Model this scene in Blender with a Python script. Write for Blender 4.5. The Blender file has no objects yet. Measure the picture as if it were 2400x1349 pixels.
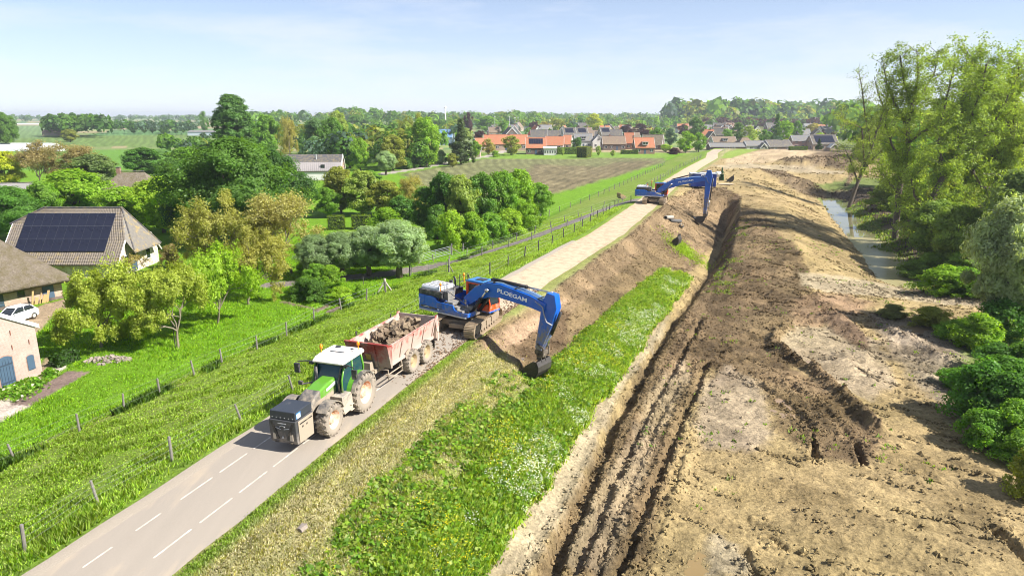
import bpy, bmesh, math, random
import numpy as np
from mathutils import Vector, Matrix

random.seed(7)
RNG = np.random.default_rng(7)
scene = bpy.context.scene
COL = scene.collection

# ------------------------------------------------------------------ camera
CAM_H = 14.0
PITCH = math.radians(14.2)
cam_d = bpy.data.cameras.new('camera')
cam_d.sensor_width = 36.0
cam_d.lens = 24.0
cam_d.clip_start = 0.5
cam_d.clip_end = 20000
cam = bpy.data.objects.new('camera', cam_d)
COL.objects.link(cam)
cam.location = (0, 0, CAM_H)
cam.rotation_euler = (math.pi / 2 - PITCH, 0, 0)
scene.camera = cam

# ------------------------------------------------------------------ world, sun, exposure
SUN_EL = math.radians(42)
SUN_DIR = Vector((0.95, -0.31, 0)).normalized() * math.cos(SUN_EL) + Vector((0, 0, math.sin(SUN_EL)))
world = bpy.data.worlds.new('World')
scene.world = world
world.use_nodes = True
wn = world.node_tree.nodes
wl = world.node_tree.links
wn.clear()
w_out = wn.new('ShaderNodeOutputWorld')
w_bg = wn.new('ShaderNodeBackground')
w_bg.inputs['Strength'].default_value = 0.075
sky = wn.new('ShaderNodeTexSky')
sky.sky_type = 'NISHITA'
sky.sun_disc = False
sky.sun_elevation = SUN_EL
sky.sun_rotation = math.atan2(SUN_DIR.x, SUN_DIR.y)
sky.altitude = 20
sky.air_density = 0.7
sky.dust_density = 0.2
sky.ozone_density = 4.0
# thin high cirrus veils over the sky
w_tc = wn.new('ShaderNodeTexCoord')
w_map = wn.new('ShaderNodeMapping')
w_map.inputs['Scale'].default_value = (1.6, 1.6, 9.0)
w_noise = wn.new('ShaderNodeTexNoise')
w_noise.inputs['Scale'].default_value = 2.3
w_noise.inputs['Detail'].default_value = 6
w_noise.inputs['Roughness'].default_value = 0.62
w_ramp = wn.new('ShaderNodeMapRange')
w_ramp.inputs['From Min'].default_value = 0.45
w_ramp.inputs['From Max'].default_value = 0.8
w_ramp.inputs['To Min'].default_value = 0.0
w_ramp.inputs['To Max'].default_value = 0.42
w_mix = wn.new('ShaderNodeMix')
w_mix.data_type = 'RGBA'
w_mix.inputs['B'].default_value = (6.0, 6.2, 6.8, 1)
wl.new(w_tc.outputs['Generated'], w_map.inputs['Vector'])
wl.new(w_map.outputs['Vector'], w_noise.inputs['Vector'])
wl.new(w_noise.outputs['Fac'], w_ramp.inputs['Value'])
# the veil thickens towards the horizon all the way round
w_sep = wn.new('ShaderNodeSeparateXYZ')
w_el = wn.new('ShaderNodeMapRange')
w_el.inputs['From Min'].default_value = 0.0
w_el.inputs['From Max'].default_value = 0.2
w_el.inputs['To Min'].default_value = 0.62
w_el.inputs['To Max'].default_value = 0.2
w_add = wn.new('ShaderNodeMath'); w_add.operation = 'ADD'; w_add.use_clamp = True
wl.new(w_tc.outputs['Generated'], w_sep.inputs[0])
wl.new(w_sep.outputs['Z'], w_el.inputs['Value'])
wl.new(w_el.outputs['Result'], w_add.inputs[0])
wl.new(w_ramp.outputs['Result'], w_add.inputs[1])
wl.new(w_add.outputs[0], w_mix.inputs['Factor'])
wl.new(sky.outputs['Color'], w_mix.inputs['A'])
wl.new(w_mix.outputs['Result'], w_bg.inputs['Color'])
wl.new(w_bg.outputs['Background'], w_out.inputs['Surface'])

sun_d = bpy.data.lights.new('sun', 'SUN')
sun_d.energy = 5.0
sun_d.angle = math.radians(0.5)
sun_d.color = (1.0, 0.95, 0.87)
sun = bpy.data.objects.new('sun', sun_d)
COL.objects.link(sun)
sun.rotation_euler = SUN_DIR.to_track_quat('Z', 'Y').to_euler()
sun.location = (60, -40, 80)

scene.view_settings.view_transform = 'Standard'
scene.view_settings.look = 'None'
scene.view_settings.exposure = 1.12
scene.view_settings.gamma = 1.0
scene.view_settings.use_curve_mapping = False
cy = scene.cycles
cy.use_denoising = True
cy.filter_width = 1.0
cy.use_adaptive_sampling = True
cy.adaptive_threshold = 0.02
cy.max_bounces = 6
cy.diffuse_bounces = 3
cy.glossy_bounces = 2
cy.transmission_bounces = 4
cy.transparent_max_bounces = 6
cy.caustics_reflective = False
cy.caustics_refractive = False

# ------------------------------------------------------------------ helpers
def tag(o, label=None, cat=None, group=None, kind=None):
    if label: o['label'] = label
    if cat: o['category'] = cat
    if group: o['group'] = group
    if kind: o['kind'] = kind
    return o

def empty(name, loc=(0, 0, 0), rz=0.0, label=None, cat=None, group=None, rot=None):
    o = bpy.data.objects.new(name, None)
    o.empty_display_size = 0.3
    COL.objects.link(o)
    o.location = loc
    o.rotation_euler = rot if rot else (0, 0, rz)
    return tag(o, label, cat, group)

def mobj(name, me, parent=None, mat=None):
    if mat is not None and not me.materials:
        me.materials.append(mat)
    o = bpy.data.objects.new(name, me)
    COL.objects.link(o)
    if parent is not None: o.parent = parent
    return o

def np_mesh(name, verts, faces, mat=None, smooth=False, nside=None):
    """mesh out of a vertex array and an (n,3) or (n,4) face array"""
    verts = np.asarray(verts, dtype=np.float32)
    faces = np.asarray(faces, dtype=np.int32)
    k = faces.shape[1]
    me = bpy.data.meshes.new(name)
    me.vertices.add(len(verts))
    me.vertices.foreach_set('co', verts.ravel())
    me.loops.add(faces.size)
    me.loops.foreach_set('vertex_index', faces.ravel())
    me.polygons.add(len(faces))
    me.polygons.foreach_set('loop_start', np.arange(0, faces.size, k, dtype=np.int32))
    me.polygons.foreach_set('use_smooth', np.full(len(faces), smooth))
    if mat is not None: me.materials.append(mat)
    me.update(calc_edges=True)
    return me

class MB:
    """collects boxes, prisms, tubes, lathes and builds them as one mesh"""
    def __init__(self, M=None):
        self.v = []; self.f = []; self.M = M
    def _add(self, vs, fs):
        b = len(self.v)
        self.v += [tuple(v) for v in vs]
        self.f += [tuple(i + b for i in f) for f in fs]
        return self
    def box(self, c, s, rz=0.0, M=None, taper=1.0):
        x, y, z = s[0] / 2, s[1] / 2, s[2] / 2
        vs = [Vector((sx * x * (taper if sz > 0 else 1), sy * y * (taper if sz > 0 else 1), sz * z)) for sz in (-1, 1) for sx, sy in ((-1, -1), (1, -1), (1, 1), (-1, 1))]
        R = M if M is not None else Matrix.Rotation(rz, 3, 'Z')
        vs = [R @ v + Vector(c) for v in vs]
        return self._add(vs, [(3, 2, 1, 0), (4, 5, 6, 7), (0, 1, 5, 4), (1, 2, 6, 5), (2, 3, 7, 6), (3, 0, 4, 7)])
    def prism(self, prof, y0, y1, axis='y'):
        """extrude a closed profile; axis y: (x,z) points, axis x: (y,z), axis z: (x,y)"""
        n = len(prof)
        a = sum(prof[i][0] * prof[(i + 1) % n][1] - prof[(i + 1) % n][0] * prof[i][1] for i in range(n))
        if (a < 0) != (axis == 'y'): prof = prof[::-1]
        def P(p, t):
            return (p[0], t, p[1]) if axis == 'y' else ((t, p[0], p[1]) if axis == 'x' else (p[0], p[1], t))
        if y0 > y1: y0, y1 = y1, y0
        vs = [P(p, y0) for p in prof] + [P(p, y1) for p in prof]
        fs = [tuple(range(n))[::-1], tuple(range(n, 2 * n))]
        for i in range(n):
            j = (i + 1) % n
            fs.append((i, j, n + j, n + i))
        return self._add(vs, fs)
    def tube(self, pts, r, n=6, closed_ends=True):
        pts = [Vector(p) for p in pts]
        rs = r if isinstance(r, (list, tuple)) else [r] * len(pts)
        rings = []
        up = Vector((0, 0, 1))
        prev = None
        for i, p in enumerate(pts):
            t = (pts[min(i + 1, len(pts) - 1)] - pts[max(i - 1, 0)])
            if t.length < 1e-9: t = Vector((0, 0, 1))
            t.normalize()
            a = prev if prev is not None else (up if abs(t.z) < 0.95 else Vector((1, 0, 0)))
            x = t.cross(a)
            if x.length < 1e-6: x = t.cross(Vector((1, 0.3, 0)))
            x.normalize(); yv = x.cross(t).normalized()
            prev = yv
            rings.append([p + rs[i] * (math.cos(2 * math.pi * k / n) * x + math.sin(2 * math.pi * k / n) * yv) for k in range(n)])
        vs = [v for rg in rings for v in rg]
        fs = []
        for i in range(len(pts) - 1):
            for k in range(n):
                k2 = (k + 1) % n
                fs.append((i * n + k, (i + 1) * n + k, (i + 1) * n + k2, i * n + k2))
        if closed_ends:
            fs.append(tuple(range(n)))
            fs.append(tuple(range((len(pts) - 1) * n, len(pts) * n))[::-1])
        return self._add(vs, fs)
    def lathe(self, prof, c=(0, 0, 0), axis='y', n=20):
        """profile of (radius, along-axis) pairs revolved about an axis through c"""
        vs = []
        for k in range(n):
            a = 2 * math.pi * k / n
            for r, t in prof:
                if axis == 'y': p = (r * math.cos(a), t, r * math.sin(a))
                elif axis == 'x': p = (t, r * math.cos(a), r * math.sin(a))
                else: p = (r * math.cos(a), r * math.sin(a), t)
                vs.append((p[0] + c[0], p[1] + c[1], p[2] + c[2]))
        m = len(prof)
        fs = []
        for k in range(n):
            k2 = (k + 1) % n
            for i in range(m - 1):
                fs.append((k * m + i, k * m + i + 1, k2 * m + i + 1, k2 * m + i))
        return self._add(vs, fs)
    def poly(self, vs):
        return self._add(vs, [tuple(range(len(vs)))])
    def mesh(self, name, mat=None, smooth=False):
        me = bpy.data.meshes.new(name)
        me.from_pydata([self.M @ Vector(v) for v in self.v] if self.M is not None else self.v, [], self.f)
        bm = bmesh.new(); bm.from_mesh(me)
        bmesh.ops.recalc_face_normals(bm, faces=bm.faces)
        bm.to_mesh(me); bm.free()
        if mat is not None: me.materials.append(mat)
        if smooth: me.polygons.foreach_set('use_smooth', [True] * len(me.polygons))
        me.update()
        return me
    def build(self, name, mat, parent=None, bevel=0.0, smooth=False, label=None):
        o = mobj(name, self.mesh(name, mat, smooth or bevel > 0), parent)
        if bevel > 0:
            m = o.modifiers.new('bevel', 'BEVEL')
            m.width = bevel; m.segments = 2; m.limit_method = 'ANGLE'; m.angle_limit = math.radians(35)
            m.harden_normals = True
        elif smooth:
            pass
        if label: o['label'] = label
        return o

def build_each(mb, name, mt, parent, bevel=0.0, smooth=False):
    """builds every loose piece of the collected shapes as an object of its own"""
    par = list(range(len(mb.v)))
    def find(a):
        while par[a] != a: par[a] = par[par[a]]; a = par[a]
        return a
    for f in mb.f:
        for q in f[1:]: par[find(q)] = find(f[0])
    groups = {}
    for f in mb.f: groups.setdefault(find(f[0]), []).append(f)
    for fs in groups.values():
        ids = sorted({i for f in fs for i in f}); re_ = {a: k for k, a in enumerate(ids)}
        m = MB(mb.M); m._add([mb.v[i] for i in ids], [tuple(re_[i] for i in f) for f in fs]); m.build(name, mt, parent, bevel, smooth)

def copy_tree(o, parent=None):
    c = o.copy(); COL.objects.link(c); c.parent = parent
    for ch in list(o.children): copy_tree(ch, c)
    return c

# ------------------------------------------------------------------ materials
MATS = {}
def mat(name, rgb, rough=0.6, metal=0.0, var=0.12, scale=6.0, bump=0.0, dust=None, dust_amt=0.0, dust_scale=3.0, spec=0.5, dust_low=0.0, dust_top=1.0, coat=0.0):
    """procedural paint or stone: noise varied base colour, optional dust or mud patches thickest low down on the thing"""
    if name in MATS: return MATS[name]
    m = bpy.data.materials.new(name); m.use_nodes = True
    N = m.node_tree.nodes; L = m.node_tree.links
    b = N['Principled BSDF']
    b.inputs['Metallic'].default_value = metal
    b.inputs['Specular IOR Level'].default_value = spec
    if coat: b.inputs['Coat Weight'].default_value = coat
    tc = N.new('ShaderNodeTexCoord')
    nz = N.new('ShaderNodeTexNoise'); nz.inputs['Scale'].default_value = scale; nz.inputs['Detail'].default_value = 5
    L.new(tc.outputs['Object'], nz.inputs['Vector'])
    mx = N.new('ShaderNodeMix'); mx.data_type = 'RGBA'
    mx.inputs['A'].default_value = (*[max(0, c * (1 - var)) for c in rgb], 1)
    mx.inputs['B'].default_value = (*[min(1, c * (1 + var)) for c in rgb], 1)
    L.new(nz.outputs['Fac'], mx.inputs['Factor'])
    out = mx.outputs['Result']
    rough_out = None
    if dust is not None:
        n2 = N.new('ShaderNodeTexNoise'); n2.inputs['Scale'].default_value = dust_scale; n2.inputs['Detail'].default_value = 7; n2.inputs['Roughness'].default_value = 0.7
        L.new(tc.outputs['Object'], n2.inputs['Vector'])
        sep = N.new('ShaderNodeSeparateXYZ'); L.new(tc.outputs['Object'], sep.inputs[0])
        mr = N.new('ShaderNodeMapRange'); mr.inputs['From Min'].default_value = dust_low; mr.inputs['From Max'].default_value = dust_top
        mr.inputs['To Min'].default_value = 0.28; mr.inputs['To Max'].default_value = -0.12
        L.new(sep.outputs['Z'], mr.inputs['Value'])
        ad = N.new('ShaderNodeMath'); ad.operation = 'ADD'
        L.new(n2.outputs['Fac'], ad.inputs[0]); L.new(mr.outputs['Result'], ad.inputs[1])
        r2 = N.new('ShaderNodeMapRange'); r2.inputs['From Min'].default_value = 0.62 - 0.45 * dust_amt; r2.inputs['From Max'].default_value = 0.85 - 0.45 * dust_amt
        L.new(ad.outputs[0], r2.inputs['Value'])
        m2 = N.new('ShaderNodeMix'); m2.data_type = 'RGBA'
        m2.inputs['B'].default_value = (*dust, 1)
        L.new(out, m2.inputs['A']); L.new(r2.outputs['Result'], m2.inputs['Factor'])
        out = m2.outputs['Result']
        rr = N.new('ShaderNodeMapRange'); rr.inputs['To Min'].default_value = rough; rr.inputs['To Max'].default_value = 0.9
        L.new(r2.outputs['Result'], rr.inputs['Value'])
        rough_out = rr.outputs['Result']
    L.new(out, b.inputs['Base Color'])
    if rough_out: L.new(rough_out, b.inputs['Roughness'])
    else: b.inputs['Roughness'].default_value = rough
    if bump:
        bp = N.new('ShaderNodeBump'); bp.inputs['Strength'].default_value = bump; bp.inputs['Distance'].default_value = 0.03
        L.new(nz.outputs['Fac'], bp.inputs['Height']); L.new(bp.outputs['Normal'], b.inputs['Normal'])
    MATS[name] = m
    return m

def glass(name, rgb=(0.02, 0.03, 0.035), rough=0.05):
    if name in MATS: return MATS[name]
    m = mat(name, rgb, rough=rough, var=0.3, scale=0.7)
    return m

# ------------------------------------------------------------------ numpy noise
def _hash(ix, iy, seed):
    h = (ix.astype(np.int64) * 374761393 + iy.astype(np.int64) * 668265263 + seed * 974634777) & 0x7fffffff
    h = (h ^ (h >> 13)) * 1274126177 & 0x7fffffff
    return ((h ^ (h >> 16)) & 0xffff) / 65535.0

def vnoise(x, y, seed=0):
    ix = np.floor(x); iy = np.floor(y)
    fx = x - ix; fy = y - iy
    fx = fx * fx * (3 - 2 * fx); fy = fy * fy * (3 - 2 * fy)
    a = _hash(ix, iy, seed); b = _hash(ix + 1, iy, seed)
    c = _hash(ix, iy + 1, seed); d = _hash(ix + 1, iy + 1, seed)
    return (a * (1 - fx) + b * fx) * (1 - fy) + (c * (1 - fx) + d * fx) * fy

def fbm(x, y, seed=0, oct=4, rough=0.5):
    t = 0; a = 1; tot = 0
    for o in range(oct):
        t = t + a * vnoise(x * 2 ** o + 17.3 * o, y * 2 ** o - 9.1 * o, seed + o)
        tot += a; a *= rough
    return t / tot

def smooth(e0, e1, x):
    t = np.clip((x - e0) / (e1 - e0), 0, 1)
    return t * t * (3 - 2 * t)
# ------------------------------------------------------------------ the ground
# dike coordinates: s metres along the road away from the camera, u metres to its right
OX, OY = -12.7, 18.5
DX, DY = 0.3475, 0.9377
NX, NY = DY, -DX
_cl = [(-12.7, 18.5), (-9.8, 27.7), (-5.2, 41), (1.9, 59), (11.6, 82.2), (20.5, 107), (34.0, 147), (50.4, 191), (67.4, 234), (75.5, 262)]
_cs = np.array([(x - OX) * DX + (y - OY) * DY for x, y in _cl])
_cu = np.array([(x - OX) * NX + (y - OY) * NY for x, y in _cl])
_cs = np.concatenate([[-60], _cs, [400]]); _cu = np.concatenate([[0.3], _cu, [_cu[-1]]])
def su(X, Y):
    s = (X - OX) * DX + (Y - OY) * DY
    u = (X - OX) * NX + (Y - OY) * NY
    return s, u - np.interp(s, _cs, _cu)
def xy(s, u):
    u = u + np.interp(s, _cs, _cu)
    return OX + s * DX + u * NX, OY + s * DY + u * NY

UN = np.array([-400, -60, -18, -3.3, -2.5, 2.3, 3.2, 11.2, 12.2, 14.5, 17, 22, 27, 31, 33.5, 36.5, 40, 50, 80, 300.])
_L = [-3.7, -3.7, -3.55, -.12, 0]
ST = [
 (-60, _L + [0, -.12, -3.2, -3.3, -3.35, -3.35, -3.35, -3.45, -3.6, -3.7, -3.9, -4.1, -4.4, -4.5, -4.5]),
 (48, _L + [0, -.12, -3.3, -3.4, -3.3, -3.2, -3.3, -3.5, -3.7, -3.8, -4.0, -4.1, -4.4, -4.5, -4.5]),
 (60, _L + [0, -.12, -3.7, -3.9, -3.0, -2.7, -3.0, -3.6, -4.0, -4.1, -4.1, -4.1, -4.3, -4.4, -4.4]),
 (68, _L + [0, -.12, -4.2, -4.6, -2.4, -2.0, -2.5, -3.7, -4.5, -4.6, -4.5, -4.1, -4.2, -4.3, -4.3]),
 (78, _L + [0, -.10, -4.8, -5.4, -2.1, -1.7, -2.0, -3.7, -5.0, -5.7, -5.1, -3.9, -4.0, -4.2, -4.2]),
 (112, _L + [0, -.10, -5.2, -6.0, -1.8, -1.4, -1.6, -3.4, -5.0, -5.7, -5.1, -3.7, -3.8, -4.0, -4.0]),
 (119, _L + [0, -.10, -4.6, -5.2, -1.5, -1.2, -1.6, -3.4, -5.0, -5.7, -5.1, -3.7, -3.8, -4.0, -4.0]),
 (124, _L + [0, -.05, -.9, -1.0, -1.0, -1.0, -1.7, -3.4, -5.0, -5.7, -5.1, -3.7, -3.8, -4.0, -4.0]),
 (145, _L + [0, 0, -.3, -.3, -.4, -.8, -2.3, -3.9, -5.0, -5.7, -5.1, -3.7, -3.8, -4.0, -4.0]),
 (166, _L + [0, 0, -.15, -.15, -.3, -1.0, -2.6, -3.9, -4.9, -5.3, -4.9, -3.7, -3.8, -4.0, -4.0]),
 (180, _L + [0, 0, -.1, -.1, -.2, -.6, -1.6, -2.4, -2.8, -3.0, -3.0, -3.0, -3.2, -3.5, -4.0]),
 (205, _L + [0, 0, 0, 0, -.1, -.3, -.8, -1.2, -1.4, -1.5, -1.6, -1.6, -1.8, -2.4, -3.5]),
 (235, _L + [0, 0, 0, 0, 0, 0, 0, -.1, -.2, -.3, -.4, -.5, -.6, -.8, -1.2]),
 (285, _L + [0, 0, 0.1, .1, .1, .2, .2, .2, .2, .2, .2, .2, .2, .2, 0]),
 (300, [-3.7, -3.7, -3.6, -.5, 0, 0, 0, 0, 0, 0, 0, 0, 0, 0, 0, 0, 0, 0, -.2, -.5]),
 (318, [-3.7] * 20),
]
_SS = np.array([a for a, _ in ST], float)
_SZ = np.array([b for _, b in ST], float)

def poly_dist(X, Y, P):
    """distance to an open polyline"""
    d = np.full(X.shape, 1e9)
    for (x0, y0), (x1, y1) in zip(P[:-1], P[1:]):
        vx, vy = x1 - x0, y1 - y0
        t = np.clip(((X - x0) * vx + (Y - y0) * vy) / (vx * vx + vy * vy + 1e-9), 0, 1)
        d = np.minimum(d, np.hypot(X - x0 - t * vx, Y - y0 - t * vy))
    return d

def poly_sd(X, Y, P):
    """signed distance to a polygon, negative inside"""
    d = poly_dist(X, Y, P + P[:1])
    ins = np.zeros(X.shape, bool)
    for (x0, y0), (x1, y1) in zip(P, P[1:] + P[:1]):
        c = ((y0 > Y) != (y1 > Y))
        if abs(y1 - y0) > 1e-9:
            ins ^= c & (X < (x1 - x0) * (Y - y0) / (y1 - y0) + x0)
    return np.where(ins, -d, d)

BUMPS = []      # filled below: (x, y, radius, height)
RUTS = []       # (points, half width, depth, rim height)
def zbase(X, Y):
    X = np.asarray(X, float); Y = np.asarray(Y, float)
    s, u = su(X, Y)
    Z = np.empty((len(_SS),) + X.shape)
    for i in range(len(_SS)): Z[i] = np.interp(u, UN, _SZ[i])
    k = np.clip(np.searchsorted(_SS, s) - 1, 0, len(_SS) - 2)
    t = np.clip((s - _SS[k]) / (_SS[k + 1] - _SS[k]), 0, 1)
    t = t * t * (3 - 2 * t)
    z = np.take_along_axis(Z, k[None], 0)[0] * (1 - t) + np.take_along_axis(Z, (k + 1)[None], 0)[0] * t
    # soil already dug away from the slope beyond the first digger
    z = z - .5 * smooth(22.5, 25.0, s) * smooth(3.0, 4.4, u) * smooth(np.interp(s, [20, 40, 75], [7.2, 7.9, 11]), np.interp(s, [20, 40, 75], [6.2, 6.9, 9.5]), u) * (1 - smooth(70, 100, s))
    # narrow drain trench along the dike toe
    w = np.interp(s, [0, 45, 62], [0.55, 0.5, 0.8])
    dep = np.interp(s, [-20, 20, 45, 60, 70], [0.5, 0.5, 0.5, 0.5, 0.0])
    z = z - dep * (1 - smooth(0.45, 1.0, np.abs(u - 12.1 + .5 * (fbm(X * .8, Y * .8, 37, 3) - .5)) / w)) * (s < 80)
    return z

# pixel of the photograph -> point of the ground (a survey of the place, made once)
_dd = np.geomspace(12, 9000, 700)
def _ray(px, py):
    x = (px - 1200) / 1600; y = (py - 674.5) / 1600
    return np.array([x, math.cos(PITCH) - y * math.sin(PITCH), -(y * math.cos(PITCH) + math.sin(PITCH))])
def at(px, py, z=None):
    r = _ray(px, py)
    if z is not None:
        t = (z - CAM_H) / r[2]
        return Vector((r[0] * t, r[1] * t, z))
    def hit(ts):
        g = CAM_H + r[2] * ts - zbase(r[0] * ts, r[1] * ts)
        i = np.argmax(g < 0)
        return max(i, 1)
    i = hit(_dd)
    ts = np.linspace(_dd[i - 1], _dd[i], 40)
    j = hit(ts)
    t = ts[j]
    X, Y = r[0] * t, r[1] * t
    return Vector((X, Y, float(zbase(np.array([X]), np.array([Y]))[0])))
def pix(*pts): return [tuple(at(*p)[:2]) for p in pts]
def z_at(x, y): return float(ground_z(np.array([x]), np.array([y]))[0])
def height_for(p, top_py):
    """how tall a thing at p must be for its top to show at that picture row"""
    y = (top_py - 674.5) / 1600
    q = (p[1] * math.sin(PITCH) + y * p[1] * math.cos(PITCH)) / (math.cos(PITCH) - y * math.sin(PITCH))
    return (CAM_H - q) - p[2]
def depth_of(p): return p[1] * math.cos(PITCH) + (CAM_H - p[2]) * math.sin(PITCH)

RUTS += [
 (pix((1345, 1349), (1400, 1215), (1440, 1130), (1480, 1050), (1510, 985), (1556, 905), (1600, 830), (1640, 760)), 0.26, 0.24, 0.10),
 (pix((1452, 1349), (1520, 1180), (1555, 1090), (1580, 1030), (1625, 930), (1652, 855)), 0.27, 0.26, 0.10),
 (pix((1390, 1349), (1480, 1130), (1545, 985), (1590, 905)), 0.2, 0.10, 0.04),
 (pix((1500, 1349), (1560, 1170), (1610, 1050)), 0.25, 0.10, 0.05),
 (pix((1900, 1010), (1908, 1040), (1911, 1075)), 0.16, 0.42, 0.06),
 (pix((2005, 1040), (2013, 1060), (2020, 1088)), 0.16, 0.42, 0.06),
 (pix((1800, 1262), (1845, 1290), (1885, 1302)), 0.16, 0.14, 0.06),
 (pix((2330, 1245), (2375, 1285), (2400, 1310)), 0.2, 0.3, 0.05),
 (pix((1745, 1295), (1760, 1330), (1770, 1349)), 0.2, 0.2, 0.08),
 (pix((1880, 655), (2000, 668), (2150, 690), (2330, 722)), 0.3, 0.18, 0.12),
 (pix((1880, 690), (1990, 680), (2150, 702), (2330, 735)), 0.3, 0.16, 0.1),
 (pix((1770, 900), (1850, 950), (1900, 1010)), 0.3, 0.14, 0.08),
 (pix((1850, 905), (1930, 960), (2005, 1040)), 0.3, 0.14, 0.08),
 (pix((1640, 860), (1760, 880), (1850, 905)), 0.3, 0.1, 0.08),
]
RIDGES = [  # (points, half width, height)
 (pix((1850, 770), (1812, 795), (1815, 820), (1860, 845), (1920, 880), (1960, 918), (2000, 955), (2060, 1015)), 0.45, 0.6),
 (pix((1240, 1349), (1390, 1130), (1490, 960), (1560, 830), (1615, 740)), 0.45, 0.16),
 (pix((1500, 1349), (1580, 1150), (1640, 960)), 0.5, 0.16),
 (pix((2050, 760), (2130, 800), (2220, 850)), 0.8, 0.5),
 (pix((1700, 545), (1735, 470)), 0.9, 0.35),
 (pix((2330, 1230), (2400, 1290)), 0.5, 0.25),
]
for px, py, r, h in [(1950, 752, 1.6, 0.8), (1985, 775, 1.3, .5), (2010, 840, 1.6, .5), (1640, 755, 1.8, .45), (1870, 600, 2.2, .6), (1860, 575, 1.6, .4), (1740, 500, 2.2, .3),
                     (2060, 720, 2, .3), (2150, 745, 3, .3), (1980, 860, 1.5, .35), (2030, 900, 1.6, .3), (1640, 425, 4, .9), (1930, 388, 9, 1.6), (1975, 380, 9, 1.8), (1890, 385, 6, 1.0),
                     (1850, 380, 4, 0.8), (1815, 415, 3.5, .9), (1860, 425, 4, .8), (1900, 440, 4, .8), (1780, 402, 3, .6), (1950, 415, 5, .8), (2010, 490, 3, .9), (2050, 530, 3, 1.1), (2070, 590, 2, .8), (2130, 650, 2, .5)]:
    p = at(px, py); BUMPS.append((p.x, p.y, r, h))
BUMPS.append((1.6, 40.6, 1.25, -.75)); BUMPS.append((-.1, 41.2, 1.2, .25))     # the hole the near digger works in

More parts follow.
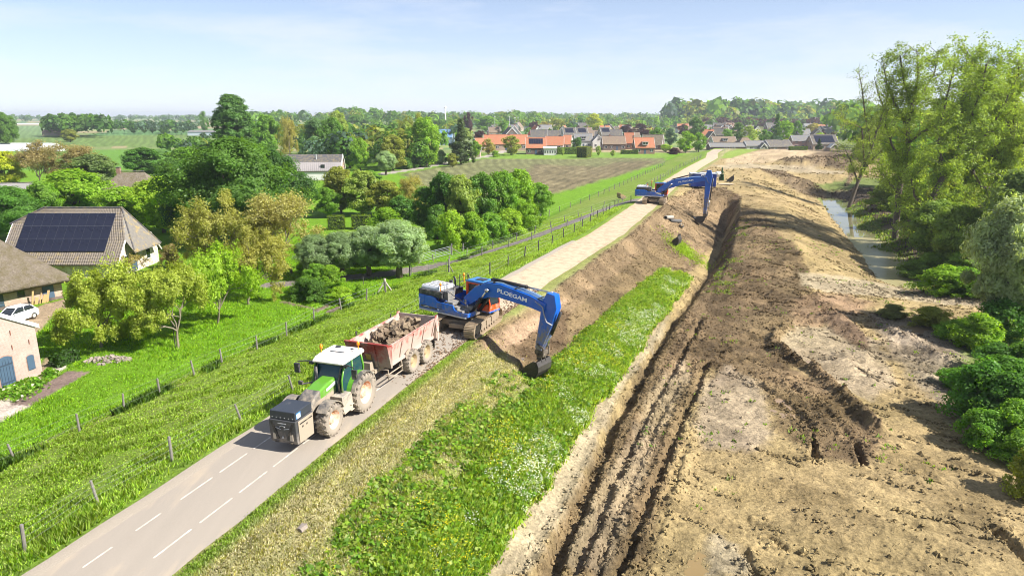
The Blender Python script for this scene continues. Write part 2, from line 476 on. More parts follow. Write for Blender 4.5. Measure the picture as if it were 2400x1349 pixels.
# ---- colour zones: base colour (rgb), relief type (0 grass, 1 soil), edge noise, softness, outline surveyed from the photograph
DRY = (.32, .285, .14); WEED = (.165, .24, .035); SAND = (.345, .258, .128); PALE = (.385, .312, .205); BROWN = (.205, .145, .078); CLAY = (.255, .178, .104)
ZONES = [
 # left of the dike: farmland
 ('pasture', (.105, .215, .03), 0, .6, .8, [(0, 352), (250, 350), (415, 350), (420, 398), (250, 400), (0, 400)]),
 ('crop_field', (.115, .175, .045), 0, .3, 1.5, [(150, 318), (560, 316), (560, 346), (0, 343), (0, 330)]),
 ('crop_field', (.10, .2, .07), 0, .3, 1.5, [(265, 306), (520, 302), (560, 315), (200, 318)]),
 ('stubble_field', (.34, .25, .16), .5, .3, 2, [(265, 299), (480, 297), (500, 301), (265, 305)]),
 ('crop_field', (.13, .2, .08), 0, .3, 2, [(40, 296), (150, 294), (150, 318), (0, 330), (0, 310)]),
 ('ploughed_field', (.19, .195, .085), .55, 1.5, 3.5, [(940, 408), (1150, 370), (1556, 371), (1562, 378), (1480, 402), (1288, 456), (1150, 470), (1000, 450)]),
 ('ploughed_field', (.215, .18, .098), .8, 2.5, 5, [(1250, 385), (1420, 392), (1470, 386), (1300, 450), (1200, 440)]),
 ('ploughed_field', (.2, .165, .09), .8, 2.0, 4, [(1440, 380), (1545, 376), (1480, 402), (1330, 445), (1290, 455), (1280, 440)]),
 ('garden_lawn', (.15, .245, .035), 0, .6, .8, [(1130, 360), (1560, 357), (1570, 366), (1540, 371), (1140, 371)]),
 ('garden_lawn', (.15, .25, .02), 0, .4, .5, [(800, 535), (880, 530), (930, 545), (890, 565), (780, 560)]),
 ('farmyard', (.34, .255, .165), .35, .3, .4, [(-60, 770), (30, 745), (105, 712), (155, 700), (180, 712), (120, 742), (95, 775), (60, 800)]),
 ('farmyard', (.32, .24, .15), .35, .2, .3, [(90, 872), (105, 838), (165, 828), (185, 838), (150, 858), (100, 888)]),
 ('gravel_strip', (.52, .44, .38), .3, .2, .2, [(-30, 950), (95, 882), (150, 855), (160, 860), (100, 892), (20, 940), (70, 952), (0, 990), (-30, 1000)]),
 ('brick_path', (.20, .145, .125), .2, .06, .1, [(22, 948), (70, 952), (212, 871), (160, 869)]),
 ('vegetable_bed', (.2, .15, .11), .6, .1, .15, [(655, 708), (668, 706), (735, 722), (722, 725)]),
 ('vegetable_bed', (.2, .15, .11), .6, .1, .15, [(733, 728), (773, 712), (782, 716), (745, 732)]),
 ('vegetable_bed', (.2, .15, .11), .6, .1, .15, [(762, 731), (795, 717), (803, 720), (775, 735)]),
 # right of the dike: river side
 ('earthworks', SAND, .62, .5, .8, [(1140, 1349), (1210, 1500), (2900, 1500), (2700, 1200), (2420, 1130), (2330, 1020), (2230, 930), (2200, 830), (2260, 800), (2330, 745), (2330, 700), (2150, 680), (2085, 665), (2000, 560), (1920, 470), (1895, 440), (1990, 420), (2400, 400), (2400, 352), (1990, 352), (1850, 349), (1740, 352), (1690, 372), (1655, 395), (1600, 432), (1550, 482), (1470, 549), (1290, 690), (1160, 765), (1100, 812), (1180, 830), (1330, 860), (1560, 625), (1600, 640), (1470, 870), (1330, 1020), (1210, 1210)]),
 ('earthworks', CLAY, 1, .45, .6, [(1110, 805), (1195, 760), (1290, 690), (1400, 605), (1480, 545), (1545, 487), (1580, 462), (1630, 440), (1700, 440), (1740, 462), (1690, 560), (1600, 655), (1560, 625), (1460, 720), (1340, 850), (1240, 880), (1180, 830)]),
 ('earthworks', BROWN, 1, .35, .4, [(1215, 830), (1260, 790), (1330, 740), (1480, 615), (1560, 560), (1610, 560), (1600, 640), (1560, 622), (1470, 700), (1340, 845), (1250, 875)]),
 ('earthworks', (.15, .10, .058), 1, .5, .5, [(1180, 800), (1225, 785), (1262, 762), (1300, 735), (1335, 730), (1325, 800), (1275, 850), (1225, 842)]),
 ('earthworks', (.36, .245, .16), .62, .3, .4, [(1120, 820), (1160, 790), (1290, 720), (1330, 700), (1300, 745), (1240, 790), (1210, 815), (1170, 830)]),
 ('earthworks', BROWN, 1, .7, .9, [(1235, 1349), (1480, 895), (1560, 790), (1650, 650), (1700, 560), (1745, 480), (1790, 500), (1840, 560), (1880, 600), (1900, 650), (1890, 720), (1850, 765), (1805, 800), (1830, 850), (1940, 905), (2010, 965), (2090, 1050), (2020, 1092), (1930, 1075), (1900, 1050), (1810, 1010), (1830, 960), (1790, 930), (1770, 890), (1655, 862), (1620, 960), (1560, 1130), (1515, 1349)]),
 ('earthworks', (.305, .235, .145), 1, .5, .6, [(1300, 1349), (1420, 1130), (1540, 900), (1600, 840), (1620, 880), (1560, 1000), (1470, 1200), (1430, 1349)]),
 ('earthworks', (.33, .225, .13), 1, .8, 1.2, [(1880, 690), (1990, 690), (2050, 720), (1980, 755), (1900, 770), (1850, 760)]),
 ('earthworks', PALE, .62, .5, .7, [(1870, 640), (1980, 648), (2080, 668), (2190, 690), (2330, 712), (2320, 725), (2100, 700), (1960, 690), (1880, 670)]),
 ('earthworks', PALE, .62, .35, .4, [(1130, 1349), (1215, 1200), (1340, 1010), (1460, 880), (1545, 760), (1575, 730), (1545, 800), (1465, 905), (1380, 1080), (1245, 1349)]),
 ('earthworks', PALE, .62, .5, .6, [(1650, 1349), (1680, 1260), (1745, 1285), (1760, 1349)]),
 ('earthworks', (.36, .28, .19), .62, .6, .9, [(1650, 900), (1700, 860), (1780, 900), (1790, 960), (1810, 1020), (1760, 1060), (1660, 1050), (1620, 1010)]),
 ('earthworks', (.36, .285, .185), .62, .6, .7, [(1850, 770), (1960, 770), (2060, 800), (2100, 900), (2040, 940), (1960, 910), (1860, 840), (1815, 810)]),
 ('earthworks', (.36, .29, .2), 1, 1.0, 1.5, [(2040, 740), (2210, 760), (2260, 830), (2230, 930), (2330, 1040), (2250, 1000), (2130, 880), (2060, 800)]),
 ('earthworks', (.215, .155, .095), 1, .8, 1.0, [(1770, 395), (1830, 397), (1900, 432), (1940, 455), (1980, 440), (1990, 400), (1840, 384), (1815, 376), (1880, 365), (1930, 352), (1990, 350), (2000, 420), (1970, 465), (1900, 462), (1800, 412)]),
 ('earthworks', PALE, .62, .7, 1.0, [(1665, 388), (1760, 384), (1860, 390), (1980, 403), (1980, 410), (1840, 400), (1700, 396)]),
 ('earthworks', (.46, .35, .22), .62, 1, 2, [(1700, 374), (1760, 357), (1900, 351), (1930, 354), (1870, 370), (1800, 382), (1700, 386)]),
 ('earthworks', BROWN, 1, .5, .4, [(1852, 762), (1806, 792), (1800, 822), (1855, 856), (1915, 892), (1955, 930), (2000, 968), (2058, 1028), (2072, 1018), (2012, 946), (1970, 908), (1925, 870), (1868, 836), (1826, 814), (1830, 798), (1862, 774)]),
 ('earthworks', (.19, .13, .08), 1, .6, .6, [(1930, 740), (1965, 738), (2010, 770), (2040, 800), (2030, 830), (1985, 800), (1940, 772)]),
 ('dike_grass', (.2, .27, .05), 0, .5, .6, [(1688, 372), (1700, 358), (1800, 346), (1850, 347), (1760, 356), (1715, 370)]),
 ('riverbank', (.15, .115, .075), .8, .8, .8, [(1950, 462), (2010, 480), (2100, 560), (2085, 620), (2110, 665), (2160, 690), (2330, 700), (2500, 640), (2500, 470), (2000, 440)]),
 ('weed_strip', (.2, .25, .06), 0, 1.0, 1.4, [(1584, 584), (1600, 570), (1618, 584), (1624, 600), (1608, 604)]),
]
_zw = []
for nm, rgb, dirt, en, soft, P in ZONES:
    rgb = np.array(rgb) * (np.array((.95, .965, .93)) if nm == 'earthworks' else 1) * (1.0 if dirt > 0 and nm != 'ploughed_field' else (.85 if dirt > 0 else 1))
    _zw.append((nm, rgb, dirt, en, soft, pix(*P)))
LANE = [tuple(at(*p)[:2]) for p in [(640, 668), (800, 652), (880, 645), (955, 634), (1035, 621), (1130, 595), (1250, 556), (1350, 517), (1440, 482), (1490, 468)]]
DRIVE = [tuple(at(*p)[:2]) for p in [(840, 420), (900, 407), (960, 398), (1040, 383), (1085, 375), (1140, 367), (1190, 352)]]

def weed_mask(X, Y):
    s, u = su(X, Y)
    e = 0.9 * (fbm(X * .5, Y * .5, 31, 3) - .5)
    lo = np.interp(s, [-20, 22, 27, 40, 75, 80], [4.4, 4.8, 6.4, 7.2, 8.4, 9.5]) + e
    hi = np.interp(s, [-20, 0, 20, 45, 75], [9.6, 9.7, 10.4, 10.9, 10.9]) + e
    return smooth(-.25, .25, u - lo) * smooth(-.3, .3, hi - u) * (1 - smooth(61, 66, s + 2 * fbm(X * .4, Y * .4, 39, 2)))

def surface(X, Y):
    """colour (n,3), soil amount, zone id per point"""
    s, u = su(X, Y)
    n = X.shape[0]
    c = np.empty((n, 3)); soil = np.zeros(n); zid = np.zeros(n, int)
    big = fbm(X * .11, Y * .11, 3, 4); mid = fbm(X * .6, Y * .6, 5, 4); fine = fbm(X * 2.3, Y * 2.3, 9, 3)
    names = ['meadow', 'lush_grass', 'roadside_verge', 'riverbank']
    g1 = np.array((.168, .25, .03)); g2 = np.array((.12, .235, .012)); g3 = np.array((.225, .25, .07))
    # sheep grazed slope on the left, lush grass below it
    low = smooth(-16.0, -17.2, u + 1.0 * (mid - .5))
    c[:] = g1
    t = smooth(.42, .66, big * .5 + mid * .5)[:, None]
    c = c * (1 - .5 * t) + g3 * .5 * t
    c = c * (1 - low[:, None]) + g2 * low[:, None]
    zid[low > .5] = 1
    strip = (smooth(-15.2, -16.2, u) * smooth(-18.2, -17.0, u))[:, None] * (s < 75)[:, None] * .75    # pale worn strip beside the lower fence
    c = c * (1 - strip) + np.array((.25, .245, .08)) * strip
    vl = smooth(-5.4, -4.4, u + .8 * (mid - .5)) * smooth(-2.2, -2.6, u)
    c = c * (1 - .6 * vl[:, None]) + np.array((.135, .225, .025)) * .6 * vl[:, None]
    # right of the road
    r = u > 0
    v = smooth(2.0, 2.4, u)
    c[r] = np.array((.22, .235, .07)); zid[r] = 2
    dry = (smooth(2.5, 3.0, u) * smooth(5.6, 4.8, u + 1.2 * (mid - .5)))[:, None]
    c = c * (1 - dry * .9) + np.array(DRY) * dry * .9
    band = smooth(.5, .62, fbm(X * .9 + u, Y * .4, 71, 3))[:, None] * dry
    c = c * (1 - .45 * band) + np.array((.16, .17, .06)) * .45 * band
    thin = (smooth(4.6, 5.6, u) * smooth(9, 7.5, u) * smooth(.46, .6, fbm(X * .8, Y * .8, 77, 3)))[:, None]
    c = c * (1 - .75 * thin) + np.array((.25, .2, .12)) * .75 * thin
    far_r = u > 30
    c[far_r] = np.array((.13, .16, .045)); zid[far_r] = 3
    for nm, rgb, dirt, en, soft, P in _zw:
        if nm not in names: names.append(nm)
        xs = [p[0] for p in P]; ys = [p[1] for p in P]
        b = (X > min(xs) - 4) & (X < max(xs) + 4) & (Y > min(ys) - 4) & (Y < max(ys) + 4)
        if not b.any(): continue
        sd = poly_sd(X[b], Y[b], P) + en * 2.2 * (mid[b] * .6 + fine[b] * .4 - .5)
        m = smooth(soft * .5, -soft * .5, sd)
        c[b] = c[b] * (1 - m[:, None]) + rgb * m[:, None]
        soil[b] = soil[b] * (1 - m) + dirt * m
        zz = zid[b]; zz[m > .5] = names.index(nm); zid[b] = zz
    w = weed_mask(X, Y)
    gaps = smooth(.50, .64, fbm(X * .75, Y * .75, 41, 3)) * .7
    wm = w * (1 - gaps)
    c = c * (1 - wm[:, None]) + np.array(WEED) * wm[:, None]
    soil = soil * (1 - wm)
    if 'weed_strip' not in names: names.append('weed_strip')
    zid[w > .5] = names.index('weed_strip')
    # farm tracks
    d = poly_dist(X, Y, LANE); m = smooth(1.55, 1.25, d + .3 * (fine - .5))
    c = c * (1 - m[:, None]) + np.array((.20, .17, .155)) * m[:, None]; soil = soil * (1 - m) + .25 * m
    names.append('farm_lane'); zid[m > .5] = len(names) - 1
    d = poly_dist(X, Y, DRIVE); m = smooth(2.4, 1.9, d)
    c = c * (1 - m[:, None]) + np.array((.34, .3, .27)) * m[:, None]; soil = soil * (1 - m) + .1 * m
    names.append('driveway'); zid[m > .5] = len(names) - 1
    # natural colour variation of soil: damp and dry patches
    dm = smooth(.40, .62, fbm(X * .35, Y * .35, 51, 5, .6))
    k = 1 - soil * .36 * dm
    c = c * k[:, None]
    streak = fbm((X * NX + Y * NY) * 1.3, (X * DX + Y * DY) * .22, 57, 4)
    c = c * (1 + soil * .5 * (streak - .5))[:, None]
    tone = smooth(.38, .62, fbm(X * .13 + 7, Y * .13, 131, 3))[:, None] * (soil * (u > 13))[:, None]
    c = c * (1 - tone) + c * np.array((1.0, .972, 1.03)) * tone
    ga, gb = X * .80 - Y * .60, X * .60 + Y * .80
    go = smooth(.60, .72, fbm(ga * .38, gb * 1.9, 117, 3, .55)) * smooth(.40, .55, fbm(X * .21, Y * .21, 119, 3)) * soil * (u > 14)
    c = c * (1 - .42 * go)[:, None]
    wet = smooth(.56, .66, fbm(X * .28 + 40, Y * .28, 121, 4)) * soil * (u > 14)
    c = c * (1 - .3 * wet)[:, None] * np.array((1, .985, .94)) ** wet[:, None]
    # furrows of ploughed and cropped fields
    fld = np.isin(zid, [names.index(q) for q in ('ploughed_field', 'crop_field')])
    fr = .5 + .5 * np.sin((X * .94 - Y * .34) * 2 * math.pi / 3.0 + 2 * big)
    c = np.where(fld[:, None], c * (0.80 + .40 * fr[:, None] * (.4 + 1.2 * mid[:, None])), c)
    far = Y > 330
    if far.any():
        patch = fbm(X / 170 + 3, Y / 60, 91, 2)
        pal = np.array([(.11, .19, .05), (.16, .2, .07), (.3, .24, .14), (.09, .17, .06), (.2, .25, .08)])
        idx = np.clip((patch * 8).astype(int) - 1, 0, 4)
        f = far & (zid < 2)
        c[f] = pal[idx[f]]
    c *= (0.86 + .28 * mid)[:, None]
    return c, soil, zid, names

def ground_z(X, Y, soil=None):
    z = zbase(X, Y)
    s, u = su(X, Y)
    road = smooth(3.0, 2.3, np.abs(u)) * (s < 300)
    if soil is None: soil = np.where((u > 11) & (u < 40) & (s > -30) & (s < 240), 1.0, 0.2)
    near = 1 - smooth(200, 330, Y)
    a = .035 + .16 * soil
    z = z + (1 - road) * near * (a * (fbm(X * .7, Y * .7, 11, 4, .55) - .5) * 1.6 + (.02 + .10 * soil) * (fbm(X * 2.6, Y * 2.6, 15, 3, .6) - .5))
    z = z + (1 - road) * near * soil * .26 * np.maximum(0, fbm(X * 1.5, Y * 1.5, 19, 3, .6) - .56) * 2.2
    # cloddy broken soil and gouges dragged along the working direction
    rg = (1 - np.abs(2 * fbm(X * 1.25, Y * 1.25, 101, 3, .6) - 1)) ** 2
    rg2 = (1 - np.abs(2 * vnoise(X * 3.1, Y * 3.1, 107) - 1)) ** 2
    dark = smooth(.62, .48, fbm(X * .16, Y * .16, 113, 3))
    ga, gb = X * .80 - Y * .60, X * .60 + Y * .80
    go = smooth(.60, .72, fbm(ga * .38, gb * 1.9, 117, 3, .55)) * smooth(.40, .55, fbm(X * .21, Y * .21, 119, 3))
    z = z + (1 - road) * near * soil * (.10 * rg * (.35 + .65 * dark) + .05 * rg2 * dark - .11 * go * (u > 14))
    for x, y, r, h in BUMPS:
        b = (np.abs(X - x) < 2.5 * r) & (np.abs(Y - y) < 2.5 * r)
        if b.any():
            d2 = ((X[b] - x) ** 2 + (Y[b] - y) ** 2) / r ** 2
            z[b] += h * np.exp(-d2 * 1.3) * (.4 + 1.2 * fbm(X[b] * 1.4, Y[b] * 1.4, 23, 3, .6))
    for P, w, dep, rim in RUTS:
        xs = [p[0] for p in P]; ys = [p[1] for p in P]
        b = (X > min(xs) - 2) & (X < max(xs) + 2) & (Y > min(ys) - 2) & (Y < max(ys) + 2)
        if b.any():
            wob = w * (.35 + 1.3 * fbm(X[b] * 1.1, Y[b] * 1.1, 27, 3))
            d = poly_dist(X[b], Y[b], P) + .34 * (fbm(X[b] * 2.2, Y[b] * 2.2, 28, 3) - .5)
            z[b] += -dep * (1 - smooth(.55, 1.05, d / wob)) + rim * np.exp(-((d - wob * 1.6) / (w * .7)) ** 2) * (.3 + 1.4 * fbm(X[b] * 2, Y[b] * 2, 29, 3))
    for P, w, h in RIDGES:
        xs = [p[0] for p in P]; ys = [p[1] for p in P]
        b = (X > min(xs) - 3) & (X < max(xs) + 3) & (Y > min(ys) - 3) & (Y < max(ys) + 3)
        if b.any():
            d = poly_dist(X[b], Y[b], P)
            z[b] += h * np.exp(-(d / w) ** 2) * (.2 + 1.6 * fbm(X[b] * 1.7, Y[b] * 1.7, 33, 3, .6))
    for P, dp in PUDDLE_POLYS:
        xs = [p[0] for p in P]; ys = [p[1] for p in P]
        b = (X > min(xs) - 1.5) & (X < max(xs) + 1.5) & (Y > min(ys) - 1.5) & (Y < max(ys) + 1.5)
        if b.any():
            m = smooth(.5, -.25, poly_sd(X[b], Y[b], P))
            m = m * .82
            z[b] = z[b] * (1 - m) + (dp - .09) * m
    dl = poly_dist(X, Y, LANE)
    return z

PUDDLE_POLYS = []
_pud = [
 [(1790, 938), (1838, 934), (1850, 950), (1862, 985), (1815, 986)],
 [(1604, 1362), (1608, 1335), (1618, 1308), (1630, 1288), (1641, 1284), (1650, 1294), (1656, 1320), (1660, 1362)],
 [(2090, 758), (2150, 757), (2168, 775), (2130, 788), (2100, 778)],
 [(1868, 842), (1900, 842), (1912, 860), (1890, 862)],
 [(2180, 812), (2225, 830), (2200, 838)],
]
for P in _pud:
    W = pix(*P)
    zz = float(np.median([zbase(np.array([a]), np.array([b]))[0] for a, b in W]))
    PUDDLE_POLYS.append((W, zz))

def ground_material():
    m = bpy.data.materials.new('ground'); m.use_nodes = True
    N = m.node_tree.nodes; L = m.node_tree.links
    b = N['Principled BSDF']; b.inputs['Roughness'].default_value = .95; b.inputs['Specular IOR Level'].default_value = .15
    at_ = N.new('ShaderNodeAttribute'); at_.attribute_name = 'col'
    so = N.new('ShaderNodeAttribute'); so.attribute_name = 'soil'
    tc = N.new('ShaderNodeTexCoord')
    n1 = N.new('ShaderNodeTexNoise'); n1.inputs['Scale'].default_value = 5.5; n1.inputs['Detail'].default_value = 8; n1.inputs['Roughness'].default_value = .7
    n2 = N.new('ShaderNodeTexNoise'); n2.inputs['Scale'].default_value = 1.1; n2.inputs['Detail'].default_value = 6; n2.inputs['Roughness'].default_value = .65
    vo = N.new('ShaderNodeTexVoronoi'); vo.inputs['Scale'].default_value = 4.5
    for q in (n1, n2, vo): L.new(tc.outputs['Object'], q.inputs['Vector'])
    r1 = N.new('ShaderNodeMapRange'); r1.inputs['From Min'].default_value = .3; r1.inputs['From Max'].default_value = .7; r1.inputs['To Min'].default_value = .55; r1.inputs['To Max'].default_value = 1.42
    L.new(n1.outputs['Fac'], r1.inputs['Value'])
    r2 = N.new('ShaderNodeMapRange'); r2.inputs['From Min'].default_value = .3; r2.inputs['From Max'].default_value = .7; r2.inputs['To Min'].default_value = .8; r2.inputs['To Max'].default_value = 1.2
    L.new(n2.outputs['Fac'], r2.inputs['Value'])
    mu = N.new('ShaderNodeMath'); mu.operation = 'MULTIPLY'
    L.new(r1.outputs['Result'], mu.inputs[0]); L.new(r2.outputs['Result'], mu.inputs[1])
    vm = N.new('ShaderNodeVectorMath'); vm.operation = 'SCALE'
    L.new(at_.outputs['Color'], vm.inputs[0]); L.new(mu.outputs[0], vm.inputs['Scale'])
    L.new(vm.outputs[0], b.inputs['Base Color'])
    # relief: clods on soil, tufts on grass
    mh = N.new('ShaderNodeMix'); mh.data_type = 'FLOAT'
    L.new(so.outputs['Fac'], mh.inputs['Factor']); L.new(n1.outputs['Fac'], mh.inputs['A'])
    ad = N.new('ShaderNodeMath'); ad.operation = 'ADD'
    L.new(n1.outputs['Fac'], ad.inputs[0]); L.new(n2.outputs['Fac'], ad.inputs[1])
    L.new(ad.outputs[0], mh.inputs['B'])
    bp = N.new('ShaderNodeBump'); bp.inputs['Strength'].default_value = .9; bp.inputs['Distance'].default_value = .16
    L.new(mh.outputs['Result'], bp.inputs['Height']); L.new(bp.outputs['Normal'], b.inputs['Normal'])
    return m

def build_ground():
    # fan shaped grid, finer near the road works, reaching the horizon
    ang = np.radians(np.concatenate([np.linspace(-180, -58, 24)[:-1], np.linspace(-58, -43, 14)[:-1], np.linspace(-43, 43, 640), np.linspace(43, 60, 14)[1:], np.linspace(60, 180, 24)[1:]]))
    rows = []
    r = 2.0
    while r < 9000:
        rows.append(r)
        if r < 15: r += 2.0
        else:
            dep = math.atan2(16.5, r)
            st = math.radians(.108) / math.sin(dep) ** 2 * 16.5 if dep > .0001 else 500   # about one and a half pixels of the scored picture
            st = max(.05, min(st, r * .2))
            if r < 140: st = min(st, .9)
            r += st
    rad = np.array(rows + [9500.0])
    A, R = np.meshgrid(ang, rad)
    X = (R * np.sin(A)).ravel(); Y = (R * np.cos(A)).ravel()
    print('ground verts', X.size, len(ang), len(rad))
    c, soil, zid, names = surface(X, Y)
    Z = ground_z(X, Y, soil)
    # earth curvature is nothing here; keep the far plain level
    na = len(ang); nr = len(rad)
    i, j = np.meshgrid(np.arange(nr - 1), np.arange(na - 1), indexing='ij')
    q = np.stack([i * na + j, i * na + j + 1, (i + 1) * na + j + 1, (i + 1) * na + j], -1).reshape(-1, 4)
    V = np.stack([X, Y, Z], 1)
    # vertex normals from the whole sheet so zone borders do not show
    P = V.reshape(nr, na, 3)
    gu = np.gradient(P, axis=0); gv = np.gradient(P, axis=1)
    nrm = np.cross(gv, gu); nrm /= np.linalg.norm(nrm, axis=2, keepdims=True) + 1e-9
    nrm = nrm.reshape(-1, 3); nrm[nrm[:, 2] < 0] *= -1
    fz = zid[q].astype(int)
    fz = np.sort(fz, axis=1)[:, 1]
    gm = ground_material()
    out = {}
    for k, nm in enumerate(names):
        fs = q[fz == k]
        if len(fs) == 0: continue
        uq, inv = np.unique(fs, return_inverse=True)
        me = np_mesh(nm, V[uq], inv.reshape(-1, 4), gm, smooth=True)
        a = me.attributes.new('col', 'FLOAT_COLOR', 'POINT')
        a.data.foreach_set('color', np.concatenate([c[uq], np.ones((len(uq), 1))], 1).astype(np.float32).ravel())
        a = me.attributes.new('soil', 'FLOAT', 'POINT')
        a.data.foreach_set('value', soil[uq].astype(np.float32))
        me.normals_split_custom_set_from_vertices(nrm[uq])
        o = mobj(nm, me); tag(o, kind='structure')
        out[nm] = o
    return out
ground = build_ground()

# ---- water
def water_mat(name, rgb, rough=.03):
    m = bpy.data.materials.new(name); m.use_nodes = True
    N = m.node_tree.nodes; L = m.node_tree.links
    b = N['Principled BSDF']; b.inputs['Base Color'].default_value = (*rgb, 1); b.inputs['Roughness'].default_value = rough
    b.inputs['IOR'].default_value = 1.33
    tc = N.new('ShaderNodeTexCoord'); nz = N.new('ShaderNodeTexNoise'); nz.inputs['Scale'].default_value = 2.2; nz.inputs['Detail'].default_value = 3
    bp = N.new('ShaderNodeBump'); bp.inputs['Strength'].default_value = .05; bp.inputs['Distance'].default_value = .02
    L.new(tc.outputs['Object'], nz.inputs['Vector']); L.new(nz.outputs['Fac'], bp.inputs['Height']); L.new(bp.outputs['Normal'], b.inputs['Normal'])
    mx = N.new('ShaderNodeMix'); mx.data_type = 'RGBA'
    n2 = N.new('ShaderNodeTexNoise'); n2.inputs['Scale'].default_value = .35; n2.inputs['Detail'].default_value = 4
    L.new(tc.outputs['Object'], n2.inputs['Vector'])
    mx.inputs['A'].default_value = (*[c * .8 for c in rgb], 1); mx.inputs['B'].default_value = (*[c * 1.2 for c in rgb], 1)
    L.new(n2.outputs['Fac'], mx.inputs['Factor']); L.new(mx.outputs['Result'], b.inputs['Base Color'])
    return m
wm = water_mat('creek water', (.16, .15, .08))
for nm, s_a, s_b, wmt in (('creek_shallows', 68, 108, water_mat('muddy shallows', (.30, .262, .135), .28)), ('creek', 108, 170, wm)):
    vs = []; n = 30
    for i in range(n):
        s = s_a + (s_b - s_a) * i / (n - 1)
        for u in (28.5, 38.5): vs.append((*xy(s, u), -5.02))
    me = np_mesh(nm, vs, [(2 * i, 2 * i + 1, 2 * i + 3, 2 * i + 2) for i in range(n - 1)], wmt)
    tag(mobj(nm, me), kind='structure')
pm = [water_mat('muddy puddle', (.25, .175, .11), .12), water_mat('ochre puddle', (.22, .155, .07), .1)]
for k, (P, zz) in enumerate(PUDDLE_POLYS):
    cx = sum(p[0] for p in P) / len(P); cy_ = sum(p[1] for p in P) / len(P)
    m = MB(); ring = []
    for i in range(len(P)):
        a, b = P[i], P[(i + 1) % len(P)]
        for t in (0, .25, .5, .75):
            x = a[0] + (b[0] - a[0]) * t; y = a[1] + (b[1] - a[1]) * t
            f = 1.22
            ring.append((cx + (x - cx) * f, cy_ + (y - cy_) * f, zz - .06))
    m.poly(ring)
    tag(m.build('puddle', pm[1 if k == 1 else 0]), kind='structure')

# ---- the dike road with its shoulder and lane dashes
def strip_mesh(name, u0, u1, s0, s1, z, step, mt, wob=0.0, seed=0, nu=2):
    ss = np.arange(s0, s1 + step, step)
    vs = []
    for i, s in enumerate(ss):
        for k in range(nu):
            t = k / (nu - 1)
            a = u0 + wob * (float(vnoise(np.array([s * .5]), np.array([seed + .5]), 61)[0]) - .5); b = u1 + wob * (float(vnoise(np.array([s * .5]), np.array([seed + 9.5]), 63)[0]) - .5)
            X, Y = xy(s, a + (b - a) * t)
            vs.append((X, Y, z + .03 * (1 - (2 * t - 1) ** 2)))
    f = [(i * nu + k, i * nu + k + 1, (i + 1) * nu + k + 1, (i + 1) * nu + k) for i in range(len(ss) - 1) for k in range(nu - 1)]
    return np_mesh(name, vs, f, mt, smooth=True)

